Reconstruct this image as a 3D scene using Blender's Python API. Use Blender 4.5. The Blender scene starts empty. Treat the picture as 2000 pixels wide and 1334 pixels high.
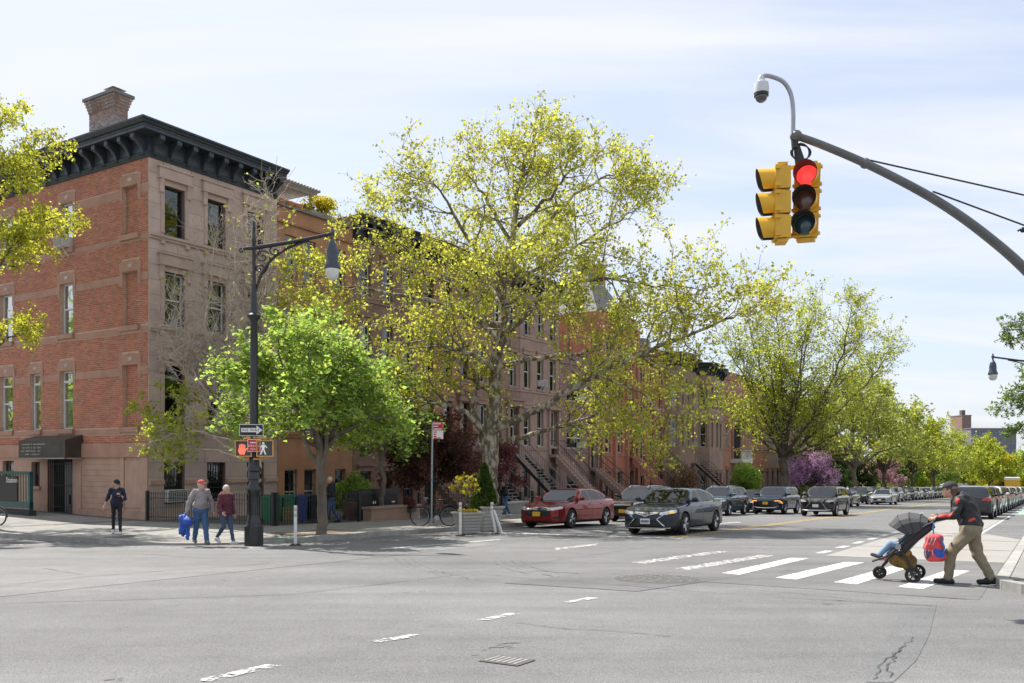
import bpy, bmesh, math, random
import numpy as np
from mathutils import Vector, Matrix
R = math.radians
# ---------------------------------------------------------------- camera, sky, sun, exposure
SC = bpy.context.scene
COL = SC.collection
FPX, HOR, KS, CAMH = 1700.0, 900.0, 0.031, 1.55          # focal length in photo pixels, level line, ground fall, eye height
cam_d = bpy.data.cameras.new('camera'); cam = bpy.data.objects.new('camera', cam_d); COL.objects.link(cam)
cam.location = (0, 0, CAMH); cam.rotation_euler = (R(90), 0, 0)
cam_d.sensor_width = 36; cam_d.lens = FPX/2000*36; cam_d.shift_y = (HOR-667)/2000
cam_d.clip_start = .1; cam_d.clip_end = 3000
SC.camera = cam
SUN_AZ = math.atan2(-.72, .69); SUN_EL = R(58)
world = bpy.data.worlds.new('World'); SC.world = world; world.use_nodes = True
wn, wl = world.node_tree.nodes, world.node_tree.links
wn.clear()
sky = wn.new('ShaderNodeTexSky'); sky.sky_type = 'NISHITA'; sky.sun_disc = False
sky.sun_elevation = SUN_EL; sky.sun_rotation = SUN_AZ; sky.air_density = 1.0; sky.dust_density = 1.6; sky.ozone_density = 1.0
tc = wn.new('ShaderNodeTexCoord')
sx = wn.new('ShaderNodeSeparateXYZ'); wl.new(tc.outputs['Generated'], sx.inputs[0])
mz = wn.new('ShaderNodeMath'); mz.operation = 'MAXIMUM'; wl.new(sx.outputs[2], mz.inputs[0]); mz.inputs[1].default_value = 0.0
az = wn.new('ShaderNodeMath'); az.operation = 'ADD'; wl.new(mz.outputs[0], az.inputs[0]); az.inputs[1].default_value = .16
dv = wn.new('ShaderNodeVectorMath'); dv.operation = 'DIVIDE'; wl.new(tc.outputs['Generated'], dv.inputs[0])
cb = wn.new('ShaderNodeCombineXYZ')
for i in range(3): wl.new(az.outputs[0], cb.inputs[i])
wl.new(cb.outputs[0], dv.inputs[1])
mp = wn.new('ShaderNodeMapping'); mp.inputs['Scale'].default_value = (.34, 1.25, 0); mp.inputs['Rotation'].default_value = (0, 0, R(-9))
wl.new(dv.outputs[0], mp.inputs[0])
nz = wn.new('ShaderNodeTexNoise'); nz.inputs['Scale'].default_value = 1.5; nz.inputs['Detail'].default_value = 7; nz.inputs['Roughness'].default_value = .55; nz.inputs['Distortion'].default_value = .5
wl.new(mp.outputs[0], nz.inputs['Vector'])
rp = wn.new('ShaderNodeValToRGB'); rp.color_ramp.elements[0].position = .40; rp.color_ramp.elements[1].position = .60
rp.color_ramp.elements[0].color = (.56,)*3+(1,); rp.color_ramp.elements[1].color = (1,)*3+(1,)
wl.new(nz.outputs['Fac'], rp.inputs[0])
mx = wn.new('ShaderNodeMix'); mx.data_type = 'RGBA'
wl.new(rp.outputs[0], mx.inputs['Factor']); 
sk2 = wn.new('ShaderNodeMix'); sk2.data_type = 'RGBA'; sk2.blend_type = 'MULTIPLY'; sk2.inputs['Factor'].default_value = 1; wl.new(sky.outputs[0], sk2.inputs['A']); sk2.inputs['B'].default_value = (.52, .555, .62, 1)
wl.new(sk2.outputs['Result'], mx.inputs['A']); mx.inputs['B'].default_value = (2.76, 2.86, 3.08, 1)
bg = wn.new('ShaderNodeBackground'); bg.inputs['Strength'].default_value = .12
wl.new(mx.outputs['Result'], bg.inputs[0])
wo = wn.new('ShaderNodeOutputWorld'); wl.new(bg.outputs[0], wo.inputs[0])
sun_d = bpy.data.lights.new('sun', 'SUN'); sun_d.energy = 2.8; sun_d.angle = R(.6); sun_d.color = (1, .95, .87)
sun = bpy.data.objects.new('sun', sun_d); COL.objects.link(sun)
sdir = Vector((math.sin(SUN_AZ)*math.cos(SUN_EL), math.cos(SUN_AZ)*math.cos(SUN_EL), math.sin(SUN_EL)))
sun.rotation_euler = sdir.to_track_quat('Z', 'Y').to_euler(); sun.location = (-20, 30, 60)
SC.view_settings.view_transform = 'Standard'; SC.view_settings.look = 'None'; SC.view_settings.gamma = 1
SC.view_settings.exposure = 1.48
SC.cycles.max_bounces = 8; SC.cycles.diffuse_bounces = 4; SC.cycles.glossy_bounces = 3; SC.cycles.transmission_bounces = 4
SC.cycles.transparent_max_bounces = 10; SC.cycles.sample_clamp_indirect = 6
# ---------------------------------------------------------------- frame of the street: s along it, t to the left of it
ANG = R(32); SA, CA = math.sin(ANG), math.cos(ANG); ROTZ = R(90)-ANG
def W(s, t, z=0.0): return Vector((s*SA-t*CA, s*CA+t*SA, z))
def gz(p): return -KS*p[1]
def ground(u, v, off=0.0):
    d = (CAMH-off)/((v-HOR)/FPX-KS); return Vector(((u-1000)/FPX*d, d, -KS*d+off))
def st_of(p): return p[0]*SA+p[1]*CA, -p[0]*CA+p[1]*SA
def s_at(u, t):
    r = (u-1000)/FPX; y = t/(SA-r*CA); return y*(r*SA+CA)
def z_at(u, v, t):
    r = (u-1000)/FPX; y = t/(SA-r*CA); return CAMH-(v-HOR)/FPX*y
TC, SCB, TR = 18.2, 14.4, 0.8                              # left kerb, side-street kerb, right kerb
def walk_rise(s, t):
    d = min(t-TC, s-SCB); q = max(0, 1-math.hypot(s-SCB-1.3, t-TC-1.3)/3.6); q = q*q*(3-2*q)
    return .15-.125*q+.02*max(0, min(d, 11))+(.035*max(0, min(t, 60)-29.5) if s < SCB+7.5 else 0)
def walk_z(p):
    s, t = st_of(p); return gz(p)+walk_rise(s, t)
def on_walk(s, t):
    p = W(s, t); p.z = walk_z(p); return p
def on_road(s, t):
    p = W(s, t); p.z = gz(p); return p
# ---------------------------------------------------------------- materials
MATS = {}
def pm(name, col, rough=.7, var=.18, scale=3.0, bump=.0, bscale=60, metal=0, spec=.5, island=.0, coat=0, emit=None, estr=0, detail=5, stretch=None, col2=None, objr=0):
    if name in MATS: return MATS[name]
    m = bpy.data.materials.new(name); m.use_nodes = True; n, l = m.node_tree.nodes, m.node_tree.links
    b = n['Principled BSDF']; b.inputs['Roughness'].default_value = rough; b.inputs['Metallic'].default_value = metal
    b.inputs['Specular IOR Level'].default_value = spec; b.inputs['Coat Weight'].default_value = coat; b.inputs['Coat Roughness'].default_value = .03
    t = n.new('ShaderNodeTexCoord'); vec = t.outputs['Object']
    if stretch:
        mp_ = n.new('ShaderNodeMapping'); mp_.inputs['Scale'].default_value = stretch; l.new(vec, mp_.inputs[0]); vec = mp_.outputs[0]
    nz_ = n.new('ShaderNodeTexNoise'); nz_.inputs['Scale'].default_value = scale; nz_.inputs['Detail'].default_value = detail; nz_.inputs['Roughness'].default_value = .6
    l.new(vec, nz_.inputs['Vector'])
    c0 = [max(0, c*(1-var)) for c in col]; c1 = list(col2) if col2 else [min(1, c*(1+var)) for c in col]
    rp_ = n.new('ShaderNodeValToRGB'); rp_.color_ramp.elements[0].position = .3; rp_.color_ramp.elements[1].position = .7
    rp_.color_ramp.elements[0].color = (*c0, 1); rp_.color_ramp.elements[1].color = (*c1, 1)
    l.new(nz_.outputs['Fac'], rp_.inputs[0]); out = rp_.outputs[0]
    if island:
        g = n.new('ShaderNodeNewGeometry'); hs = n.new('ShaderNodeHueSaturation')
        mr = n.new('ShaderNodeMapRange'); mr.inputs['To Min'].default_value = 1-island; mr.inputs['To Max'].default_value = 1+island
        l.new(g.outputs['Random Per Island'], mr.inputs[0]); l.new(mr.outputs[0], hs.inputs['Value'])
        mr2 = n.new('ShaderNodeMapRange'); mr2.inputs['To Min'].default_value = .5-island*.045; mr2.inputs['To Max'].default_value = .5+island*.045
        wv = n.new('ShaderNodeMath'); wv.operation = 'FRACT'; w2 = n.new('ShaderNodeMath'); w2.operation = 'MULTIPLY'; w2.inputs[1].default_value = 7.31
        l.new(g.outputs['Random Per Island'], w2.inputs[0]); l.new(w2.outputs[0], wv.inputs[0]); l.new(wv.outputs[0], mr2.inputs[0]); l.new(mr2.outputs[0], hs.inputs['Hue'])
        l.new(out, hs.inputs['Color']); out = hs.outputs[0]
    if objr:
        oi = n.new('ShaderNodeObjectInfo'); ho = n.new('ShaderNodeHueSaturation'); mo = n.new('ShaderNodeMapRange'); mo.inputs['To Min'].default_value = 1-objr; mo.inputs['To Max'].default_value = 1+objr
        l.new(oi.outputs['Random'], mo.inputs[0]); l.new(mo.outputs[0], ho.inputs['Value']); l.new(out, ho.inputs['Color']); out = ho.outputs[0]
    l.new(out, b.inputs['Base Color'])
    if bump:
        nb = n.new('ShaderNodeTexNoise'); nb.inputs['Scale'].default_value = bscale; nb.inputs['Detail'].default_value = 3
        l.new(vec, nb.inputs['Vector']); bp = n.new('ShaderNodeBump'); bp.inputs['Strength'].default_value = bump; bp.inputs['Distance'].default_value = .02
        l.new(nb.outputs['Fac'], bp.inputs['Height']); l.new(bp.outputs[0], b.inputs['Normal'])
    if emit:
        b.inputs['Emission Color'].default_value = (*emit, 1); b.inputs['Emission Strength'].default_value = estr
    MATS[name] = m; return m
def leafmat(name, col, trans, tw=.5, island=.35, rough=.65):
    if name in MATS: return MATS[name]
    m = bpy.data.materials.new(name); m.use_nodes = True; n, l = m.node_tree.nodes, m.node_tree.links
    b = n['Principled BSDF']; b.inputs['Roughness'].default_value = rough; b.inputs['Specular IOR Level'].default_value = .15
    g = n.new('ShaderNodeNewGeometry')
    tcl = n.new('ShaderNodeTexCoord'); ncl = n.new('ShaderNodeTexNoise'); ncl.inputs['Scale'].default_value = .9; ncl.inputs['Detail'].default_value = 3; l.new(tcl.outputs['Object'], ncl.inputs['Vector'])
    mcl = n.new('ShaderNodeMapRange'); mcl.inputs[1].default_value = .3; mcl.inputs[2].default_value = .7; mcl.inputs[3].default_value = .72; mcl.inputs[4].default_value = 1.2; l.new(ncl.outputs['Fac'], mcl.inputs[0])
    def vary(c):
        hs = n.new('ShaderNodeHueSaturation'); hs.inputs['Color'].default_value = (*c, 1)
        mr = n.new('ShaderNodeMapRange'); mr.inputs['To Min'].default_value = 1-island; mr.inputs['To Max'].default_value = 1+island
        mcm = n.new('ShaderNodeMath'); mcm.operation = 'MULTIPLY'; l.new(g.outputs['Random Per Island'], mr.inputs[0]); l.new(mr.outputs[0], mcm.inputs[0]); l.new(mcl.outputs[0], mcm.inputs[1]); l.new(mcm.outputs[0], hs.inputs['Value'])
        w2 = n.new('ShaderNodeMath'); w2.operation = 'MULTIPLY'; w2.inputs[1].default_value = 9.7
        wv = n.new('ShaderNodeMath'); wv.operation = 'FRACT'; l.new(g.outputs['Random Per Island'], w2.inputs[0]); l.new(w2.outputs[0], wv.inputs[0])
        m2 = n.new('ShaderNodeMapRange'); m2.inputs['To Min'].default_value = .475; m2.inputs['To Max'].default_value = .52
        l.new(wv.outputs[0], m2.inputs[0]); l.new(m2.outputs[0], hs.inputs['Hue']); return hs.outputs[0]
    l.new(vary(col), b.inputs['Base Color'])
    t = n.new('ShaderNodeBsdfTranslucent'); l.new(vary(trans), t.inputs['Color'])
    mx_ = n.new('ShaderNodeMixShader'); mx_.inputs[0].default_value = tw
    l.new(b.outputs[0], mx_.inputs[1]); l.new(t.outputs[0], mx_.inputs[2]); l.new(mx_.outputs[0], n['Material Output'].inputs[0])
    MATS[name] = m; return m
def glassmat(name, tint=(.8, .85, .85), refl=.10, body=.35, top=.62):
    """thin window glass: part see-through, part mirror, more mirror at grazing angles"""
    if name in MATS: return MATS[name]
    m = bpy.data.materials.new(name); m.use_nodes = True; n, l = m.node_tree.nodes, m.node_tree.links
    n.remove(n['Principled BSDF'])
    tr = n.new('ShaderNodeBsdfTransparent'); tr.inputs[0].default_value = (*[c*(1-body) for c in tint], 1)
    gl = n.new('ShaderNodeBsdfGlossy'); gl.inputs['Roughness'].default_value = .02; gl.inputs[0].default_value = (.9, .93, .95, 1)
    nt = n.new('ShaderNodeTexNoise'); nt.inputs['Scale'].default_value = 1.3; nt.inputs['Detail'].default_value = 1
    tcn = n.new('ShaderNodeTexCoord'); l.new(tcn.outputs['Object'], nt.inputs['Vector'])
    bp = n.new('ShaderNodeBump'); bp.inputs['Strength'].default_value = .09; bp.inputs['Distance'].default_value = .1; l.new(nt.outputs['Fac'], bp.inputs['Height']); l.new(bp.outputs[0], gl.inputs['Normal'])
    lw = n.new('ShaderNodeLayerWeight'); lw.inputs[0].default_value = .35
    mr = n.new('ShaderNodeMapRange'); mr.inputs['To Min'].default_value = refl; mr.inputs['To Max'].default_value = top
    l.new(lw.outputs['Fresnel'], mr.inputs[0])
    mx_ = n.new('ShaderNodeMixShader'); l.new(mr.outputs[0], mx_.inputs[0]); l.new(tr.outputs[0], mx_.inputs[1]); l.new(gl.outputs[0], mx_.inputs[2])
    l.new(mx_.outputs[0], n['Material Output'].inputs[0])
    MATS[name] = m; return m
# ---------------------------------------------------------------- object helpers
def tag(o, label=None, cat=None, group=None, kind=None):
    if label: o['label'] = label
    if cat: o['category'] = cat
    if group: o['group'] = group
    if kind: o['kind'] = kind
    return o
def empty(name, loc=(0, 0, 0), rz=0.0, label=None, cat=None, group=None):
    o = bpy.data.objects.new(name, None); COL.objects.link(o); o.location = loc; o.rotation_euler = (0, 0, rz); o.empty_display_size = .2
    return tag(o, label, cat, group)
def link(name, me, parent=None, mat=None):
    o = bpy.data.objects.new(name, me); COL.objects.link(o)
    if parent is not None: o.parent = parent
    if mat is not None and not me.materials: me.materials.append(mat)
    return o
def smooth_mesh(me, ang=40):
    me.polygons.foreach_set('use_smooth', np.ones(len(me.polygons), bool))
    me.set_sharp_from_angle(angle=R(ang))
def np_mesh(name, V, Fq, smooth=False):
    """quads (n,4) or tris (n,3) arrays to a mesh, quickly"""
    V = np.asarray(V, np.float32); Fq = np.asarray(Fq, np.int32); k = Fq.shape[1]
    me = bpy.data.meshes.new(name); me.vertices.add(len(V)); me.vertices.foreach_set('co', V.ravel())
    me.loops.add(Fq.size); me.loops.foreach_set('vertex_index', Fq.ravel())
    me.polygons.add(len(Fq)); me.polygons.foreach_set('loop_start', np.arange(0, Fq.size, k, dtype=np.int32))
    me.update(calc_edges=True)
    if smooth: me.polygons.foreach_set('use_smooth', np.ones(len(Fq), bool))
    return me
class MB:
    def __init__(s): s.v = []; s.f = []; s.m = []; s.cm = 0
    def add(s, vs, fs):
        b = len(s.v); s.v += [tuple(v) for v in vs]
        for f in fs: s.f.append([b+i for i in f]); s.m.append(s.cm)
        return s
    def box(s, x0, x1, y0, y1, z0, z1, P=None):
        vs = [(x0, y0, z0), (x1, y0, z0), (x1, y1, z0), (x0, y1, z0), (x0, y0, z1), (x1, y0, z1), (x1, y1, z1), (x0, y1, z1)]
        if P: vs = [P(*v) for v in vs]
        return s.add(vs, [(0, 3, 2, 1), (4, 5, 6, 7), (0, 1, 5, 4), (1, 2, 6, 5), (2, 3, 7, 6), (3, 0, 4, 7)])
    def obox(s, c, size, M):
        hx, hy, hz = [k/2 for k in size]; c = Vector(c)
        vs = [c+M@Vector((a*hx, b*hy, d*hz)) for d in (-1, 1) for a, b in ((-1, -1), (1, -1), (1, 1), (-1, 1))]
        return s.add(vs, [(0, 3, 2, 1), (4, 5, 6, 7), (0, 1, 5, 4), (1, 2, 6, 5), (2, 3, 7, 6), (3, 0, 4, 7)])
    def quad(s, a, b, c, d): return s.add([a, b, c, d], [(0, 1, 2, 3)])
    def prism(s, poly, y0, y1, P=None, axis='y'):
        """poly of (x,z) pushed along y, or of (x,y) pushed along z"""
        n = len(poly)
        if axis == 'y': vs = [(a, y0, b) for a, b in poly]+[(a, y1, b) for a, b in poly]
        elif axis == 'z': vs = [(a, b, y0) for a, b in poly]+[(a, b, y1) for a, b in poly]
        else: vs = [(y0, a, b) for a, b in poly]+[(y1, a, b) for a, b in poly]
        if P: vs = [P(*v) for v in vs]
        return s.add(vs, [tuple(range(n))[::-1], tuple(range(n, 2*n))]+[(i, (i+1) % n, n+(i+1) % n, n+i) for i in range(n)])
    def tube(s, pts, r, k=6, cap=True, closed=False):
        pts = [Vector(p) for p in pts]; n = len(pts); rr = r if hasattr(r, '__len__') else [r]*n
        vs = []; up = Vector((0, 0, 1))
        prev = None
        for i, p in enumerate(pts):
            a = pts[(i-1) % n] if (closed or i > 0) else p; b = pts[(i+1) % n] if (closed or i < n-1) else p
            d = (b-a).normalized() if (b-a).length > 1e-9 else Vector((0, 0, 1))
            if prev is None: x = d.cross(up if abs(d.z) < .95 else Vector((1, 0, 0))).normalized()
            else: x = (prev-d*prev.dot(d)); x = x.normalized() if x.length > 1e-6 else d.cross(up).normalized()
            prev = x; y = d.cross(x)
            vs += [p+(x*math.cos(2*math.pi*j/k)+y*math.sin(2*math.pi*j/k))*rr[i] for j in range(k)]
        fs = []
        for i in range(n if closed else n-1):
            i2 = (i+1) % n
            fs += [(i*k+j, i*k+(j+1) % k, i2*k+(j+1) % k, i2*k+j) for j in range(k)]
        if cap and not closed: fs += [tuple(range(k))[::-1], tuple(range((n-1)*k, n*k))]
        return s.add(vs, fs)
    def lathe(s, prof, k=16, c=(0, 0, 0), M=None, cap=True):
        """prof of (r,z) turned round z"""
        vs = []; c = Vector(c)
        for r, z in prof:
            for j in range(k):
                v = Vector((r*math.cos(2*math.pi*j/k), r*math.sin(2*math.pi*j/k), z)); vs.append(c+(M@v if M else v))
        n = len(prof); fs = [(i*k+j, i*k+(j+1) % k, (i+1)*k+(j+1) % k, (i+1)*k+j) for i in range(n-1) for j in range(k)]
        if cap: fs += [tuple(range(k))[::-1], tuple(range((n-1)*k, n*k))]
        return s.add(vs, fs)
    def ball(s, c, r, k=12, h=8, sc=(1, 1, 1), M=None):
        prof = [(max(1e-4, math.sin(math.pi*i/h))*r, -math.cos(math.pi*i/h)*r) for i in range(h+1)]
        vs = []; c = Vector(c)
        for a, z in prof:
            for j in range(k):
                v = Vector((a*math.cos(2*math.pi*j/k)*sc[0], a*math.sin(2*math.pi*j/k)*sc[1], z*sc[2])); vs.append(c+(M@v if M else v))
        return s.add(vs, [(i*k+j, i*k+(j+1) % k, (i+1)*k+(j+1) % k, (i+1)*k+j) for i in range(h) for j in range(k)])
    def mesh(s, name, mats=(), smooth=None, fix=True):
        me = bpy.data.meshes.new(name); me.from_pydata(s.v, [], s.f)
        for m in (mats if isinstance(mats, (list, tuple)) else [mats]): me.materials.append(m)
        if any(s.m): me.polygons.foreach_set('material_index', s.m)
        if fix and len(s.f) < 30000:
            bm = bmesh.new(); bm.from_mesh(me); bmesh.ops.recalc_face_normals(bm, faces=bm.faces); bm.to_mesh(me); bm.free()
        if smooth: smooth_mesh(me, smooth)
        me.update(); return me
    def build(s, name, mats, parent=None, smooth=None, fix=True): return link(name, s.mesh(name, mats, smooth, fix), parent)
def copy_tree(o, parent=None):
    c = o.copy(); COL.objects.link(c); c.parent = parent
    for ch in o.children: copy_tree(ch, c)
    return c
def text_mesh(body, size, align='CENTER', font_scale=(1, 1), ext=.002):
    cu = bpy.data.curves.new('lettering', 'FONT'); cu.body = body; cu.size = size; cu.align_x = align; cu.align_y = 'CENTER'; cu.extrude = ext; cu.resolution_u = 2
    o = bpy.data.objects.new('lettering', cu); COL.objects.link(o)
    dg = bpy.context.evaluated_depsgraph_get(); dg.update()
    me = bpy.data.meshes.new_from_object(o.evaluated_get(dg)); bpy.data.objects.remove(o); bpy.data.curves.remove(cu)
    me.transform(Matrix.Diagonal((font_scale[0], font_scale[1], 1, 1))); me.materials.clear()
    return me
def bez(p0, p1, p2, p3, n):
    p0, p1, p2, p3 = map(Vector, (p0, p1, p2, p3)); o = []
    for i in range(n+1):
        t = i/n; a = 1-t; o.append(p0*a**3+p1*3*a*a*t+p2*3*a*t*t+p3*t**3)
    return o
def smoothline(pts, n=4):
    """Catmull-Rom through pts"""
    P = [Vector(p) for p in pts]; P = [P[0]*2-P[1]]+P+[P[-1]*2-P[-2]]; o = []
    for i in range(1, len(P)-2):
        for j in range(n):
            t = j/n; a, b, c, d = P[i-1:i+3]
            o.append(.5*((2*b)+(c-a)*t+(2*a-5*b+4*c-d)*t*t+(3*b-a-3*c+d)*t**3))
    o.append(P[-2]); return o
# ---------------------------------------------------------------- implicit surfaces (for car bodies, people, cloth)
def surface_nets(D, lo, h):
    s = D < 0
    c = [s[:-1, :-1, :-1], s[1:, :-1, :-1], s[:-1, 1:, :-1], s[1:, 1:, :-1], s[:-1, :-1, 1:], s[1:, :-1, 1:], s[:-1, 1:, 1:], s[1:, 1:, 1:]]
    anyv = c[0].copy(); allv = c[0].copy()
    for q in c[1:]: anyv |= q; allv &= q
    act = anyv & ~allv; I = np.argwhere(act); idx = -np.ones(act.shape, np.int64); idx[act] = np.arange(len(I))
    offs = np.array([[0, 0, 0], [1, 0, 0], [0, 1, 0], [1, 1, 0], [0, 0, 1], [1, 0, 1], [0, 1, 1], [1, 1, 1]])
    val = np.stack([D[I[:, 0]+o[0], I[:, 1]+o[1], I[:, 2]+o[2]] for o in offs], 1)
    acc = np.zeros((len(I), 3)); cnt = np.zeros(len(I))
    for a, b in ((0, 1), (2, 3), (4, 5), (6, 7), (0, 2), (1, 3), (4, 6), (5, 7), (0, 4), (1, 5), (2, 6), (3, 7)):
        m = (val[:, a] < 0) != (val[:, b] < 0); t = np.where(m, val[:, a]/np.where(m, val[:, a]-val[:, b], 1), 0)
        p = offs[a]+(offs[b]-offs[a])*t[:, None]; acc += p*m[:, None]; cnt += m
    V = (I+acc/cnt[:, None])*h+np.asarray(lo)
    Q = []
    for ax in range(3):
        o1, o2 = [(1, 2), (2, 0), (0, 1)][ax]
        sl = [slice(None)]*3; sl2 = [slice(None)]*3; sl[ax] = slice(0, -1); sl2[ax] = slice(1, None)
        A, B = s[tuple(sl)], s[tuple(sl2)]; E = np.argwhere(A != B)
        E = E[(E[:, o1] > 0) & (E[:, o2] > 0) & (E[:, o1] < s.shape[o1]-1) & (E[:, o2] < s.shape[o2]-1)]
        e1 = np.zeros(3, int); e1[o1] = 1; e2 = np.zeros(3, int); e2[o2] = 1
        g = lambda K: idx[K[:, 0], K[:, 1], K[:, 2]]
        q = np.stack([g(E-e1-e2), g(E-e2), g(E), g(E-e1)], 1)
        fl = A[E[:, 0], E[:, 1], E[:, 2]]; q[~fl] = q[~fl][:, ::-1]; Q.append(q)
    Q = np.concatenate(Q); return V, Q[(Q >= 0).all(1)]
class Field:
    def __init__(s, lo, hi, h):
        s.lo = np.array(lo, float); s.h = h; n = np.ceil((np.array(hi)-s.lo)/h).astype(int)+1
        s.ax = [s.lo[i]+np.arange(n[i])*h for i in range(3)]; s.D = np.full(n, .15, np.float32)
    def _sub(s, lo, hi):
        sl = []
        for i in range(3):
            a = int(max(0, math.floor((lo[i]-s.lo[i])/s.h))); b = int(min(len(s.ax[i]), math.ceil((hi[i]-s.lo[i])/s.h)+1)); sl.append(slice(a, max(a+1, b)))
        X = s.ax[0][sl[0]][:, None, None]; Y = s.ax[1][sl[1]][None, :, None]; Z = s.ax[2][sl[2]][None, None, :]
        return tuple(sl), X, Y, Z
    def _min(s, sl, d, k):
        a = s.D[sl]
        if k > 0:
            hh = np.clip(.5+.5*(a-d)/k, 0, 1); s.D[sl] = a+(d-a)*hh-k*hh*(1-hh)
        else: s.D[sl] = np.minimum(a, d)
    def cap(s, a, b, ra, rb=None, k=.02, sub=False):
        rb = ra if rb is None else rb; a = np.array(a, float); b = np.array(b, float); m = max(ra, rb)+k+.05
        sl, X, Y, Z = s._sub(np.minimum(a, b)-m, np.maximum(a, b)+m); ab = b-a; L = max(ab@ab, 1e-9)
        t = np.clip(((X-a[0])*ab[0]+(Y-a[1])*ab[1]+(Z-a[2])*ab[2])/L, 0, 1)
        d = np.sqrt((X-a[0]-t*ab[0])**2+(Y-a[1]-t*ab[1])**2+(Z-a[2]-t*ab[2])**2)-(ra+(rb-ra)*t)
        if sub: s.D[sl] = np.maximum(s.D[sl], -d)
        else: s._min(sl, d.astype(np.float32), k)
        return s
    def ell(s, c, r, k=.02, M=None):
        c = np.array(c, float); r = np.array(r, float); m = r.max()+k+.05; sl, X, Y, Z = s._sub(c-m, c+m)
        X, Y, Z = X-c[0], Y-c[1], Z-c[2]
        if M is not None:
            M = np.array(M).T; X, Y, Z = (M[i, 0]*X+M[i, 1]*Y+M[i, 2]*Z for i in range(3))
        q = np.sqrt((X/r[0])**2+(Y/r[1])**2+(Z/r[2])**2); q2 = np.sqrt((X/r[0]**2)**2+(Y/r[1]**2)**2+(Z/r[2]**2)**2)
        s._min(sl, (q*(q-1)/np.maximum(q2, 1e-6)).astype(np.float32), k); return s
    def clip_below(s, fn):
        X, Y, Z = s.ax[0][:, None, None], s.ax[1][None, :, None], s.ax[2][None, None, :]; s.D = np.maximum(s.D, fn(X, Y, Z).astype(np.float32)); return s
    def mesh(s, name, mat, ang=None):
        V, Q = surface_nets(s.D, s.lo, s.h); me = np_mesh(name, V, Q, True); me.materials.append(mat); return me
def sd_poly(px, py, poly):
    px, py = np.broadcast_arrays(px, py); d = np.full(px.shape, 1e9); ins = np.zeros(px.shape, bool); n = len(poly)
    for i in range(n):
        ax, ay = poly[i]; bx, by = poly[(i+1) % n]; ex, ey = bx-ax, by-ay; wx, wy = px-ax, py-ay
        t = np.clip((wx*ex+wy*ey)/(ex*ex+ey*ey+1e-12), 0, 1); d = np.minimum(d, (wx-ex*t)**2+(wy-ey*t)**2)
        c = (ay > py) != (by > py)
        with np.errstate(all='ignore'): ins ^= c & (px < (bx-ax)*(py-ay)/(by-ay+1e-12)+ax)
    return np.where(ins, -1, 1)*np.sqrt(d)
def in_poly(px, py, poly): return sd_poly(px, py, poly) < 0
# ================================================================ the ground
def paintmat(name, col, wear=.45, scale=9):
    m = pm(name, col, .75, .08, 6); n, l = m.node_tree.nodes, m.node_tree.links
    t = n.new('ShaderNodeTexCoord'); a = n.new('ShaderNodeTexNoise'); a.inputs['Scale'].default_value = scale; a.inputs['Detail'].default_value = 8; a.inputs['Roughness'].default_value = .75
    l.new(t.outputs['Object'], a.inputs['Vector'])
    r = n.new('ShaderNodeMapRange'); r.inputs['From Min'].default_value = wear-.05; r.inputs['From Max'].default_value = wear+.04; l.new(a.outputs['Fac'], r.inputs[0])
    tr = n.new('ShaderNodeBsdfTransparent'); mx_ = n.new('ShaderNodeMixShader'); l.new(r.outputs[0], mx_.inputs[0]); l.new(tr.outputs[0], mx_.inputs[1]); l.new(n['Principled BSDF'].outputs[0], mx_.inputs[2])
    l.new(mx_.outputs[0], n['Material Output'].inputs[0]); return m
def asphalt(name, base, agg=.5, warm=0):
    m = bpy.data.materials.new(name); m.use_nodes = True; n, l = m.node_tree.nodes, m.node_tree.links; b = n['Principled BSDF']; b.inputs['Roughness'].default_value = .88; b.inputs['Specular IOR Level'].default_value = .3
    t = n.new('ShaderNodeTexCoord')
    def noise(sc, det, ro=.6, st=None):
        a = n.new('ShaderNodeTexNoise'); a.inputs['Scale'].default_value = sc; a.inputs['Detail'].default_value = det; a.inputs['Roughness'].default_value = ro
        if st:
            q = n.new('ShaderNodeMapping'); q.inputs['Scale'].default_value = st; q.inputs['Rotation'].default_value = (0, 0, -ROTZ); l.new(t.outputs['Object'], q.inputs[0]); l.new(q.outputs[0], a.inputs['Vector'])
        else: l.new(t.outputs['Object'], a.inputs['Vector'])
        return a.outputs['Fac']
    def mapr(x, a, c, d, e):
        q = n.new('ShaderNodeMapRange'); q.inputs[1].default_value = a; q.inputs[2].default_value = c; q.inputs[3].default_value = d; q.inputs[4].default_value = e; l.new(x, q.inputs[0]); return q.outputs[0]
    def mul(x, y):
        q = n.new('ShaderNodeMath'); q.operation = 'MULTIPLY'; l.new(x, q.inputs[0]); l.new(y, q.inputs[1]); return q.outputs[0]
    v = mul(mul(mul(mapr(noise(.16, 4), .3, .7, .82, 1.14), mapr(noise(1.6, 7, .75), .3, .7, .88, 1.1)), mapr(noise(.5, 4, .6, (.1, 1.6, 1)), .3, .7, .8, 1.12)), mapr(noise(55, 3, .8), .3, .7, 1-agg*.5, 1+agg*.5))
    v = mul(v, mapr(noise(160, 1, .5), .35, .65, 1-agg*.3, 1+agg*.3))
    c = n.new('ShaderNodeVectorMath'); c.operation = 'SCALE'; c.inputs[0].default_value = (base*(1+warm), base, base*(1.0-warm)); l.new(v, c.inputs['Scale']); l.new(c.outputs[0], b.inputs['Base Color'])
    bp = n.new('ShaderNodeBump'); bp.inputs['Strength'].default_value = .35; bp.inputs['Distance'].default_value = .01; l.new(noise(90, 2), bp.inputs['Height']); l.new(bp.outputs[0], b.inputs['Normal'])
    MATS[name] = m; return m
M_ROAD = asphalt('asphalt', .16, .95, .004)
M_CONC = pm('concrete', (.40, .38, .345), .85, .12, 1.2, bump=.2, bscale=60)
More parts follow.
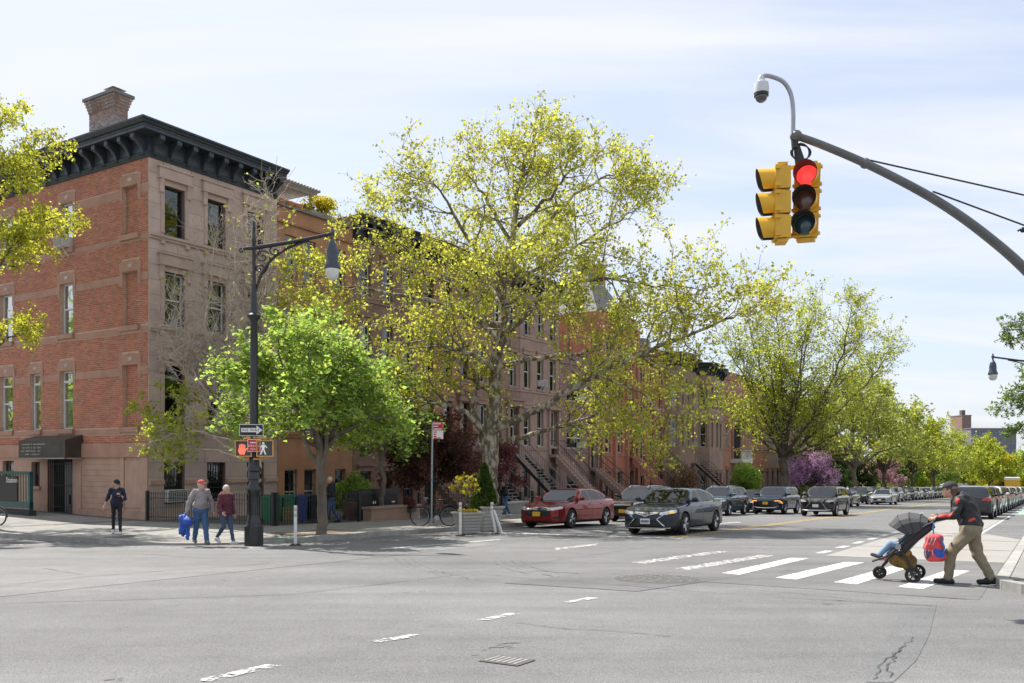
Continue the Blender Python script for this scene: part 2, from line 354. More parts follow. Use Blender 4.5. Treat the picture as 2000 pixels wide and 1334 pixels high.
M_SLAB = pm('sidewalk_concrete', (.235, .228, .215), .88, .22, 1.1, bump=.25, bscale=70, objr=.13)
M_JOINT = pm('joint', (.12, .115, .105), .95, .2, 5)
M_KERB = pm('kerb_stone', (.30, .29, .27), .85, .25, 2.5, bump=.3, bscale=40, objr=.1)
M_WHITE = paintmat('road_paint_white', (.56, .555, .535), .45)
M_WORN = paintmat('road_paint_worn', (.54, .535, .52), .51)
M_YEL = paintmat('road_paint_yellow', (.62, .40, .08), .47)
M_TAR = pm('tar', (.06, .06, .062), .7, .3, 4)
M_IRON = pm('cast_iron', (.10, .098, .095), .6, .3, 12, bump=.3, metal=.3)
M_BUSPAD = pm('bus_pad_concrete', (.275, .263, .243), .85, .1, .8, bump=.15, bscale=60)
road = MB().quad(*[(x, y, -KS*y) for x, y in ((-500, -60), (700, -60), (700, 900), (-500, 900))]).build('road', M_ROAD); tag(road, kind='structure')
def flat(name, poly, mat, lvl=1, par=road, dz=.004):
    vs = []
    for s, t in poly:
        p = W(s, t); p.z = gz(p)+dz*lvl; vs.append(p)
    o = MB().add(vs, [tuple(range(len(vs)))]).build(name, mat, par); return o
def ribbon(name, pts, w, mat, lvl=1, par=road, rnd=None):
    L, Rr = [], []
    for i, (s, t) in enumerate(pts):
        a = pts[max(0, i-1)]; b = pts[min(len(pts)-1, i+1)]; d = Vector((b[0]-a[0], b[1]-a[1])); d = d.normalized() if d.length else Vector((1, 0)); nrm = Vector((-d.y, d.x))
        ww = (w if rnd is None else w*rnd.uniform(.3, 1.5))/2; L.append((s+nrm.x*ww, t+nrm.y*ww)); Rr.append((s-nrm.x*ww, t-nrm.y*ww))
    mb = MB(); q = lambda st: (lambda p: (p.x, p.y, gz(p)+.004*lvl))(W(*st))
    for i in range(len(pts)-1): mb.quad(q(L[i]), q(L[i+1]), q(Rr[i+1]), q(Rr[i]))
    return mb.build(name, mat, par, fix=False)
def uv(u, v): return st_of(ground(u, v))
# painted crossing: six bars, near ends along a slightly skewed line
for i, (a, b, wdt) in enumerate((((1232, 1099), (1395, 1077), .36), ((1318, 1111), (1485, 1084), .36), ((1409, 1120), (1545, 1090), .37), ((1514, 1129), (1650, 1098), .38), ((1628, 1138), (1742, 1106), .38), ((1752, 1147), (1850, 1114), .38))):
    (s0, t0), (s1, t1) = uv(*a), uv(*b)
    flat('crosswalk_bar', [(s0, t0), (s1, t1), (s1+.05, t1-wdt), (s0-.12, t0-wdt)], M_WORN if i < 2 else M_WHITE, 2)
for a, b in (((380, 1330), (520, 1299)), ((715, 1254), (810, 1239)), ((930, 1211), (995, 1198)), ((1095, 1177), (1148, 1168))):
    (s0, t0), (s1, t1) = uv(*a), uv(*b); flat('lane_dash', [(s0, t0), (s1, t1), (s1+.04, t1-.15), (s0+.04, t0-.15)], M_WORN, 2)
for k in range(6):
    s = 21.2+k*2.15; flat('lane_dash', [(s, 4.82), (s+1.0, 4.82), (s+1.0, 4.62), (s, 4.62)], M_WHITE, 2)
for k in range(9): flat('lane_dash', [(48+k*9, 7.0), (50.5+k*9, 7.0), (50.5+k*9, 6.88), (48+k*9, 6.88)], M_WORN, 2)
flat('lane_dash', [uv(1083, 1071), uv(1168, 1062), uv(1168, 1065), uv(1083, 1075)], M_WORN, 2)
flat('stop_line', [(25.0, 17.2), (25.0, 9.6), (25.42, 9.6), (25.42, 17.2)], M_WHITE, 2)
flat('edge_line', [(16.8, 14.5), (21.8, 14.15), (21.8, 13.98), (16.8, 14.33)], M_WHITE, 2)
flat('edge_line', [(14.9, 17.75), (24.2, 16.05), (24.2, 15.85), (14.9, 17.55)], M_WORN, 2)
flat('edge_line', [(12.8, 24.5), (14.9, 17.75), (14.9, 17.55), (12.62, 24.5)], M_WORN, 2)
flat('parking_line', [(26, 15.3), (140, 15.3), (140, 15.2), (26, 15.2)], M_WORN, 2)
for t in (10.28, 10.02):
    flat('centre_line', [(25.6, t), (140, t), (140, t-.11), (25.6, t-.11)], M_YEL, 2)
for k in range(4):
    s = 46+k*1.5; flat('hatch_line', [(s, 9.9), (s+.9, 9.3), (s+1.15, 9.3), (s+.25, 9.9)], M_YEL, 2)
flat('bike_lane_line', [(33, 2.2), (150, 2.2), (150, 2.08), (33, 2.08)], M_WHITE, 2)
flat('bike_lane', [(58, 2.05), (150, 2.05), (150, 1.0), (58, 1.0)], pm('bike_lane_green', (.27, .37, .31), .85, .2, 3), 1)
# turn arrow and worn lettering ahead of the stop line
flat('road_arrow', [(34.5, 12.3), (37.6, 12.3), (37.6, 12.75), (38.9, 12.15), (37.6, 11.55), (37.6, 12.0), (34.5, 12.0)], M_WORN, 2)
for k in range(4):
    flat('road_letter', [(29.6, 13.1-k*.55), (31.4, 13.1-k*.55), (31.4, 12.72-k*.55), (29.6, 12.72-k*.55)], M_WORN, 2)
flat('bus_pad', [(20.6, 4.45), (60, 4.45), (60, 2.25), (34, 2.25), (30, .9), (20.6, .9)], M_BUSPAD, 1)
flat('crosswalk_patch', [(14.0, 8.2), (20.5, 7.6), (20.5, .9), (13.6, .9)], asphalt('asphalt_crossing', .15, .5, .01), 1)
for k in range(3): flat('pad_joint', [(24.5+k*4.2, 4.45), (24.56+k*4.2, 4.45), (24.56+k*4.2, .9), (24.5+k*4.2, .9)], M_TAR, 2)
flat('asphalt_patch', [(11.9, 7.6), (12.0, 5.3), (15.3, 4.6), (15.1, 7.1)], asphalt('asphalt_patch', .138, .6), 1.5)
flat('asphalt_patch', [(-2, 12.6), (20, 12.9), (23, 18.0), (14.6, 18.1), (12.4, 24), (12.4, 60), (-2, 60)], asphalt('asphalt_new', .178, .6, .008), 1)
sq = [uv(1770, 1180), uv(1830, 1180), uv(1815, 1240), uv(1790, 1290), uv(1745, 1333), uv(1690, 1333), uv(1700, 1285), uv(1740, 1235)]
flat('seal_patch', sq, asphalt('asphalt_seal', .153, .9, -.02), 1)
rd = random.Random(3)
def crack(pts, w):
    o = []
    for i in range(len(pts)-1):
        for k in range(7):
            f = k/7; o.append((pts[i][0]+(pts[i+1][0]-pts[i][0])*f+rd.uniform(-.03, .03), pts[i][1]+(pts[i+1][1]-pts[i][1])*f+rd.uniform(-.03, .03)))
    ribbon('road_crack', o, w, M_TAR, 3, rnd=rd)
crack([uv(1785, 1245), uv(1750, 1275), uv(1738, 1300), uv(1735, 1330)], .011); crack([uv(1765, 1262), uv(1722, 1300), uv(1705, 1333)], .009)
crack([uv(0, 1145), uv(160, 1128), uv(330, 1115), uv(560, 1098)], .02); crack([uv(1000, 1216), uv(1100, 1229), uv(1200, 1233), uv(1330, 1247)], .014)
crack([uv(1700, 1160), uv(1800, 1165), uv(1900, 1172)], .02); crack([uv(80, 1110), uv(170, 1125)], .015); crack([uv(1450, 1150), uv(1560, 1160), uv(1700, 1175), uv(1890, 1190)], .012)
M_OIL = paintmat('oil_stain', (.125, .123, .12), .6, 6)
for k in range(18):
    c_ = (rd.uniform(2, 24), rd.choice([3.2, 7.4, 11.3, 13.8])+rd.gauss(0, .7)); disc_pts = [(c_[0]+rd.uniform(.15, .5)*math.cos(2*math.pi*j/9)*1.6, c_[1]+rd.uniform(.08, .2)*math.sin(2*math.pi*j/9)) for j in range(9)]
    flat('oil_stain', disc_pts, M_OIL, 1.7+.01*k)
for q_ in ([(4, 14), (9, 9.4), (12.5, 9.0), (24, 9.1)], [(12.6, 18), (12.9, 9), (12.4, 4), (12.6, .9)], [(5, 20), (5.3, 14)]): crack(q_, .016)
M_TYRE = paintmat('tyre_mark', (.12, .12, .125), .56, 5)
for k in range(4):
    a = ground(965+k*17, 1095); pts = []
    for j in range(10):
        q = j/9; pts.append(uv(965+k*17+q*q*110+q*10, 1096+q*34-k*.8))
    ribbon('tyre_mark', pts, .05, M_TYRE, 2)
for k in range(3): ribbon('tyre_mark', [uv(770+k*16+q*6+q*q*7, 1090+q*11) for q in range(5)], .04, M_TYRE, 2)
def disc(name, c, r, mat, lvl, k=24, par=road): return flat(name, [(c[0]+r*math.cos(2*math.pi*j/k), c[1]+r*math.sin(2*math.pi*j/k)) for j in range(k)], mat, lvl, par)
mh = uv(1283, 1131); disc('manhole_cover', mh, .72, M_IRON, 2)
for j in range(5):
    for k in range(int(6+j*6)):
        a = 2*math.pi*k/(6+j*6); rr = .12+.125*j
        if j < 5: disc('manhole_stud', (mh[0]+rr*math.cos(a), mh[1]+rr*math.sin(a)), .028, pm('worn_iron', (.3, .29, .28), .5, .2, 10), 4, 5) if (j*7+k) % 2 == 0 else None
gr = uv(990, 1291)
flat('drain_frame', [(gr[0]-.16, gr[1]+.21), (gr[0]+.16, gr[1]+.21), (gr[0]+.16, gr[1]-.21), (gr[0]-.16, gr[1]-.21)], M_IRON, 2)
for k in range(6): flat('drain_bar', [(gr[0]-.12, gr[1]+.17-k*.06), (gr[0]+.12, gr[1]+.17-k*.06), (gr[0]+.12, gr[1]+.14-k*.06), (gr[0]-.12, gr[1]+.14-k*.06)], pm('worn_iron', (.3, .29, .28), .5, .2, 10), 3)
# ---------------------------------------------------------------- left pavement: sheet, flags, kerb stones
RAD = 4.0
def bound(k, n, inset=0.0):
    a = R(180)+R(90)*k/n; r = RAD-inset; return SCB+RAD+r*math.cos(a), TC+RAD+r*math.sin(a)
mb = MB(); NA = 16; rings = 5; K_IN = .18
def swp(s, t, dz=-.012):
    p = W(s, t); return (p.x, p.y, walk_z(p)+dz)
for k in range(NA):
    for j in range(rings):
        def q(kk, jj):
            a = bound(kk, NA, K_IN); c = (SCB+RAD, TC+RAD); f = jj/rings; return swp(a[0]+(c[0]-a[0])*f, a[1]+(c[1]-a[1])*f)
        mb.quad(q(k, j), q(k+1, j), q(k+1, j+1), q(k, j+1))
def sheet(s_list, t_list):
    for i in range(len(s_list)-1):
        for j in range(len(t_list)-1): mb.quad(swp(s_list[i], t_list[j]), swp(s_list[i+1], t_list[j]), swp(s_list[i+1], t_list[j+1]), swp(s_list[i], t_list[j+1]))
tl = [TC+K_IN, 19, 20, 21, TC+RAD]; far_s = [22, 24, 27, 30, 34, 40, 60, 100, 160, 260]
sheet([SCB+RAD, 19.5, 20.5, 21.5]+far_s, tl); sl_ = [SCB+K_IN, 15, 16, 17, SCB+RAD]; far_t = [23.5, 24.5, 25.5, 27, 28.5, 29.2, 34, 40, 60, 120]
sheet(sl_, [TC+RAD]+far_t); sheet([SCB+RAD, 19.5, 20.5, 21.5]+far_s, [TC+RAD]+far_t[:-3]+[34, 60])
walk = mb.build('sidewalk', M_JOINT, fix=False); tag(walk, kind='structure')
slab_me = MB().box(-.742, .742, -.742, .742, -.03, 0).mesh('slab', M_SLAB)
bm = bmesh.new(); bm.from_mesh(slab_me); bmesh.ops.bevel(bm, geom=[e for e in bm.edges if all(abs(v.co.z) < 1e-6 for v in e.verts)], offset=.01, segments=1, affect='EDGES'); bm.to_mesh(slab_me); bm.free()
def slab(s, t, sc=(1, 1, 1), par=walk, zf=walk_z, mat=None):
    c = W(s, t); c.z = zf(c); e = .3; X = W(1, 0); Y = W(0, 1)
    def zz(q): return zf(q)
    dx = Vector((X.x*2*e, X.y*2*e, zz(c+X*e)-zz(c-X*e))).normalized(); dy = Vector((Y.x*2*e, Y.y*2*e, zz(c+Y*e)-zz(c-Y*e))).normalized()
    nz_ = dx.cross(dy).normalized(); dy = nz_.cross(dx)
    o = link('paving_flag', slab_me, par); M = Matrix((dx*sc[0], dy*sc[1], nz_)).transposed().to_4x4(); M.translation = c+Vector((0, 0, rd.uniform(0, .006))); o.matrix_world = M; return o
def inside(s, t):
    if s < SCB+K_IN or t < TC+K_IN: return False
    if s < SCB+RAD and t < TC+RAD: return math.hypot(s-SCB-RAD, t-TC-RAD) < RAD-K_IN-.05
    return True
nflag = 0
for i in range(28):
    for j in range(24):
        s = SCB+K_IN+.75+i*1.5; t = TC+K_IN+.75+j*1.5
        if not all(inside(s+a, t+b) for a in (-.75, .75) for b in (-.75, .75)): continue
        if s > 21.0 and t > 22.6: continue
        if s > 20.2 and t > 29: continue
        if s > 50: continue
        slab(s, t); nflag += 1
mb = MB()                                                      # apron of the corner ramp
for k in range(NA):
    for j in range(rings):
        f0 = j/rings; f1 = (j+1)/rings
        def q2(kk, f):
            a = bound(kk, NA, K_IN); c = (SCB+RAD, TC+RAD); return swp(a[0]+(c[0]-a[0])*f, a[1]+(c[1]-a[1])*f, -.004)
        mb.quad(q2(k, f0), q2(k+1, f0), q2(k+1, f1), q2(k, f1))
mb.build('corner_ramp', M_SLAB, walk, fix=False)
kerb_pts = [(SCB, 40-k*2.0) for k in range(9)]+[bound(k, 6) for k in range(0, 7)]+[(18.4+k*2.2, TC) for k in range(1, 34)]
for (a, b) in zip(kerb_pts[:-1], kerb_pts[1:]):
    d = Vector((b[0]-a[0], b[1]-a[1])).normalized(); n_ = Vector((-d.y, d.x)); g = .006
    a2 = Vector(a)+d*g; b2 = Vector(b)-d*g
    vs = []
    for q_, off in ((a2, 0), (b2, 0), (b2, K_IN), (a2, K_IN)):
        s, t = q_.x+n_.x*off, q_.y+n_.y*off; p = W(s, t); vs.append((p.x, p.y, gz(p)-.05)); vs.append((p.x, p.y, walk_z(p)+.006))
    MB().add(vs, [(0, 2, 3, 1), (2, 4, 5, 3), (4, 6, 7, 5), (6, 0, 1, 7), (1, 3, 5, 7)]).build('kerb_stone', M_KERB, walk)
grass_t = pm('tree_pit_soil', (.13, .085, .055), .95, .3, 8, bump=.5)
def pit(s, t, a=.8, b=.6):
    return MB().add([swp(s-a, t-b, .012), swp(s+a, t-b, .012), swp(s+a, t+b, .012), swp(s-a, t+b, .012)], [(0, 1, 2, 3)]).build('tree_pit', grass_t, walk)
pit(19.6, 19.55, 1.3, .7); pit(29.5, 19.6, 1.4, .75); pit(74, 19.6, 1.4, .75)
MB().add([swp(17.1, 18.6, .014), swp(17.9, 18.6, .014), swp(17.9, 18.8, .014), swp(17.1, 18.8, .014)], [(0, 1, 2, 3)]).build('painted_mark', paintmat('chalk_green', (.08, .42, .28), .47), walk)
# ---------------------------------------------------------------- right pavement
def rwz(p): return gz(p)+.14
RS = 14.3; RC = 1.3
rb = [(260, TR-K_IN)]+[(RS+RC+(RC-K_IN)*math.cos(R(90+90*k/5)), TR-RC+(RC-K_IN)*math.sin(R(90+90*k/5))) for k in range(6)]+[(RS+K_IN, -40), (260, -40)]
vs = [(lambda p: (p.x, p.y, rwz(p)-.012))(W(*q_)) for q_ in rb]
walkr = MB().add(vs, [tuple(range(len(vs)))]).build('sidewalk_right', M_JOINT, fix=False); tag(walkr, kind='structure')
for i in range(14):
    for j in range(4):
        s = RS+1.3+.75+i*1.5; t = TR-K_IN-.75-j*1.5
        slab(s, t, par=walkr, zf=rwz)
kp = [(60-k*2.2, TR) for k in range(21)]+[(RS+RC+RC*math.cos(R(90+90*k/4)), TR-RC+RC*math.sin(R(90+90*k/4))) for k in range(5)]+[(RS, -.5-k*2) for k in range(1, 5)]
for (a, b) in zip(kp[:-1], kp[1:]):
    d = Vector((b[0]-a[0], b[1]-a[1])).normalized(); n_ = Vector((-d.y, d.x)); g = .006; a2 = Vector(a)+d*g; b2 = Vector(b)-d*g; vs = []
    for q_, off in ((a2, 0), (b2, 0), (b2, K_IN), (a2, K_IN)):
        s, t = q_.x+n_.x*off, q_.y+n_.y*off; p = W(s, t); vs.append((p.x, p.y, gz(p)-.05)); vs.append((p.x, p.y, rwz(p)+.006))
    MB().add(vs, [(0, 2, 3, 1), (2, 4, 5, 3), (4, 6, 7, 5), (6, 0, 1, 7), (1, 3, 5, 7)]).build('kerb_stone', M_KERB, walkr)
# ================================================================ buildings
TF = 29.9                                                     # plane of the house fronts
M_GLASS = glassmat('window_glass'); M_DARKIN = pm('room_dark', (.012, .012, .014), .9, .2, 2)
M_CURT = pm('curtain', (.55, .53, .48), .9, .15, 4, stretch=(9, 9, .4)); M_BLIND = pm('blind', (.62, .62, .6), .8, .1, 3)
M_WFR = pm('white_sash', (.62, .62, .60), .5, .08, 6); M_BFR = pm('black_sash', (.018, .019, .022), .45, .2, 6)
M_BCORN = pm('cornice_blue_black', (.04, .05, .064), .42, .3, 5); M_BCORN2 = pm('cornice_black', (.02, .021, .022), .5, .25, 5)
M_BRICK = pm('red_brick', (0.43, 0.165, 0.1), .88, .12, .9, island=.2); M_MORT = pm('mortar', (0.5, 0.35, 0.26), .95, .15, 6)
M_BS1 = pm('brownstone_mauve', (.475, .365, .312), .88, .16, 1.0, bump=.12, bscale=30, objr=.05); M_BS1T = pm('brownstone_trim', (0.45, 0.29, 0.215), .85, .12, 2, bump=.1)
M_HOOD = pm('brownstone_hood', (.46, .345, .29), .87, .14, 1.4, bump=.1); M_BAND = pm('brownstone_band', (.41, .22, .155), .86, .16, 1.5, bump=.12, col2=(.44, .265, .195)); M_BS1J = pm('brownstone_joint', (0.2, 0.145, 0.12), .95, .1, 3)
M_BS2 = pm('brownstone_ochre', (0.4, 0.205, 0.11), .85, .16, 1.3, bump=.1); M_BS2T = pm('brownstone_ochre_trim', (0.33, 0.165, 0.09), .85, .15, 2)
M_BS3 = pm('brownstone_dark', (0.25, 0.16, 0.12), .86, .18, 1.3, bump=.1); M_BS3T = pm('brownstone_dark_trim', (0.29, 0.19, 0.145), .85, .15, 2)
M_BS4 = pm('brownstone_rose', (0.32, 0.215, 0.168), .86, .18, 1.3, bump=.1); M_BS4T = pm('brownstone_rose_trim', (0.36, 0.245, 0.195), .85, .15, 2)
M_RED = pm('red_sandstone', (.41, .15, .09), .86, .18, 1.2, bump=.1); M_REDT = pm('red_sandstone_trim', (0.39, 0.18, 0.12), .85, .15, 2)
M_IFB = pm('infill_brick', (0.28, 0.15, 0.125), .88, .15, 9, island=.3); M_IFM = pm('infill_mortar', (.42, .36, .31), .95, .1, 6)
M_OR = pm('orange_brick', (0.42, 0.19, 0.11), .88, .15, 9, island=.2); M_SLATE = pm('slate', (.17, .165, .155), .7, .2, 6)
M_STEEL = pm('black_iron', (.016, .016, .017), .5, .25, 8); M_RAIL = pm('rail_grey', (.18, .18, .18), .4, .1, 8, metal=.6)
M_WOOD = pm('grey_wood', (0.3, 0.265, 0.225), .85, .25, 3, stretch=(1, 1, 9)); M_ROOF = pm('roof_tar', (.10, .10, .10), .9, .2, 2)
M_ACW = pm('ac_casing', (.62, .61, .57), .5, .1, 5); M_ACG = pm('ac_grille', (.12, .12, .115), .6, .2, 30)
M_DOOR = pm('dark_door', (.03, .022, .018), .35, .3, 4, stretch=(6, 6, .6)); M_TERRA = pm('terracotta', (.52, .22, .10), .85, .15, 5)
M_WHITEP = pm('white_stucco', (.66, .65, .62), .85, .08, 2)
Pf = lambda u, n, v: (u, -n, v)
Ps = lambda u, n, v: (-n, u, v)
def wall_holes(mb, P, u0, u1, v0, v1, holes, dep=.28):
    us = sorted({u0, u1}|{q for h in holes for q in h[:2] if u0 < q < u1}); vs_ = sorted({v0, v1}|{q for h in holes for q in h[2:4] if v0 < q < v1})
    for i in range(len(us)-1):
        for j in range(len(vs_)-1):
            cu, cv = (us[i]+us[i+1])/2, (vs_[j]+vs_[j+1])/2
            if any(h[0] < cu < h[1] and h[2] < cv < h[3] for h in holes): continue
            mb.quad(P(us[i], 0, vs_[j]), P(us[i+1], 0, vs_[j]), P(us[i+1], 0, vs_[j+1]), P(us[i], 0, vs_[j+1]))
    for a, b, c, d in [h[:4] for h in holes]:
        for q in (((a, c), (b, c)), ((b, c), (b, d)), ((b, d), (a, d)), ((a, d), (a, c))):
            (x0, y0), (x1, y1) = q; mb.quad(P(x0, 0, y0), P(x1, 0, y1), P(x1, -dep, y1), P(x0, -dep, y0))
def cut(a, b, holes):
    seg = [(a, b)]
    for h0, h1 in holes:
        o = []
        for s0, s1 in seg:
            if h1 <= s0 or h0 >= s1: o.append((s0, s1)); continue
            if h0 > s0: o.append((s0, h0))
            if h1 < s1: o.append((h1, s1))
        seg = o
    return seg
def bricks(P, u0, u1, v0, v1, holes, mat, par, bl=.215, bh=.062, j=.016, n0=.011, seed=1):
    """every brick of a wall as a shallow raised block; far too many to pick apart singly, so one part"""
    rr = random.Random(seed); V = []; Q = []; rows = int((v1-v0)/(bh+j)); st = (v1-v0)/rows
    for r in range(rows):
        z0 = v0+r*st; z1 = z0+st-j
        for a, b in cut(u0, u1, [(h[0], h[1]) for h in holes if h[2] < z1 and h[3] > z0]):
            x = a-(0 if r % 2 else bl/2)
            x = math.floor(a/(bl+j))*(bl+j)-(0 if r % 2 else (bl+j)/2)
            while x < b:
                x0, x1 = max(a, x), min(b, x+bl)
                if x1-x0 > .02:
                    n1 = n0+rr.uniform(-.004, .003); k = len(V)
                    V += [P(x0, 0, z0), P(x1, 0, z0), P(x1, 0, z1), P(x0, 0, z1), P(x0+.003, n1, z0+.003), P(x1-.003, n1, z0+.003), P(x1-.003, n1, z1-.003), P(x0+.003, n1, z1-.003)]
                    Q += [(k+4, k+5, k+6, k+7), (k, k+1, k+5, k+4), (k+1, k+2, k+6, k+5), (k+2, k+3, k+7, k+6), (k+3, k, k+4, k+7)]
                x += bl+j
    o = link('brickwork', np_mesh('brickwork', V, Q), par, mat); o['kind'] = 'stuff'; return o
def ring(mb, P, u0, u1, v0, v1, n0, n1, w):
    mb.box(u0, u0+w, n0, n1, v0, v1, P=P); mb.box(u1-w, u1, n0, n1, v0, v1, P=P); mb.box(u0+w, u1-w, n0, n1, v0, v0+w, P=P); mb.box(u0+w, u1-w, n0, n1, v1-w, v1, P=P)
wr = random.Random(11)
def window(P, par, u0, u1, v0, v1, fr=None, n=-.2, inner=None, bars=False, transom=False, mid=.5):
    """double-hung sash in a reveal: frame, two panes, room behind, sometimes a curtain or blind"""
    fr = fr or M_WFR; g = .012; u0 += g; u1 -= g; v0 += g; v1 -= g
    mb = MB(); ring(mb, P, u0, u1, v0, v1, n-.05, n+.03, .055); zm = v0+(v1-v0)*mid
    mb.box(u0+.055, u1-.055, n-.03, n+.045, zm-.03, zm+.03, P=P)
    w = mb.build('window', fr, par)
    tops = [(v0+.055, zm-.03), (zm+.03, v1-.055)]
    if transom:
        zt = v1-(v1-v0)*.18; MB().box(u0+.055, u1-.055, n-.03, n+.06, zt-.045, zt+.045, P=P).build('transom_bar', fr, w); tops = [(v0+.055, zm-.03), (zm+.03, zt-.045), (zt+.045, v1-.055)]
    for i, (a, b) in enumerate(tops):
        nn = n-.012 if i == 0 else n+.008
        MB().quad(P(u0+.05, nn, a-.005), P(u1-.05, nn, a-.005), P(u1-.05, nn, b+.005), P(u0+.05, nn, b+.005)).build('pane', M_GLASS, w, fix=False)
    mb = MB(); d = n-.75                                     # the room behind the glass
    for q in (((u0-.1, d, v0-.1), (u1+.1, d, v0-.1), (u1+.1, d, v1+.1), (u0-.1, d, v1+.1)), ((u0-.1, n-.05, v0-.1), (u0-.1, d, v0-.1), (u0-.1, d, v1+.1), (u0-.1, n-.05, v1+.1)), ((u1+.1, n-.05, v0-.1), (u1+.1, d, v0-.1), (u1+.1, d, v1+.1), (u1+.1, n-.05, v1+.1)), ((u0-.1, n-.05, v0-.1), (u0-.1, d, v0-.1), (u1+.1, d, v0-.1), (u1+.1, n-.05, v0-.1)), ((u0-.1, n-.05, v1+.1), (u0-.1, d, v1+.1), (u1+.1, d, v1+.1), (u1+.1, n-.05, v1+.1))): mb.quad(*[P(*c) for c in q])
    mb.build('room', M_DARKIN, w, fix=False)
    k = inner if inner is not None else wr.choice([None, 'blind', 'curtain', 'curtain', None])
    if k == 'blind':
        zb = v0+(v1-v0)*wr.uniform(.35, .8); MB().box(u0+.06, u1-.06, n-.1, n-.09, zb, v1-.05, P=P).build('blind', M_BLIND, w)
    elif k == 'curtain':
        for sd in (0, 1):
            cw = (u1-u0)*wr.uniform(.2, .44); mb = MB(); N = 10
            xs = [(u0+.05+cw*i/N) if sd == 0 else (u1-.05-cw*i/N) for i in range(N+1)]
            for i in range(N):
                n0_, n1_ = n-.14-.025*math.sin(i*2.1), n-.14-.025*math.sin((i+1)*2.1)
                mb.quad(P(xs[i], n0_, v0+.05), P(xs[i+1], n1_, v0+.05), P(xs[i+1], n1_, v1-.05), P(xs[i], n0_, v1-.05))
            mb.build('curtain', M_CURT, w, fix=False)
    if bars:
        mb = MB(); N = max(3, int((u1-u0)/.13))
        for i in range(1, N): mb.box(u0+(u1-u0)*i/N-.009, u0+(u1-u0)*i/N+.009, n+.1, n+.118, v0+.02, v1-.02, P=P)
        for q in (.06, .35, .65, .94): mb.box(u0+.01, u1-.01, n+.095, n+.123, v0+(v1-v0)*q-.014, v0+(v1-v0)*q+.014, P=P)
        mb.build('window_bars', M_STEEL, w)
    return w
def sill(P, par, u0, u1, z, mat, w=.14, n=.09): return MB().box(u0-.09, u1+.09, -.2, n, z-w, z, P=P).build('sill', mat, par)
def ac_unit(P, par, u, z, w=.62, h=.42, n0=-.15, n1=.42, legs=True, name='air_conditioner'):
    o = MB().box(u-w/2, u+w/2, n0, n1, z, z+h, P=P).build(name, M_ACW, par)
    mb = MB(); mb.box(u-w/2+.03, u+w/2-.03, n1, n1+.01, z+.03, z+h-.03, P=P); mb.build('grille', M_ACG, o)
    mb = MB()
    for i in range(7): mb.box(u-w/2+.03, u+w/2-.03, n1+.01, n1+.02, z+.05+i*(h-.09)/7, z+.065+i*(h-.09)/7, P=P)
    mb.build('louvre', M_ACW, o)
    if legs:
        mb = MB()
        for q in (-.2, .2): mb.tube([P(u+q, n1-.05, z), P(u+q, 0.02, z-.4)], .018, 5)
        mb.build('support_arm', M_WHITEP, o)
    return o
def hood(P, par, u0, u1, v1, mat, style='hood', ornate=False):
    """stone window head: architrave, consoles and a projecting hood"""
    mb = MB()
    if style == 'hood':
        ring_w = .16
        mb.box(u0-ring_w, u0, .0, .06, v1-1.9, v1, P=P); mb.box(u1, u1+ring_w, .0, .06, v1-1.9, v1, P=P); mb.box(u0-ring_w, u1+ring_w, .0, .065, v1, v1+.22, P=P)
        mb.box(u0-.3, u1+.3, 0, .2, v1+.22, v1+.30, P=P); mb.box(u0-.27, u1+.27, 0, .15, v1+.30, v1+.66, P=P); mb.box(u0-.33, u1+.33, 0, .2, v1+.66, v1+.72, P=P)
        for c in (u0-.15, u1+.15): mb.prism([(.06, v1-.35), (.12, v1-.3), (.1, v1-.05), (.17, v1+.22), (0, v1+.22), (0, v1-.4)], c-.09, c+.09, P=lambda a, b, c_: P(a, b, c_), axis='x')
    elif style == 'flat':
        mb.box(u0-.14, u1+.14, 0, .09, v1+.02, v1+.28, P=P); mb.box(u0-.2, u1+.2, 0, .16, v1+.28, v1+.38, P=P)
    return mb.build('window_head', mat, par)
def sweep(mb, prof, path):
    """prof of (n,z) along path: list of functions n -> (x,y), with mitred corners; closed profile"""
    k = len(prof)
    vs = [(*f(n), z) for f in path for n, z in prof]; fs = []
    for i in range(len(path)-1): fs += [(i*k+j, i*k+(j+1) % k, (i+1)*k+(j+1) % k, (i+1)*k+j) for j in range(k)]
    fs += [tuple(range(k)), tuple(range((len(path)-1)*k, len(path)*k))]; mb.add(vs, fs)
def bracket_mesh(h=.95, d=.66, w=.17, mat=None):
    """S-scroll cornice bracket; top at z=0, back at y=0, projecting to -y"""
    pr = [(0, 0), (-d, 0), (-d, -.12*h), (-d*.97, -.2*h), (-d*.9, -.34*h), (-d*.62, -.44*h), (-d*.45, -.56*h), (-d*.33, -.72*h), (-d*.28, -.86*h), (-d*.2, -.96*h), (-d*.08, -h), (0, -h)]
    mb = MB(); mb.prism(pr, -w/2, w/2, axis='x')
    mb.prism([(-d-.025, -.02), (-d-.03, -.26*h), (-d*.86, -.36*h), (-d*.8, -.02)], -w/2-.02, w/2+.02, axis='x')
    return mb.mesh('bracket', mat or M_BCORN)
BRK = bracket_mesh()
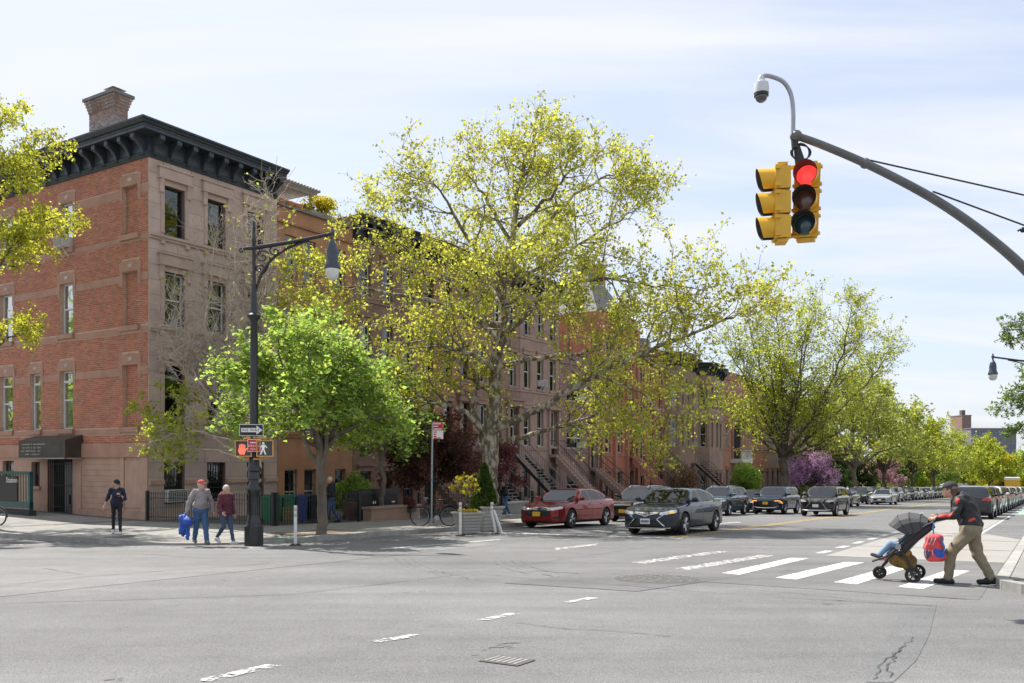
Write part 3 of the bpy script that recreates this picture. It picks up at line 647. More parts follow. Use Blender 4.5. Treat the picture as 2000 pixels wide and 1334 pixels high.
def cornice(par, w, z0, z1, path, mat, brk_front=None, brk_side=None, proj=.95, name='cornice', bmesh_=None):
    h = z1-z0; mb = MB(); bs = (1, proj/.95, (z1-.38-z0-.1)/.95)
    sweep(mb, [(-.1, z0), (.07, z0), (.1, z0+.05), (.07, z0+.1), (.12, z0+.17), (-.1, z0+.17)], path)
    sweep(mb, [(-.1, z0+.17), (.03, z0+.17), (.03, z1-.38), (-.1, z1-.38)], path)
    sweep(mb, [(-.1, z1-.38), (proj-.12, z1-.38), (proj-.12, z1-.27), (proj-.09, z1-.26), (proj-.09, z1-.18), (proj-.02, z1-.18), (proj+.02, z1-.12), (proj+.1, z1-.06), (proj+.1, z1), (-.1, z1)], path)
    c = mb.build(name, mat, par, smooth=None)
    me = bmesh_ or BRK
    if brk_front:
        for i, x in enumerate(brk_front):
            o = link('bracket', me, c); o.location = (x, -.03, z1-.38); o.scale = bs
            if i: # frieze panel between brackets
                x0 = brk_front[i-1]; 
                if x-x0 > .45: MB().box(x0+.17, x-.17, .03, .055, z0+.25, z1-.5, P=Pf).build('frieze_panel', mat, c)
    if brk_side:
        for i, y in enumerate(brk_side):
            o = link('bracket', me, c); o.location = (-.03, y, z1-.38); o.scale = bs; o.rotation_euler = (0, 0, R(-90))
            if i:
                y0 = brk_side[i-1]; MB().box(y0+.17, y-.17, .03, .055, z0+.25, z1-.5, P=Ps).build('frieze_panel', mat, c)
    return c
# ---------------------------------------------------------------- the corner house
cb_root = empty('corner_house', W(21.2, TF), ROTZ, 'four storey corner rowhouse with red brick side wall, mauve stone front and dark cornice', 'house')
BW, BD, ZB = 6.55, 16.0, -2.2
WX = [(.68, 1.64), (2.74, 3.68), (4.84, 5.78)]
LV = [(-.15, 1.5), (2.89, 5.35), (6.89, 9.04), (10.49, 12.44)]
holes = [(a, b, c, d) for a, b in WX for c, d in LV]
mb = MB(); wall_holes(mb, Pf, 0, BW, ZB, 13.45, holes); front = mb.build('front_wall', M_BS1J, cb_root, fix=False)
# ashlar blocks of the front, joints left open
rows = 24; zz0 = -.9; rh = (13.42-zz0)/rows; rr = random.Random(5)
for r in range(rows):
    z0 = zz0+r*rh; z1 = z0+rh
    hs = [(a-.0, b+.0) for a, b, c, d in holes if c < z1-.02 and d > z0+.02]
    for a, b in cut(0, BW, hs):
        # split vertically where a window head cuts a course
        n_ = max(1, round((b-a)/1.35)); off = .5 if r % 2 and n_ > 1 else 0
        xs = [a+(b-a)*k/n_ for k in range(n_+1)]
        if off: xs = [a]+[a+(b-a)*(k+.5)/n_ for k in range(n_)]+[b]
        for x0, x1 in zip(xs[:-1], xs[1:]):
            zt, zb2 = z1, z0
            for ha, hb, hc, hd in holes:
                if ha < (x0+x1)/2 < hb: pass
            mbk = MB(); g = .009; dd = .022+rr.uniform(0, .004)
            mbk.box(x0+g*(x0 > .01), x1-g*(x1 < BW-.01), 0.0, dd, zb2+g*.6, zt-g*.6, P=Pf); mbk.build('stone_block', M_BS1, front)
# pieces of wall above and below windows inside a course
for a, b, c, d in holes:
    r0 = math.floor((c-zz0)/rh); r1 = math.floor((d-zz0)/rh)
    zlo = zz0+r0*rh; zhi = zz0+(r1+1)*rh
    if c-zlo > .03 and c < 13: MB().box(a+.005, b-.005, 0, .023, zlo+.006, c-.004, P=Pf).build('stone_block', M_BS1, front)
    if zhi-d > .03: MB().box(a+.005, b-.005, 0, .023, d+.004, zhi-.006, P=Pf).build('stone_block', M_BS1, front)
for i, (a, b) in enumerate(WX):
    window(Pf, cb_root, a, b, *LV[3], fr=M_BFR, inner=None if i else 'none', mid=.48); window(Pf, cb_root, a, b, *LV[2], fr=M_WFR, inner='curtain')
    window(Pf, cb_root, a, b, *LV[1], fr=M_BFR if i == 0 else M_WFR, inner='none'); window(Pf, cb_root, a, b, *LV[0], fr=M_BFR, inner='none', bars=True)
    for k in (2, 3): hood(Pf, cb_root, a, b, LV[k][1], M_HOOD)
    hood(Pf, cb_root, a, b, LV[1][1], M_HOOD)
    mb = MB(); mb.prism([(a, 5.36), (a, 4.95), (a+.12, 5.2), (a+.3, 5.31), ((a+b)/2, 5.345)], -.06, .0, P=Pf); mb.prism([(b, 5.36), (b, 4.95), (b-.12, 5.2), (b-.3, 5.31), ((a+b)/2, 5.345)], -.06, .0, P=Pf); mb.build('arch_spandrel', M_BS1T, cb_root)
for z in (10.44, 6.82, 2.82):
    mb = MB(); mb.box(.0, BW, .02, .16, z-.1, z, P=Pf); mb.box(.0, BW, .02, .1, z-.2, z-.1, P=Pf); mb.build('string_course', M_HOOD, cb_root)
    for a, b in WX:
        for q in (a-.1, b+.1): MB().box(q-.09, q+.09, .02, .12, z-.34, z-.2, P=Pf).build('sill_block', M_HOOD, cb_root)
mb = MB(); mb.box(0, .66, .022, .12, .62, .78, P=Pf); mb.box(1.66, 2.72, .022, .12, .62, .78, P=Pf); mb.box(3.7, 4.82, .022, .12, .62, .78, P=Pf); mb.box(5.8, BW, .022, .12, .62, .78, P=Pf); mb.build('base_course', M_BS1T, cb_root)
ac_unit(Pf, cb_root, 1.16, -.1, .9, .5, -.1, .25, False)
# side wall
SWX = dict(A=(5.04, 5.98), B=(9.7, 10.75), C=(7.45, 8.25)); BL = (.65, 1.63)
sh = [(SWX[k][0], SWX[k][1], c, d) for k in 'AB' for c, d in (LV[3], LV[2], LV[1])]+[(SWX['C'][0], SWX['C'][1], *LV[1])]
blind = [(BL[0], BL[1], c, d) for c, d in (LV[3], LV[2], LV[1])]
base_h = [(9.62, 10.55, .0, 1.55), (7.55, 8.2, .45, 1.5), (5.1, 6.95, ZB, 1.62)]
mb = MB(); wall_holes(mb, Ps, 0, BD, 2.0, 13.45, sh+blind, .16); sidew = mb.build('side_wall', M_MORT, cb_root, fix=False)
mb = MB(); wall_holes(mb, Ps, 0, BD, ZB, 2.0, base_h, .3); sbase = mb.build('side_base', M_BS1T, cb_root, fix=False)
for a, b, c, d in blind:
    MB().quad(Ps(a, -.16, c), Ps(b, -.16, c), Ps(b, -.16, d), Ps(a, -.16, d)).build('blind_panel', M_MORT, cb_root, fix=False)
    bricks(lambda u, n, v: Ps(u, n-.16, v), a, b, c, d, [], M_BRICK, sidew, seed=7)
bands = []
def sband(z0, z1, gaps, nn=.018):
    for a, b in cut(0.0, BD, gaps): MB().box(a, b, .0, nn, z0, z1, P=Ps).build('stone_band', M_BAND, cb_root); bands.append((a, b, z0, z1))
for k in (3, 2, 1):
    c, d = LV[k]; cols = [BL, SWX['A'], SWX['B']]+([SWX['C']] if k == 1 else [])
    sband(d-.42, d-.1, [(a-.2, b+.2) for a, b in cols]); sband(c-.28, c-.06, [(a-.12, b+.12) for a, b in cols])
    for a, b in cols:
        mb = MB(); pl = [(a-.2, d-.55), (a, d-.55), (a, d), (b, d), (b, d-.55), (b+.2, d-.55), (b+.2, d+.34), (b+.06, d+.4), ((a+b)/2, d+.46), (a-.06, d+.4), (a-.2, d+.34)]
        mb.prism(pl, 0, .032, P=Ps); mb.build('lintel', M_BAND, cb_root); bands.append((a-.2, b+.2, d-.55, d+.36)); bands.append((a-.06, b+.06, d+.36, d+.46))
        MB().box((a+b)/2-.12, (a+b)/2+.12, .032, .045, d+.16, d+.3, P=Ps).build('carved_flower', M_BS1, cb_root)
        MB().box(a-.12, b+.12, -.15, .12, c-.2, c, P=Ps).build('sill', M_BAND, cb_root); bands.append((a-.12, b+.12, c-.28, c))
bricks(Ps, .02, BD, 2.27, 13.42, sh+blind+bands, M_BRICK, sidew)
for k in 'AB':
    for q in (3, 2, 1): window(Ps, cb_root, *SWX[k], *LV[q], fr=M_WFR, inner='blind' if q == 2 else 'curtain', transom=q == 1, n=-.17)
window(Ps, cb_root, *SWX['C'], *LV[1], fr=M_WFR, inner='blind', transom=True, n=-.17)
ac_unit(Ps, cb_root, 5.5, 10.52); ac_unit(Ps, cb_root, 10.2, 10.52)
MB().box(-.0, BD, .0, .1, 1.69, 2.26, P=Ps).build('stone_band', M_BAND, cb_root)
for a, b in ((.0, .45), (1.5, 1.75), (4.4, 4.75)): MB().box(a, b, .0, .06, ZB, 1.69, P=Ps).build('pilaster', M_BS1T, cb_root)
MB().box(.0, 4.6, .0, .08, -1.9, -.42, P=Ps).build('plinth', pm('plinth_stone', (0.4, 0.255, 0.19), .9, .15, 2), cb_root)
for i in range(9): MB().box(1.75, 4.4, .0, .02, -.4+i*.225, -.4+i*.225+.21, P=Ps).build('stone_course', M_BS1T, cb_root)
MB().box(.47, 1.48, .0, .03, -.3, 1.55, P=Ps).build('wall_panel', M_BS1T, cb_root)
window(Ps, cb_root, 9.62, 10.55, .0, 1.55, fr=M_BFR, inner='none', bars=True); window(Ps, cb_root, 7.55, 8.2, .45, 1.5, fr=M_BFR, inner='none'); sill(Ps, cb_root, 7.55, 8.2, .45, M_BS1T)
# doorway below the awning, with a folding gate
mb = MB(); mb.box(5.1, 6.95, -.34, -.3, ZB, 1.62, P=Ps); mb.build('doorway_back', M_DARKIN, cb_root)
mb = MB(); mb.box(5.45, 5.98, -.25, -.2, ZB, 1.5, P=Ps); dr = mb.build('door', pm('grey_metal_door', (.22, .22, .235), .5, .1, 4), cb_root)
mb = MB(); mb.box(5.55, 5.6, -.2, -.15, -.3, .1, P=Ps); mb.build('handle', M_STEEL, dr)
mb = MB()
for i in range(12):
    y = 5.12+(.36 if i > 5 else 0)*0+i*.155; mb.box(y, y+.022, .03, .052, ZB, 1.6, P=Ps)
for z in (-.4, .5, 1.4): mb.box(5.1, 6.95, .025, .057, z, z+.025, P=Ps)
mb.build('security_gate', M_STEEL, cb_root)
for y in (5.0, 6.8): MB().box(y-.25, y+.25, .03, .5, ZB, -.72, P=Ps).build('step_block', M_WHITEP, cb_root)
# cornice, roof, chimney
zc0, zc1 = 13.36, 14.56
path = [lambda n: (BW, -n), lambda n: (-n, -n), lambda n: (-n, BD)]
cornice(cb_root, BW, zc0, zc1, path, M_BCORN, [.22+i*.765 for i in range(9)], [.22+.84*i for i in range(19)], .76)
MB().box(.0, BW, .0, BD, zc1-.3, zc1-.12).build('roof', M_ROOF, cb_root)
mb = MB(); mb.box(BW-.02, BW, .0, BD, ZB, 14.6); mb.box(0, BW, BD-.02, BD, ZB, 14.6); mb.build('party_wall', M_BRICK, cb_root)
ch = MB().box(1.0, 1.62, 3.7, 5.5, 14.5, 17.0).build('chimney', M_MORT, cb_root)
Pcs = lambda u, n, v: (1.0-n, 3.7+u, v); Pcf = lambda u, n, v: (1.0+u, 3.7-n, v)
M_CHB = pm('weathered_brick', (0.36, 0.19, 0.14), .92, .35, 3, island=.3, col2=(.32, .29, .28))
for P_, L_, sd in ((Pcs, 1.8, 2), (Pcf, .62, 3)):
    rr = random.Random(sd); n_r = 32
    for i_ in range(1): bricks(P_, 0, L_, 15.3, 16.5, [], M_CHB, ch, seed=sd)
    for k in range(4): bricks(lambda u, n, v, k=k, P_=P_: P_(u, n+.035*(k+1), v), -.035*(k+1), L_+.0, 16.5+k*.13, 16.63+k*.13, [], M_CHB, ch, seed=sd+k)
for k in range(4): MB().box(1.0-.035*(k+1), 1.62+.035*(k+1), 3.7-.035*(k+1), 5.5+.035*(k+1), 16.5+k*.13, 16.63+k*.13).build('corbel', M_MORT, ch)
MB().box(.99, 1.56, 3.69, 5.4, 15.0, 16.1).build('cement_patch', pm('grey_render', (.30, .285, .28), .9, .35, 2.2), ch)
MB().box(.8, 1.82, 3.5, 5.7, 17.0, 17.13).build('cap', M_SLATE, ch)
mb = MB(); mb.box(1.15, 1.5, 3.95, 4.35, 17.13, 17.36); mb.build('flue', M_TERRA, ch); mb = MB(); mb.add([(1.0, 3.8, 17.36), (1.65, 3.8, 17.36), (1.65, 4.5, 17.36), (1.0, 4.5, 17.36), (1.2, 4.0, 17.5), (1.45, 4.0, 17.5), (1.45, 4.3, 17.5), (1.2, 4.3, 17.5)], [(0, 1, 2, 3), (4, 5, 6, 7), (0, 1, 5, 4), (1, 2, 6, 5), (2, 3, 7, 6), (3, 0, 4, 7)]); mb.build('flue_hood', pm('galvanised', (.4, .39, .37), .5, .2, 6, metal=.5), ch)
MB().box(.85, 1.8, 3.5, 5.7, 14.7, 15.3).build('flashing', M_WHITEP, ch)
mb = MB(); mb.ball((5.0, .5, 14.62), .34, 14, 8, (1, 1, .9)); mb.build('roof_vent', pm('roof_vent_grey', (.2, .2, .19), .6), cb_root, smooth=60)
# awning over the side door
aw = empty('awning', W(21.2, TF), ROTZ, 'dark brown box awning with pale lettering over the brick side door', 'awning')
pl = [(.06, 2.62), (.12, 2.62), (.8, 2.4), (.8, 1.66), (.06, 1.66)]
M_AWN = pm('awning_vinyl', (.055, .045, .038), .55, .3, 3)
mb = MB(); mb.prism(pl, 4.3, 7.75, P=lambda a, b, c: Ps(a, b, c), axis='x'); mb.build('canopy', M_AWN, aw)
mb = MB(); mb.box(4.25, 7.8, .76, .84, 1.62, 1.68, P=Ps); mb.box(4.25, 4.31, .06, .84, 1.62, 1.68, P=Ps); mb.build('valance_bar', M_WOOD, aw)
M_LET = pm('lettering_cream', (.55, .52, .45), .7, .1, 5)
rr = random.Random(4)
for row, (y0, y1, z) in enumerate(((7.6, 5.95, 2.25), (7.45, 6.1, 2.11), (7.55, 5.95, 1.97), (7.3, 6.2, 1.83))):
    mb = MB(); y = y0
    while y > y1:
        w_ = rr.uniform(.035, .06)
        if rr.random() > .16:
            h_ = rr.choice([.045, .045, .065]); mb.box(y-w_, y, .803, .807, z-.03, z-.03+h_*.35, P=Ps); mb.box(y-w_*.35, y, .803, .807, z-.03, z-.03+h_, P=Ps); mb.box(y-w_*.7, y-w_*.25, .803, .807, z-.03+h_*.8, z-.03+h_, P=Ps)
        y -= w_+.022
    mb.build('lettering', M_LET, aw)
def put_text(body, size, parent, loc, rot, mat, sc=(1, 1), name='lettering', align='CENTER', ext=.002):
    me = text_mesh(body, size, align, sc, ext); o = link(name, me, parent, mat); o.location = loc; o.rotation_euler = rot; return o
put_text('P.C', .12, aw, Ps(5.8, .806, 2.25), (R(90), 0, R(-90)), M_LET)
# ---------------------------------------------------------------- general row house
def stoop(par, x, zd, ztop_n, w=1.25, run=4.2, zb=-1.4, iron=False, mat=None, rail=M_STEEL, n0=.0):
    """front steps from the parlour door down towards the street; each step a part"""
    st_ = empty('stoop'); st_.parent = par; nst = max(8, int((zd-zb)/.185)); dz = (zd-zb)/nst; dy = run/nst; mat = mat or M_BS3T
    MB().box(x-w/2, x+w/2, n0, n0+.55, zd-.22, zd-.02, P=Pf).build('landing', mat, st_)
    for i in range(nst):
        n1 = n0+.55+i*dy; zt = zd-.02-i*dz
        if iron: MB().box(x-w/2, x+w/2, n1, n1+dy+.03, zt-dz-.04, zt-dz, P=Pf).build('tread', mat, st_)
        else: MB().box(x-w/2, x+w/2, n1-.02, n1+dy+.02, max(zb-.4, zt-dz-.5), zt-dz, P=Pf).build('step', mat, st_)
    if iron or not iron:
        for sd in (-1, 1):
            xx = x+sd*(w/2+.03); mb = MB(); a = Vector(Pf(xx, n0+.55, zd)); b = Vector(Pf(xx, n0+.55+run, zb))
            mb.tube([Pf(xx, n0+.1, zd+.95), a+Vector((0, 0, .95)), b+Vector((0, 0, .95)), b+Vector((0, -.12, .85))], .028, 6); mb.tube([a+Vector((0, 0, .15)), b+Vector((0, 0, .15))], .018, 5)
            mb.build('handrail', M_RAIL if iron else rail, st_)
            mb = MB(); N = int(run/.16)
            for i in range(N+1):
                p = a.lerp(b, i/N); mb.tube([p+Vector((0, 0, .12)), p+Vector((0, 0, .94))], .009, 4, cap=False)
            q = mb.build('baluster_row', rail, st_); q['kind'] = 'stuff'
            if iron: MB().prism([(-(n0+.55), zd-.05), (-(n0+.55+run), zb-.05), (-(n0+.55+run), zb-.3), (-(n0+.55), zd-.32)], xx-.02, xx+.02, axis='x').build('stringer', rail, st_)
    for sd in (-1, 1):
        p = Pf(x+sd*(w/2+.03), n0+.55+run, zb)
        MB().box(p[0]-.06, p[0]+.06, p[1]-.06, p[1]+.06, zb-.4, zb+1.05).build('newel', rail, st_)
    return st_
def house(label, s0, w, zt, wall, trim, lv, xs, corn=None, door=None, stoop_kw=None, heads='flat', depth=12, t0=TF, frs=None, bay=None, brick=None, ac=(), roof=True, name='rowhouse', inner=None, cornproj=.7, bars0=True, sl=True):
    root = empty(name, W(s0, t0), ROTZ, label, 'house'); zb = -KS*W(s0, t0).y-1.0
    hl = [(a, b, c, d) for a, b in xs for c, d in lv if not (door and a < door[0] < b and c < door[1]+.3 and d > door[1]-.3)]
    if door: hl.append((door[0]-.55, door[0]+.55, door[1], door[2]))
    off = 0
    P = Pf
    mb = MB(); wall_holes(mb, P, 0, w, zb, zt, hl)
    fw = mb.build('front_wall', wall if not brick else brick[1], root, fix=False)
    if brick: bricks(P, 0, w, zb+.5, zt-.02, hl, brick[0], fw, seed=int(s0))
    for i, (a, b, c, d) in enumerate(hl):
        if door and i == len(hl)-1 and a < door[0] < b and abs(c-door[1]) < 1e-6: continue
        f = (frs or [M_WFR])[i % len(frs or [1])]; low = c < lv[0][1]-.1
        window(P, root, a, b, c, d, fr=f, inner=inner, bars=low and bars0)
        if heads: hood(P, root, a, b, d, trim, heads)
        if sl: sill(P, root, a, b, c, trim)
    if door:
        x, z0, z1 = door; mb = MB(); mb.box(x-.55, x+.55, -.3, -.25, z0, z1-.55, P=P); d_ = mb.build('door', M_DOOR, root)
        for q in (-.27, .27):
            for z_, h_ in ((z0+.25, .6), (z0+1.0, .9)): MB().box(x+q-.19, x+q+.19, -.25, -.235, z_, min(z_+h_, z1-.65), P=P).build('door_panel', M_DOOR, d_)
        MB().ball(P(x+.04, -.2, z0+1.0), .035, 8, 6).build('handle', M_RAIL, d_)
        MB().quad(P(x-.5, -.27, z1-.5), P(x+.5, -.27, z1-.5), P(x+.5, -.27, z1-.03), P(x-.5, -.27, z1-.03)).build('transom_light', M_GLASS, root, fix=False)
        mb = MB(); mb.box(x-.8, x-.56, 0, .14, z0, z1, P=P); mb.box(x+.56, x+.8, 0, .14, z0, z1, P=P); mb.box(x-.95, x+.95, 0, .3, z1, z1+.35, P=P); mb.box(x-1.05, x+1.05, 0, .42, z1+.35, z1+.47, P=P); mb.build('door_surround', trim, root)
    for z in [c-.16 for c, d in lv[1:]]:
        for a, b in cut(0, w, [(h[0]-.1, h[1]+.1) for h in hl if h[2] < z+.05 and h[3] > z-.08]): MB().box(a, b, 0, .06, z-.12, z, P=P).build('string_course', trim, root)
    if corn:
        path = [lambda n: (0-.0, -n), lambda n: (w, -n)]; N = max(4, round(w/.8))
        cornice(root, w, zt-1.2, zt, path, corn, [.25+i*(w-.5)/(N-1) for i in range(N)], None, cornproj)
    else:
        MB().box(0, w, 0, .1, zt-.75, zt-.65, P=P).build('cornice', trim, root); MB().box(0, w, -.3, .14, zt, zt+.1, P=P).build('coping', M_SLATE, root)
    if roof: MB().box(.01, w-.01, .02, depth, zt-.6, zt-.35).build('roof', M_ROOF, root)
    mb = MB(); mb.box(.0, .02, .0, depth, zb, zt-.02); mb.box(w-.02, w, .0, depth, zb, zt-.02); mb.box(.02, w-.02, depth-.02, depth, zb, zt-.02); mb.build('party_wall', wall if not brick else brick[1], root)
    for a_ in ac: ac_unit(P, root, *a_)
    if stoop_kw: stoop(root, door[0], door[1], None, zb=-KS*W(s0+door[0], t0-4.5).y+.3, **stoop_kw)
    return root
LVB = [(-.95, 1.0), (2.55, 5.0), (6.4, 8.6), (9.95, 11.9)]
X3 = lambda w, a=.5, ww=.85: [(a+i*(w-2*a-ww)/2, a+ww+i*(w-2*a-ww)/2) for i in range(3)]
b2 = house('ochre brownstone with roof terrace beside the corner house', 27.77, 5.0, 13.15, M_BS2, M_BS2T, [(-.9, 1.15), (2.9, 5.3), (6.4, 8.6), (9.92, 11.94)], [(.46, 1.26), (1.7, 2.46), (3.75, 4.5)], None, None, None, heads=None, inner='curtain')
hz_ = [('dark brownstone with black bracketed cornice, first right of the ochre one', pm('umber_front', (.235, .14, .10), .87, .2, 1.0, bump=.1), M_BS3), ('red brown rowhouse with black cornice behind the green street tree', pm('redbrown_front', (.34, .165, .11), .87, .2, 1.0, bump=.1), M_BS3T), ('dark brownstone with iron stair behind the big plane tree trunk', M_BS3, M_BS3T), ('rose brownstone with black cornice next to the low brick infill', M_BS4, M_BS4T)]
for i, (lb, wm, tm) in enumerate(hz_):
    house(lb, 32.79+i*5.35, 5.33, 13.9, wm, tm, LVB, X3(5.33), M_BCORN2, (4.5, 2.0, 5.1), dict(iron=(i in (1, 2)), mat=tm if i in (0, 3) else pm('worn_tread', (.22, .21, .2), .6, .3, 6), w=1.2, run=3.7), heads='flat', frs=[M_WFR, M_BFR, M_WFR, M_WFR][i:i+1], ac=[(2.66, 6.62)] if i == 3 else ())
house('low purple brown brick infill house with wide white windows', 54.2, 6.45, 9.3, None, M_BS3T, [(-1.1, .7), (2.45, 4.0), (5.9, 7.4)], [(1.1, 3.6)], None, (5.3, 1.0, 3.6), dict(w=1.3, run=3.4, mat=M_BS3T), heads=None, brick=(M_IFB, M_IFM), inner='blind', ac=[(3.2, 2.5), (3.2, 5.95)])
rb_ = house('red sandstone house with steep grey slate pyramid roof', 60.7, 7.2, 13.2, M_RED, M_REDT, [(-1.3, .7), (2.2, 4.6), (5.7, 7.8), (9.1, 11.2)], X3(7.2, .9, 1.0), None, (5.6, 2.0, 5.0), dict(w=1.3, run=4.0, mat=M_REDT), heads='flat')
for q in (.0, 2.35, 4.65, 6.75): MB().box(q, q+.42, .0, .22, -3, 12.4, P=Pf).build('pier', M_REDT, rb_)
mb = MB(); mb.add([(.2, .3, 13.2), (6.6, .3, 13.2), (6.6, 6.4, 13.2), (.2, 6.4, 13.2), (3.4, 3.3, 18.4)], [(0, 1, 4), (1, 2, 4), (2, 3, 4), (3, 0, 4), (0, 1, 2, 3)]); rf = mb.build('slate_roof', M_SLATE, rb_)
MB().box(4.6, 5.5, 2.2, 3.2, 13.5, 18.0).build('chimney', M_REDT, rb_)
house('brown stone house with tall narrow windows right of the red one', 67.95, 5.9, 11.3, M_RED, M_REDT, [(-1.7, .3), (1.6, 4.0), (5.2, 7.2), (8.3, 10.0)], X3(5.9), None, (4.9, 1.5, 4.5), dict(w=1.2, run=3.9, mat=M_BS3T), heads='flat')
LVF = [(-2.0, -.1), (1.0, 3.3), (3.9+.0, 6.1), (7.0, 9.0)]
LVF = [(-1.9, .3), (2.9, 5.4), (6.7, 8.8)]
def bayhouse(label, s0, w, zt, wall, trim, lv, corn):
    r_ = house(label, s0, w, zt, wall, trim, lv, [(w-1.5, w-.65)], None, (w-1.1, 1.6, 2.5) if False else None, None, heads='flat')
    bw, bd = w*.55, .95; mb = MB(); x0 = .35
    pts = [(x0, 0), (x0+.75, bd), (x0+bw-.75, bd), (x0+bw, 0)]
    faces_ = list(zip(pts[:-1], pts[1:]))
    for (ax, an), (bx_, bn) in faces_:
        L_ = math.hypot(bx_-ax, bn-an)
        def Pb(u, n, v, ax=ax, an=an, bx_=bx_, bn=bn, L_=L_):
            du, dn = (bx_-ax)/L_, (bn-an)/L_; return Pf(ax+du*u-dn*n, an+dn*u+du*n, v)
        k = 2 if L_ > 1.4 else 1; ww = .62
        hl = [(L_*(i+.5)/k-ww/2, L_*(i+.5)/k+ww/2, c, d) for i in range(k) for c, d in lv]
        m2 = MB(); wall_holes(m2, Pb, 0, L_, lv[0][0]-1.2, zt-.6, hl); m2.build('bay_wall', trim, r_, fix=False)
        for h in hl: window(Pb, r_, *h, fr=M_WFR); hood(Pb, r_, h[0], h[1], h[3], trim, 'flat'); 
    m2 = MB(); m2.prism([(a, -b) for a, b in pts], zt-.6, zt-.5, axis='z'); m2.build('bay_roof', M_ROOF, r_)
    mb = MB(); sw = [lambda n: (0, -n), lambda n: (x0-.0, -n)]
    pth = [lambda n: (-.0, -n), lambda n: (x0-.3*n, -n), lambda n: (x0+.75-.4*n, -(bd+n)), lambda n: (x0+bw-.75+.4*n, -(bd+n)), lambda n: (x0+bw+.3*n, -n), lambda n: (w, -n)]
    c = cornice(r_, w, zt-1.2, zt, pth, corn, None, None, .55)
    for x_ in [x0+.85+i*(bw-1.7)/3 for i in range(4)]: o = link('bracket', BRK, c); o.location = (x_, -bd-.02, zt-.45); o.scale = (1, .7, .8)
    for x_ in (x0+bw+.5, w-.9, w-.25): o = link('bracket', BRK, c); o.location = (x_, -.03, zt-.45); o.scale = (1, .7, .8)
    return r_
f1 = bayhouse('brown bay fronted house with black cornice and white roof edge', 73.9, 8.0, 11.4, M_BS4, M_BS3T, LVF, M_BCORN2)
ac_unit(Pf, f1, 6.9, 2.95); ac_unit(Pf, f1, 6.9, 6.75); MB().box(2.0, 3.6, 3, 4.2, 11.0, 13.1).build('chimney', M_SLATE, f1)
stoop(f1, 7.0, 1.4, None, zb=-2.2, run=4.2, iron=True, mat=M_BS3T)
f2 = bayhouse('reddish bay fronted house with bracketed black cornice', 81.95, 8.2, 11.2, M_BS4T, M_BS4, LVF, M_BCORN2)
f3 = house('orange brick house with round arched balcony', 90.2, 8.6, 11.0, M_OR, M_REDT, [(-2.2, .6), (2.9, 5.2), (6.5, 8.4)], [(.8, 1.7), (6.6, 7.5)], None, None, None, heads='flat', brick=(M_OR, M_IFM))
mb = MB(); ring_pts = []
for k in range(13):
    a = math.pi*k/12; ring_pts.append((4.2+1.5*math.cos(a), 4.3+1.5*math.sin(a)))
mb.prism(ring_pts+[(2.7, 1.8), (5.7, 1.8)], .02, .04, P=Pf); mb.build('arch_dark_panel', M_DARKIN, f3)  # near-black panel on the solid wall paints the shade of a deep arch
mb = MB(); mb.tube([Pf(a, .1, b) for a, b in [(5.7, 1.8)]+ring_pts+[(2.7, 1.8)]], .14, 6); mb.build('arch_ring', M_REDT, f3)
MB().box(2.3, 6.1, .0, 1.3, 1.3, 1.75, P=Pf).build('balcony', M_WHITEP, f3)
for x_ in (2.5, 4.2, 5.8): MB().box(x_-.15, x_+.15, .9, 1.2, -4, 1.3, P=Pf).build('column', M_REDT, f3)
mb = MB()
for k in range(14): mb.box(2.35+k*.28, 2.43+k*.28, 1.15, 1.25, 1.75, 2.6, P=Pf)
mb.box(2.3, 6.1, 1.1, 1.3, 2.6, 2.7, P=Pf); mb.build('balustrade', M_WHITEP, f3)
house('dark red brick house beside the arched balcony house', 98.85, 7.0, 10.8, M_RED, M_BS4T, LVF, X3(7.0), None, None, None, heads='flat', brick=(M_BRICK, M_MORT))
house('red brownstone half hidden by the large yellow green tree', 105.9, 6.5, 10.6, M_BS4, M_REDT, LVF, X3(6.5), M_BCORN2, None, None, heads='flat')
for i in range(5): house(('%s brownstone far down the row, number %s from the yellow green tree' % (['rose', 'dark', 'ochre', 'red', 'brown'][i], ['one', 'two', 'three', 'four', 'five'][i])), 112.5+i*7, 6.9, 10+.2*(i % 2), [M_BS4, M_BS3, M_BS2, M_RED, M_BS3][i], M_BS4T, [(-2.6, -.6), (1.5, 3.7), (5.4, 7.4)], X3(6.9, .9, .95), M_BCORN2 if i % 2 else None, None, None, heads='flat')
# ---------------------------------------------------------------- roof terrace of the ochre house
pg = empty('roof_pergola', W(27.77, TF, 13.0), ROTZ, 'grey wooden slatted pergola on the ochre house roof', 'pergola')
for x_ in (.3, 3.3):
    for y_ in (1.2, 5.2): MB().box(x_-.06, x_+.06, y_-.06, y_+.06, -.4, 1.75).build('post', M_WOOD, pg)
for y_ in (1.2, 5.2): MB().box(.0, 3.7, y_-.05, y_+.05, 1.6, 1.78).build('beam', M_WOOD, pg)
sl_me = MB().box(-.03, .03, .9, 5.6, 1.78, 1.9).mesh('slat', M_WOOD)
for i in range(19): o = link('slat', sl_me, pg); o.location = (.05+i*.2, 0, 0)
for i, (x_, l_) in enumerate(((1.05, 'leftmost'), (1.6, 'middle'), (2.1, 'rightmost'))):
    cp = empty('chimney_pot', W(27.77+x_, TF+.9, 12.9), ROTZ, l_+' terracotta chimney pot on the ochre house roof', 'chimney pot', 'terracotta chimney pots')
    MB().lathe([(.2, 0), (.21, .1), (.19, .7), (.24, .76), (.24, .9), (.18, .9)], 14).build('pot', M_TERRA, cp, smooth=40)
MB().box(2.7, 4.9, 2.2, 6, 12.6, 14.4).build('roof_bulkhead', M_WHITEP, b2)
rp_ = empty('roof_planter', W(27.77+3.3, TF+.55, 12.8), ROTZ, 'wooden planter box holding the yellow shrub at the roof edge', 'planter')
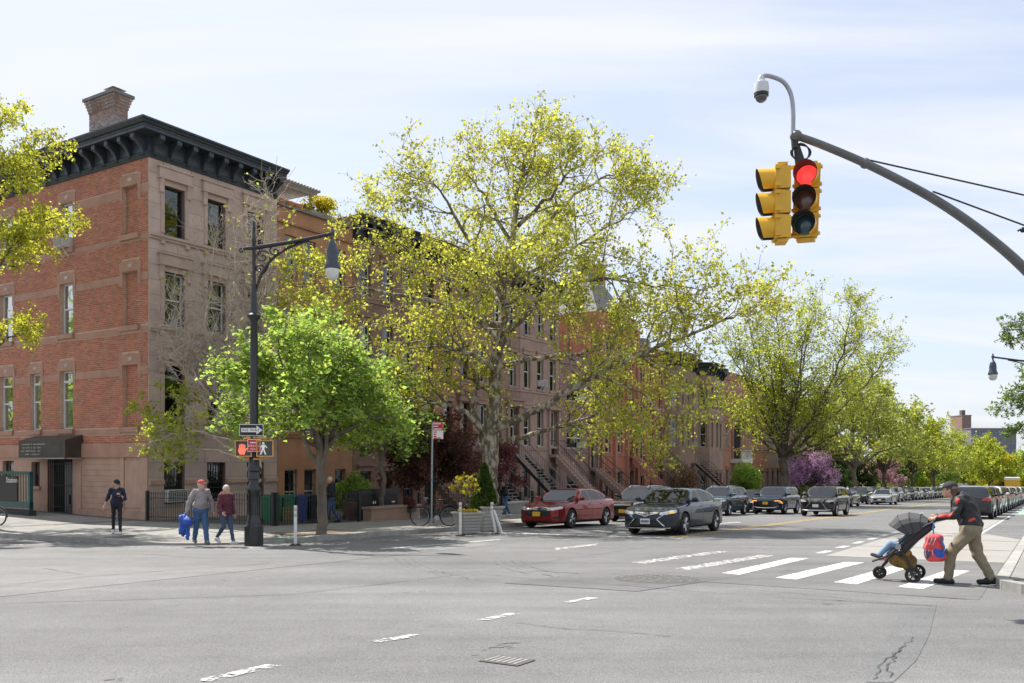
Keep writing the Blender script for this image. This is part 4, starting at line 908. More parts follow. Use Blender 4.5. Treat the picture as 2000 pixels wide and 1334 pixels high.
MB().box(-.9, .9, -.3, .3, .0, .75).build('box', M_WOOD, rp_)
# ---------------------------------------------------------------- far end of the street
def far_block(label, u0, u1, vtop, y, col, rows, cols, glassy=False, name='apartment_block'):
    x0, x1 = (u0-1000)/FPX*y, (u1-1000)/FPX*y; zt = CAMH-(vtop-HOR)/FPX*y; zb = -KS*y-5; w = x1-x0
    r_ = empty(name, (x0, y, 0), 0, label, 'building'); mt = pm('far_wall_'+label[:5], col, .85, .12, .3)
    MB().box(0, w, 0, 14, zb, zt).build('wall', mt, r_); fh = 3.4; wm = MB().box(-.5, .5, -.08, 0, 0, 1.7).mesh('window', pm('far_glass', (.10, .13, .17), .15, .2, 1)); MB().box(-.2, w+.2, -.2, 14.2, zt, zt+.5).build('parapet', mt, r_)
    for i in range(rows):
        for j in range(cols):
            o = link('window', wm, r_); o.location = ((j+.5)*w/cols, 0, zt-fh*(i+1)+.6); o.scale = ((w/cols*.72) if glassy else min(1.6, w/cols*.5), 1, 1.15 if glassy else 1)
    return r_
tw = far_block('slim brown brick tower rising over the far trees', 1879, 1897, 812, 520, (.24, .15, .12), 7, 3)
MB().box(1.5, 3.5, 3, 6, 28, 32).build('water_tank', M_ROOF, tw)
far_block('long blue grey office block at the end of the street', 1897, 1985, 838, 430, (.17, .16, .19), 9, 14, True)
# ================================================================ trees and plants
def tubes(branches, k=5):
    """branches: list of (pts (n,3), radii (n)) -> verts, quads"""
    V, Q = [], []; b = 0; ang = 2*np.pi*np.arange(k)/k; ca, sa = np.cos(ang), np.sin(ang)
    for pts, r in branches:
        pts = np.asarray(pts, float); r = np.asarray(r, float); n = len(pts)
        if n < 2: continue
        d = np.gradient(pts, axis=0); d /= np.linalg.norm(d, axis=1)[:, None]+1e-9
        ref = np.where(np.abs(d[:, 2:3]) < .9, np.array([[0, 0, 1.]]), np.array([[1., 0, 0]])); ref = ref[:1].repeat(n, 0) if (np.abs(d[:, 2]) < .97).all() or True else ref
        x = np.cross(d, ref); ln = np.linalg.norm(x, axis=1)[:, None]; x = np.where(ln > .05, x/np.maximum(ln, 1e-6), np.array([[1., 0, 0]])); y = np.cross(d, x)
        V.append((pts[:, None, :]+(x[:, None, :]*ca[None, :, None]+y[:, None, :]*sa[None, :, None])*r[:, None, None]).reshape(-1, 3))
        i = np.arange(n-1)[:, None]; j = np.arange(k)[None, :]; j2 = (j+1) % k
        Q.append(np.stack([b+i*k+j, b+i*k+j2, b+(i+1)*k+j2, b+(i+1)*k+j], -1).reshape(-1, 4)); b += n*k
    return np.concatenate(V), np.concatenate(Q)
def leaves(C, size, rng, droop=.0, var=.55, aspect=.75, up=.0):
    """one bent four-cornered leaf per point"""
    n = len(C); sz = size*(1+rng.uniform(-var, var, n))[:, None]
    a = rng.normal(size=(n, 3)); a[:, 2] -= droop; a /= np.linalg.norm(a, axis=1)[:, None]
    b = rng.normal(size=(n, 3)); b -= a*(a*b).sum(1)[:, None]; b /= np.linalg.norm(b, axis=1)[:, None]
    if up:                                                     # turn leaf faces towards the sky
        nn = np.cross(a, b); t = np.array([0, 0, 1.]); nn = nn*(1-up)+t*up*np.sign(nn[:, 2:3]+1e-6); nn /= np.linalg.norm(nn, axis=1)[:, None]
        a -= nn*(a*nn).sum(1)[:, None]; a /= np.linalg.norm(a, axis=1)[:, None]; b = np.cross(nn, a)
    nn = np.cross(a, b)
    V = np.stack([C-a*sz*.5, C+b*sz*.5*aspect+nn*sz*.12, C+a*sz*.5, C-b*sz*.5*aspect+nn*sz*.12], 1).reshape(-1, 3)
    return V, np.arange(4*n).reshape(-1, 4)
def unit(v): return v/(np.linalg.norm(v)+1e-9)
def wander(p, d, L, rng, n=5, curl=.25, up=.1):
    pts = [p]; d = unit(d)
    for i in range(n):
        d = unit(d+rng.normal(size=3)*curl+np.array([0, 0, up])); pts.append(pts[-1]+d*L/n)
    return np.array(pts)
def along(pts, f):
    x = f*(len(pts)-1); i = min(int(x), len(pts)-2); return pts[i]+(pts[i+1]-pts[i])*(x-i), unit(pts[i+1]-pts[i])
def dens(pts, n=4): return np.array([tuple(v) for v in smoothline([tuple(p) for p in pts], n)])
def ramify(limbs, rng, n2=9, L2=2.4, n3=6, L3=1.0, n4=0, L4=.5, start=.3, lp=14, spread=.9, up=.12, ljit=.12, r2=.035, r3=.014, env=None, leaf_from=.35, curl=.22, taperL=.45):
    """grow secondary and tertiary branches and the points where leaves sit"""
    br, pts_l = [], []
    for pts, r in limbs:
        Ltot = np.linalg.norm(np.diff(pts, axis=0), axis=1).sum(); m = max(3, int(n2*Ltot/6))
        for _ in range(m):
            f = start+(1-start)*rng.random()**.8; p, d = along(pts, f); rad = np.interp(f*(len(pts)-1), np.arange(len(pts)), r)
            q = rng.normal(size=3); q -= d*(q@d); q = unit(q); dd = unit(d*rng.uniform(.25, .75)+q*spread+np.array([0, 0, up*2]))
            L = L2*(1-taperL*f)*rng.uniform(.6, 1.25); s2 = wander(p, dd, L, rng, 5, curl, up)
            if env is not None and not env(s2[-1]): continue
            a = min(rad*.6, r2*(.6+L/L2*.6)); br.append((s2, np.linspace(a, a*.3, 6)))
            for _ in range(n3):
                f3 = .2+.8*rng.random(); p3, d3 = along(s2, f3); q = rng.normal(size=3); q -= d3*(q@d3); q = unit(q)
                s3 = wander(p3, d3*rng.uniform(.3, .9)+q*spread, L3*rng.uniform(.5, 1.3), rng, 4, curl*1.1, up)
                br.append((s3, np.linspace(min(r3, a*.6), r3*.35, 5))); ends = [s3]
                for _ in range(n4):
                    p4, d4 = along(s3, .2+.8*rng.random()); q = unit(rng.normal(size=3)); s4 = wander(p4, d4*.6+q*.8, L4*rng.uniform(.5, 1.3), rng, 3, curl, up); br.append((s4, np.linspace(r3*.5, r3*.22, 4))); ends.append(s4)
                for e in ends:
                    k = rng.poisson(lp/len(ends)); ff = leaf_from+(1-leaf_from)*rng.random(k)
                    for f in ff: pts_l.append(along(e, f)[0]+rng.normal(size=3)*ljit)
    return br, np.array(pts_l).reshape(-1, 3)
def bark(name, c, c2, scale=3, stretch=(1, 1, .35), bump=.5):
    return pm(name, c, .9, .25, scale, bump=bump, bscale=12, stretch=stretch, col2=c2, detail=4)
M_BARKP = bark('plane_bark', (.17, .135, .09), (.40, .36, .27), 4.5, (1, 1, .5)); [setattr(e, 'position', q) for n_ in M_BARKP.node_tree.nodes if n_.type == 'VALTORGB' for e, q in zip(n_.color_ramp.elements, (.47, .58))]; M_BARKD = bark('dark_bark', (.075, .058, .045), (.13, .105, .08)); M_BARKG = bark('grey_bark', (.13, .105, .08), (.21, .175, .135))
M_TWIG = bark('pale_twig', (.42, .34, .27), (.6, .51, .42), 4, None, 0)
def finish(name, label, loc, limbs, br, L, lsize, lmat, bmat, rng, cat='tree', group=None, k1=9, k2=4, rz=0.0, par=None, crown='crown', **kw):
    root = empty(name, loc, rz, label, cat, group)
    V, Q = tubes(limbs, k1); link('trunk', np_mesh('trunk', V, Q, True), root, bmat)
    if br:
        V, Q = tubes(br, k2); o = link('branches', np_mesh('branches', V, Q, True), root, bmat); o['kind'] = 'stuff'
    if len(L):
        V, Q = leaves(L, lsize, rng, **kw); o = link(crown, np_mesh(crown, V, Q), root, lmat); o['kind'] = 'stuff'
    return root
def jlimbs(paths, rng, jit=.05):
    o = []
    for pts, r0, r1 in paths:
        P_ = dens(pts, 5); P_[1:] += rng.normal(size=P_[1:].shape)*jit; P_[0] -= (P_[1]-P_[0])*.3; o.append((P_, r0+(r1-r0)*np.linspace(0, 1, len(P_))**.8))
    return o
# ---------------------------------------------------------------- the big plane tree
rng = np.random.default_rng(21)
PB = W(29.6, 19.6); PB.z = walk_z(PB)-.05; PXM = FPX/PB.y; UB = 1000+FPX*PB.x/PB.y; VB = HOR-FPX*(PB.z-CAMH)/PB.y
def pt(u, v, y=0.0): return ((u-UB)/PXM*(1+y/PB.y), y, (VB-v)/PXM+(HOR-v)/FPX*y)
def path(*q): return [pt(*a) for a in q]
PL = [(path((957, VB, 0), (955, 960, 0), (956, 900, .0), (960, 830, .05), (966, 760, .1), (972, 690, .1), (984, 610, .0), (998, 520, -.2), (1005, 440, -.2), (1012, 370, 0), (1028, 312, .2), (1042, 258, .3)), .44, .02),
 (path((962, 840, 0), (1040, 806, -.8), (1110, 765, -1.6), (1180, 725, -2.2), (1260, 690, -2.6), (1340, 660, -2.6), (1420, 625, -2.4), (1480, 600, -2.2)), .2, .02),
 (path((960, 862, 0), (1040, 850, .6), (1100, 830, 1.2), (1165, 812, 1.6), (1230, 805, 1.8), (1300, 800, 1.6)), .13, .015),
 (path((970, 715, 0), (1050, 700, 1), (1130, 690, 1.8), (1200, 655, 2.6), (1280, 600, 3.0)), .13, .015),
 (path((980, 670, 0), (1040, 600, -.6), (1090, 560, -1.0), (1170, 545, -1.8), (1260, 555, -2.4), (1380, 565, -2.6)), .15, .015),
 (path((996, 530, 0), (1060, 450, .8), (1120, 380, 1.4), (1185, 345, 1.8), (1220, 335, 2.0)), .13, .012),
 (path((950, 845, 0), (900, 800, -.8), (850, 788, -1.3), (800, 755, -1.8)), .14, .015),
 (path((952, 880, 0), (925, 800, .5), (930, 745, .8), (905, 690, 1.3), (850, 660, 2.2)), .17, .015),
 (path((966, 720, 0), (930, 695, -1.2), (880, 680, -2), (820, 668, -2.6), (750, 690, -3)), .12, .012),
 (path((974, 660, 0), (930, 620, .6), (890, 560, 1.4), (840, 520, 2), (770, 470, 2.6), (715, 420, 2.8)), .14, .012),
 (path((985, 600, 0), (950, 520, -.8), (900, 440, -1.6), (860, 370, -2), (780, 335, -2.2)), .13, .012),
 (path((1000, 480, 0), (955, 400, .6), (925, 355, 1.0), (890, 315, 1.2)), .1, .012),
 (path((1008, 400, 0), (1000, 350, -.8), (985, 310, -1.2)), .07, .01),
 (path((1004, 450, 0), (1075, 385, -1), (1110, 340, -1.6), (1150, 320, -2)), .1, .012),
 (path((990, 560, 0), (1090, 500, .6), (1190, 440, 1.4), (1265, 390, 1.8)), .11, .012),
 (path((978, 640, 0), (880, 600, -1.4), (780, 575, -2.4), (680, 560, -3), (575, 560, -3.4)), .13, .012),
 (path((975, 690, 0), (985, 640, -2), (990, 560, -3.6), (960, 500, -4.4)), .11, .012), (path((985, 600, 0), (1040, 560, -2.4), (1100, 520, -4)), .09, .012),
 (path((980, 640, 0), (1000, 580, 2.2), (1060, 520, 4), (1090, 470, 4.8)), .1, .012), (path((985, 600, 0), (940, 540, 2.4), (880, 480, 4.2)), .09, .012),
 (path((1165, 735, -2.1), (1240, 760, -2.6), (1300, 810, -2.8), (1330, 850, -2.8)), .06, .01), (path((1260, 690, -2.6), (1290, 620, -3), (1350, 590, -3)), .05, .01)]
limbs = jlimbs(PL, rng, .04)
br, L = ramify(limbs[1:]+[(limbs[0][0][22:], limbs[0][1][22:])], rng, n2=17, L2=2.4, n3=7, L3=1.0, start=.28, lp=20, ljit=.12, r2=.04, r3=.012, up=.04, taperL=.2)
M_LPL = leafmat('leaf_plane', (0.34, 0.355, 0.06), (0.62, 0.64, 0.09), 0.56, .4)
plane = finish('plane_tree', 'huge plane tree with mottled trunk and yellow green young leaves by the kerb', PB, limbs, br, L, .115, M_LPL, M_BARKP, rng, k1=12)
# ---------------------------------------------------------------- round-crowned street trees
def street_tree(name, label, base, h, cr, trunk_h, r0, seed, lmat, bmat, nl=7, n2=10, L2=1.6, n3=6, L3=.8, lp=16, ls=.16, up=.1, lean=(0, 0), spread=.9, cz=None, flat_=1.0, group=None, n4=0, cat='tree', start=.3, ljit=.12, vase=0.0, leaf_up=.0, k1=8):
    rng = np.random.default_rng(seed); fork = np.array([lean[0]*trunk_h, lean[1]*trunk_h, trunk_h]); P_ = [([(0, 0, -.1), (fork[0]*.5+.03, fork[1]*.5, trunk_h*.5), tuple(fork)], r0, r0*.72)]
    for i in range(nl):
        a = 2*math.pi*(i+rng.uniform(-.25, .25))/nl; e = rng.uniform(.45, 1.0) if i else 0; hh = (h-trunk_h)*(1-.42*e**2)*rng.uniform(.82, 1.0); rr_ = cr*e*rng.uniform(.75, .95)
        p1 = fork+np.array([math.cos(a)*rr_*(.35-.15*vase), math.sin(a)*rr_*(.35-.15*vase), hh*.38*flat_]); p2 = fork+np.array([math.cos(a)*rr_*.75, math.sin(a)*rr_*.75, hh*.72]); p3 = fork+np.array([math.cos(a)*rr_, math.sin(a)*rr_, hh])
        P_.append(([tuple(fork-np.array([0, 0, .25*(i % 3)])), tuple(p1), tuple(p2), tuple(p3)], r0*.5, .015))
        # low spreading limb
        if i % 2 == 0:
            a2 = a+.4; P_.append(([tuple(fork+np.array([0, 0, .1])), tuple(fork+np.array([math.cos(a2)*cr*.5, math.sin(a2)*cr*.5, (h-trunk_h)*.2])), tuple(fork+np.array([math.cos(a2)*cr*.9, math.sin(a2)*cr*.9, (h-trunk_h)*.24]))], r0*.35, .012))
    limbs = jlimbs(P_, rng, .05)
    br, L = ramify(limbs[1:], rng, n2=n2, L2=L2, n3=n3, L3=L3, lp=lp, up=up, spread=spread, start=start, n4=n4, ljit=ljit)
    return finish(name, label, base, limbs, br, L, ls, lmat, bmat, rng, group=group, cat=cat, up=leaf_up, k1=k1)
M_LGR = leafmat('leaf_maple_green', (.25, .36, .085), (.47, .64, .11), .5, .4); M_LGD = leafmat('leaf_deep_green', (0.12, 0.2, 0.04), (0.26, 0.42, 0.06), 0.5, .4)
M_LYG = leafmat('leaf_yellow_green', (0.29, 0.335, 0.045), (0.57, 0.64, 0.07), 0.55, .35); M_LYB = leafmat('leaf_bright_yellow', (0.45, 0.4, 0.03), (0.75, 0.66, 0.05), 0.5, .35)
M_LRD = leafmat('leaf_dark_red', (.14, .075, .06), (.24, .11, .08), .4, .45); M_LPK = leafmat('blossom_pink', (0.66, 0.42, 0.42), (0.6, 0.38, 0.38), 0.4, .2); M_LPU = leafmat('blossom_purple', (.68, .42, .66), (.66, .42, .64), .45, .25)
M_LOL = leafmat('leaf_olive', (0.27, 0.3, 0.075), (0.52, 0.58, 0.11), 0.55, .35); M_LCF = leafmat('needle_green', (0.06, 0.11, 0.035), (0.12, 0.2, 0.04), 0.35, .4)
gt = ground(627, 1042, .17)
street_tree('maple_tree', 'leafy bright green young tree on the pavement beside the lamp post', gt, 6.9, 2.7, 2.5, .17, 31, M_LGR, M_BARKG, nl=9, n2=17, L2=1.35, n3=7, L3=.7, lp=20, ls=.135, up=.02, flat_=.8, leaf_up=.35)
g2 = on_walk(27.6, 23.6)
street_tree('maple_tree', 'slimmer green tree standing between the bins and the red maple', g2, 6.2, 1.9, 2.8, .12, 32, M_LGD, M_BARKG, nl=8, n2=14, L2=1.5, n3=7, L3=.7, lp=17, ls=.15, up=.02, leaf_up=.3)
street_tree('red_maple', 'dark red leaved Japanese maple in the front yard behind the bicycle', on_walk(33.2, 25.2), 4.9, 2.3, 1.2, .12, 33, M_LRD, M_BARKD, nl=9, n2=18, L2=1.3, n3=8, L3=.6, lp=20, ls=.12, up=-.02, leaf_up=.2)
street_tree('red_maple', 'small crimson leaved maple by the iron stair', on_walk(40.5, 26.2), 3.8, 1.5, 1.2, .08, 34, leafmat('leaf_crimson', (.15, .05, .05), (.26, .07, .07), .4, .4), M_BARKD, nl=6, n2=14, L2=.9, n3=6, L3=.5, lp=14, ls=.12)
t7 = on_walk(74, 19.6)
def elm():
    rng = np.random.default_rng(41); px = FPX/t7.y; ub = 1000+FPX*t7.x/t7.y; vb = HOR-FPX*(t7.z-CAMH)/t7.y; q = lambda u, v, y=0: ((u-ub)/px*(1+y/t7.y), y, (vb-v)/px)
    P_ = [([(0, 0, -.1), q(1531, 935), q(1529, 900), q(1530, 880)], .42, .34)]
    for a in ([q(1528, 900), q(1500, 830), q(1455, 740), q(1415, 670)], [q(1528, 890), q(1505, 800), q(1480, 700), q(1460, 620)], [q(1530, 880), q(1528, 780), q(1522, 680), q(1515, 595)], [q(1532, 880), q(1556, 780), q(1572, 690), q(1586, 600)], [q(1534, 885), q(1600, 800), q(1645, 720), q(1680, 660)], [q(1536, 890), q(1610, 830), q(1690, 750), q(1745, 680)], [q(1530, 890), q(1580, 800, -2.5), q(1615, 700, -4), q(1630, 610, -4.5)], [q(1530, 885), q(1500, 790, -2), q(1470, 690, -4)], [q(1530, 885), q(1540, 770, 3), q(1560, 660, 4)], [q(1532, 890), q(1590, 830, 2), q(1660, 760, 3.5), q(1710, 710, 4)], [q(1528, 890), q(1480, 840, 2), q(1430, 780, 3.5)], [q(1528, 880), q(1535, 760, -3), q(1545, 640, -4.5)], [q(1530, 890), q(1490, 850, -2), q(1440, 810, -3)], [q(1533, 895), q(1600, 860, -2), q(1670, 810, -3)]): P_.append((a, .17, .018))
    limbs = jlimbs(P_, rng, .06); br, L = ramify(limbs[1:], rng, n2=15, L2=3.1, n3=7, L3=1.5, lp=14, start=.12, ljit=.14, r2=.045, r3=.015, up=.11, spread=.9, curl=.2)
    finish('elm_tree', 'tall fan shaped yellow green tree behind the dark luxury car', t7, limbs, br, L, .16, M_LYG, M_BARKD, rng, k1=9, aspect=.6)
elm()
t8 = on_walk(106, 19.8)
street_tree('elm_tree', 'yellow green tree with pale forked trunk, second down the left pavement', t8, 15.0, 7.5, 3.5, .4, 42, M_LOL, M_BARKG, nl=10, n2=11, L2=2.6, n3=6, L3=1.2, lp=10, ls=.23, up=.1, start=.3)
for i, (s, t, h, cr, mt, lb) in enumerate(((128, 20, 15.5, 7.5, M_LOL, 'third'), (155, 20, 15, 7, M_LYG, 'fourth'), (185, 20, 14, 7, M_LOL, 'fifth'), (230, 20, 15, 8, M_LYG, 'sixth'))):
    street_tree('elm_tree', '%s large street tree down the left pavement, hazy green in the distance' % lb, on_walk(s, t), h, cr, 3.5, .35, 50+i, mt, M_BARKD, nl=9, n2=10, L2=2.6, n3=6, L3=1.3, lp=9, ls=.3, up=.08, start=.25, ljit=.2)
street_tree('redbud_tree', 'purple blossoming redbud in a front yard beyond the tall tree', on_walk(104, 24.0), 5.8, 3.3, 1.4, .12, 61, M_LPU, M_BARKD, nl=8, n2=14, L2=1.7, n3=7, L3=.9, lp=14, ls=.14, up=.02)
street_tree('cherry_tree', 'pale pink blossoming cherry tree far down the left side', on_walk(150, 23.5), 6.6, 3.6, 1.6, .15, 62, M_LPK, M_BARKD, nl=8, n2=14, L2=1.8, n3=7, L3=1.0, lp=14, ls=.22, up=.0)
for i, (s, t, h, cr, mt, lb) in enumerate(((111, 24.5, 7, 4.2, M_LCF, 'dark green shrub tree under the forked trunk'), (134, 25, 7, 4.0, M_LCF, 'dark bushy tree in a yard beyond the redbud'), (172, 24, 12, 4.2, M_LGD, 'deep green upright tree beyond the pink cherry'))):
    street_tree('yard_tree', lb, on_walk(s, t), h, cr, 1.0, .14, 70+i, mt, M_BARKD, nl=8, n2=12, L2=1.8, n3=6, L3=.9, lp=16, ls=.24, up=.04, start=.15)
for i, (s, t, h, cr, mt, lb) in enumerate(((205, -2.5, 11, 5.5, M_LYB, 'golden green tree furthest down the right side'), (150, -2.5, 11, 5.5, M_LYG, 'yellow green tree down the right pavement beyond the parked cars'), (112, -3.2, 9.5, 4.6, M_LYB, 'golden leaved tree over the parked cars at right edge'), (260, 3, 13, 7, M_LGR, 'fresh green tree closing the end of the street'), (245, 14, 14, 7, M_LYG, 'pale tree at the end of the street behind the parked row'))):
    street_tree('street_tree', lb, on_road(s, t), h, cr, 2.8, .3, 80+i, mt, M_BARKD, nl=9, n2=11, L2=2.4, n3=6, L3=1.2, lp=13, ls=.34, up=.04, start=.2, ljit=.2)
for i, (s, t, h, cr, mt, lb) in enumerate(((135, -3.0, 12, 6, M_LYB, 'golden tree second along the right pavement'), (178, -3, 13, 6.5, M_LOL, 'olive tree third along the right pavement'), (215, 24, 13, 6, M_LGR, 'fresh green tree in a yard far down the left side'), (200, 26, 9, 5, M_LYG, 'low yellow green tree far down the left yards'), (280, 20, 15, 8, M_LOL, 'last pale tree on the left at the street end'), (300, 6, 15, 9, M_LYG, 'yellow green tree filling the far street end'), (240, -6, 14, 7, M_LOL, 'olive tree at the far end of the right side'), (262, 12, 11, 7, M_LYB, 'golden tree low at the far street end'))):
    street_tree('street_tree', lb, on_road(s, t), h, cr, 1.6, .28, 180+i, mt, M_BARKD, nl=9, n2=10, L2=2.6, n3=6, L3=1.3, lp=11, ls=.42, up=.03, start=.12, ljit=.25)
# a wood closes the view far behind
rng = np.random.default_rng(9); C = []
for i in range(80):
    x = rng.uniform(-20, 520); y = rng.uniform(430, 560) if x > 150 else rng.uniform(480, 560); hh = rng.uniform(10, 19); c0 = np.array([x, y, -KS*y])
    C.append(c0+np.array([0, 0, hh*.55])+rng.normal(size=(420, 3))*np.array([5, 5, hh*.22]))
V, Q = leaves(np.concatenate(C), 1.5, rng); o = link('distant_wood', np_mesh('distant_wood', V, Q), None, M_LOL); tag(o, 'far green treetops closing the view at the end of the street', 'woods', kind='stuff')
for i, (s_, t_, lb) in enumerate(((7, 57, 'nearest'), (2, 64, 'middle'), (10, 72, 'farthest'))):  # out of view, added so the side wall windows mirror greenery
    street_tree('street_tree', lb+' unseen tree by the side street, added left of the view for window reflections', on_road(s_, t_), 15, 8, 2.5, .3, 130+i, M_LGR, M_BARKD, nl=8, n2=7, L2=2.4, n3=5, L3=1.2, lp=7, ls=.42, up=.05, start=.2, ljit=.25)
# ---------------------------------------------------------------- left edge tree, trunk out of frame
lt = on_walk(15.7, 31.5)
def edge_tree():
    rng = np.random.default_rng(91); px = FPX/lt.y; ub = 1000+FPX*lt.x/lt.y; vb = HOR-FPX*(lt.z-CAMH)/lt.y
    q = lambda u, v, y=0: ((u-ub)/px, y, (vb-v)/px)
    P_ = [([(0, 0, -.1), q(ub-3, 860), q(ub-6, 660), q(ub, 440), q(-32, 280), q(-8, 190)], .24, .02)]
    for a in ([q(ub, 740), q(-20, 690), q(20, 660), q(70, 635)], [q(ub, 600), q(-10, 520), q(50, 455), q(130, 415)], [q(ub, 500), q(-5, 400), q(50, 330), q(105, 275)], [q(ub, 420), q(-20, 320), q(15, 210)], [q(ub, 620, 0), q(-10, 570, -.8), (q(40, 520, -1)), q(70, 480, -1.2)], [q(ub, 640), q(-130, 540), q(-230, 460)], [q(ub, 560), q(-140, 400), q(-190, 300)], [q(ub, 520, 0), q(0, 470, 1), q(50, 430, 1.6), q(80, 400, 2)], [q(ub, 400, 0), q(-20, 300, -1), q(5, 230, -1.2)], [q(ub, 480, 0), q(0, 400, -1), q(60, 370, -1.4), q(100, 380, -1.6)], [q(ub, 560, 0), q(-60, 480, 2), q(-20, 380, 3)], [q(ub, 560, 0), q(-60, 480, -2), q(-10, 400, -3)], [q(ub, 450), q(-120, 330), q(-140, 230)], [q(ub, 700), q(-120, 620), q(-200, 580)]): P_.append((a, .08, .012))
    limbs = jlimbs(P_, rng, .03); br, L = ramify(limbs[1:], rng, n2=18, L2=1.1, n3=7, L3=.5, lp=19, start=.25, ljit=.09, r2=.022, r3=.008, up=.04)
    L = L[(L[:, 0] < (165-ub)/px)]
    finish('street_tree', 'yellow green tree reaching in from the left edge before the brick wall', lt, limbs, br, L, .092, leafmat('leaf_lime', (0.36, 0.385, 0.05), (0.66, 0.68, 0.07), 0.55, .35), M_BARKD, rng)
edge_tree()
# ---------------------------------------------------------------- right edge: boughs of a tree just outside the frame
def right_tree():
    rng = np.random.default_rng(92); b = on_road(38, -4.5); b.z += .14; px = FPX/b.y; ub = 1000+FPX*b.x/b.y; vb = HOR-FPX*(b.z-CAMH)/b.y; q = lambda u, v, y=0: ((u-ub)/px, y, (vb-v)/px)
    P_ = [([(0, 0, -.1), q(ub, 900), q(ub-4, 760), q(ub+5, 600), q(ub, 480)], .24, .03)]
    for a in ([q(ub, 790), q(2060, 755), q(2010, 760), q(1972, 775)], [q(ub, 800), q(2050, 790), q(2005, 795), q(1950, 800)], [q(ub, 850), q(2050, 825), q(2000, 830), q(1968, 850)], [q(ub, 640), q(2060, 640), q(1995, 628), q(1958, 634)], [q(ub, 660), q(2060, 672), q(2000, 660), q(1968, 668)], [q(ub, 720, 0), q(2200, 650, 1), q(2260, 600, 1)], [q(ub, 730), q(2070, 720), q(2010, 725)]): P_.append((a, .04, .008))
    limbs = jlimbs(P_, rng, .03); br, L = ramify(limbs[1:], rng, n2=16, L2=.5, n3=4, L3=.32, lp=7, start=.35, ljit=.03, r2=.012, r3=.006, up=-.03)
    finish('larch_tree', 'feathery light green conifer boughs hanging in at the right edge', b, limbs, br, L, .11, leafmat('leaf_larch', (0.13, 0.2, 0.06), (0.26, 0.38, 0.09), 0.5, .35), M_BARKD, rng, aspect=.4)
right_tree()
# ---------------------------------------------------------------- nearly bare tree before the corner house
def twig_tree():
    rng = np.random.default_rng(93); b = on_walk(21.9, 24.6); px = FPX/b.y; ub = 1000+FPX*b.x/b.y; vb = HOR-FPX*(b.z-CAMH)/b.y; q = lambda u, v, y=0: ((u-ub)/px, y, (vb-v)/px)
    P_ = [([(0, 0, -.1), q(ub-2, 950), q(ub+3, 900), q(ub-3, 840)], .15, .09)]
    for a in ([q(ub, 870), q(430, 780), q(400, 680), q(390, 560, 1), q(400, 430, 1.5)], [q(ub, 850), q(455, 760), q(450, 640), q(440, 520, 1), q(430, 400, 1.6)], [q(ub, 850), q(480, 760), q(490, 640), q(495, 500, 1), q(505, 350, 1.2)], [q(ub, 870), q(430, 800), q(360, 720), q(310, 680)], [q(ub, 860), q(400, 760), q(350, 640), q(345, 560, 1)], [q(ub, 840), q(470, 700), q(480, 560, 1), q(470, 420, 1.6)], [q(ub, 840), q(500, 730), q(520, 620), q(520, 480, 1)]): P_.append((a, .07, .02))
    low = [[q(ub, 900), q(420, 860), q(360, 830), q(300, 830), q(262, 800)], [q(ub, 890), q(440, 820), q(390, 780), q(330, 770)], [q(ub, 905), q(420, 880), q(370, 880), q(320, 890)], [q(ub, 890), q(430, 850, -1), q(380, 850, -1.6), q(330, 870, -1.8)], [q(ub, 890), q(440, 840, 1), q(420, 800, 1.4)]]
    up_ = jlimbs(P_, rng, .05); lo = jlimbs([(a, .05, .008) for a in low], rng, .04)
    b1, L1 = ramify(up_[1:], rng, n2=34, L2=1.6, n3=5, L3=.9, lp=.35, start=.08, r2=.034, r3=.021, up=.18, curl=.3, ljit=.03)
    b2_, L2_ = ramify(lo, rng, n2=18, L2=.9, n3=6, L3=.5, lp=9, start=.25, r2=.014, r3=.006, up=.05, ljit=.06)
    root = finish('ornamental_tree', 'nearly bare twiggy tree with yellow buds before the corner house front', b, up_+lo, b1+b2_, np.concatenate([L1, L2_]), .1, M_LYG, M_TWIG, rng, k1=7, k2=3)
twig_tree()
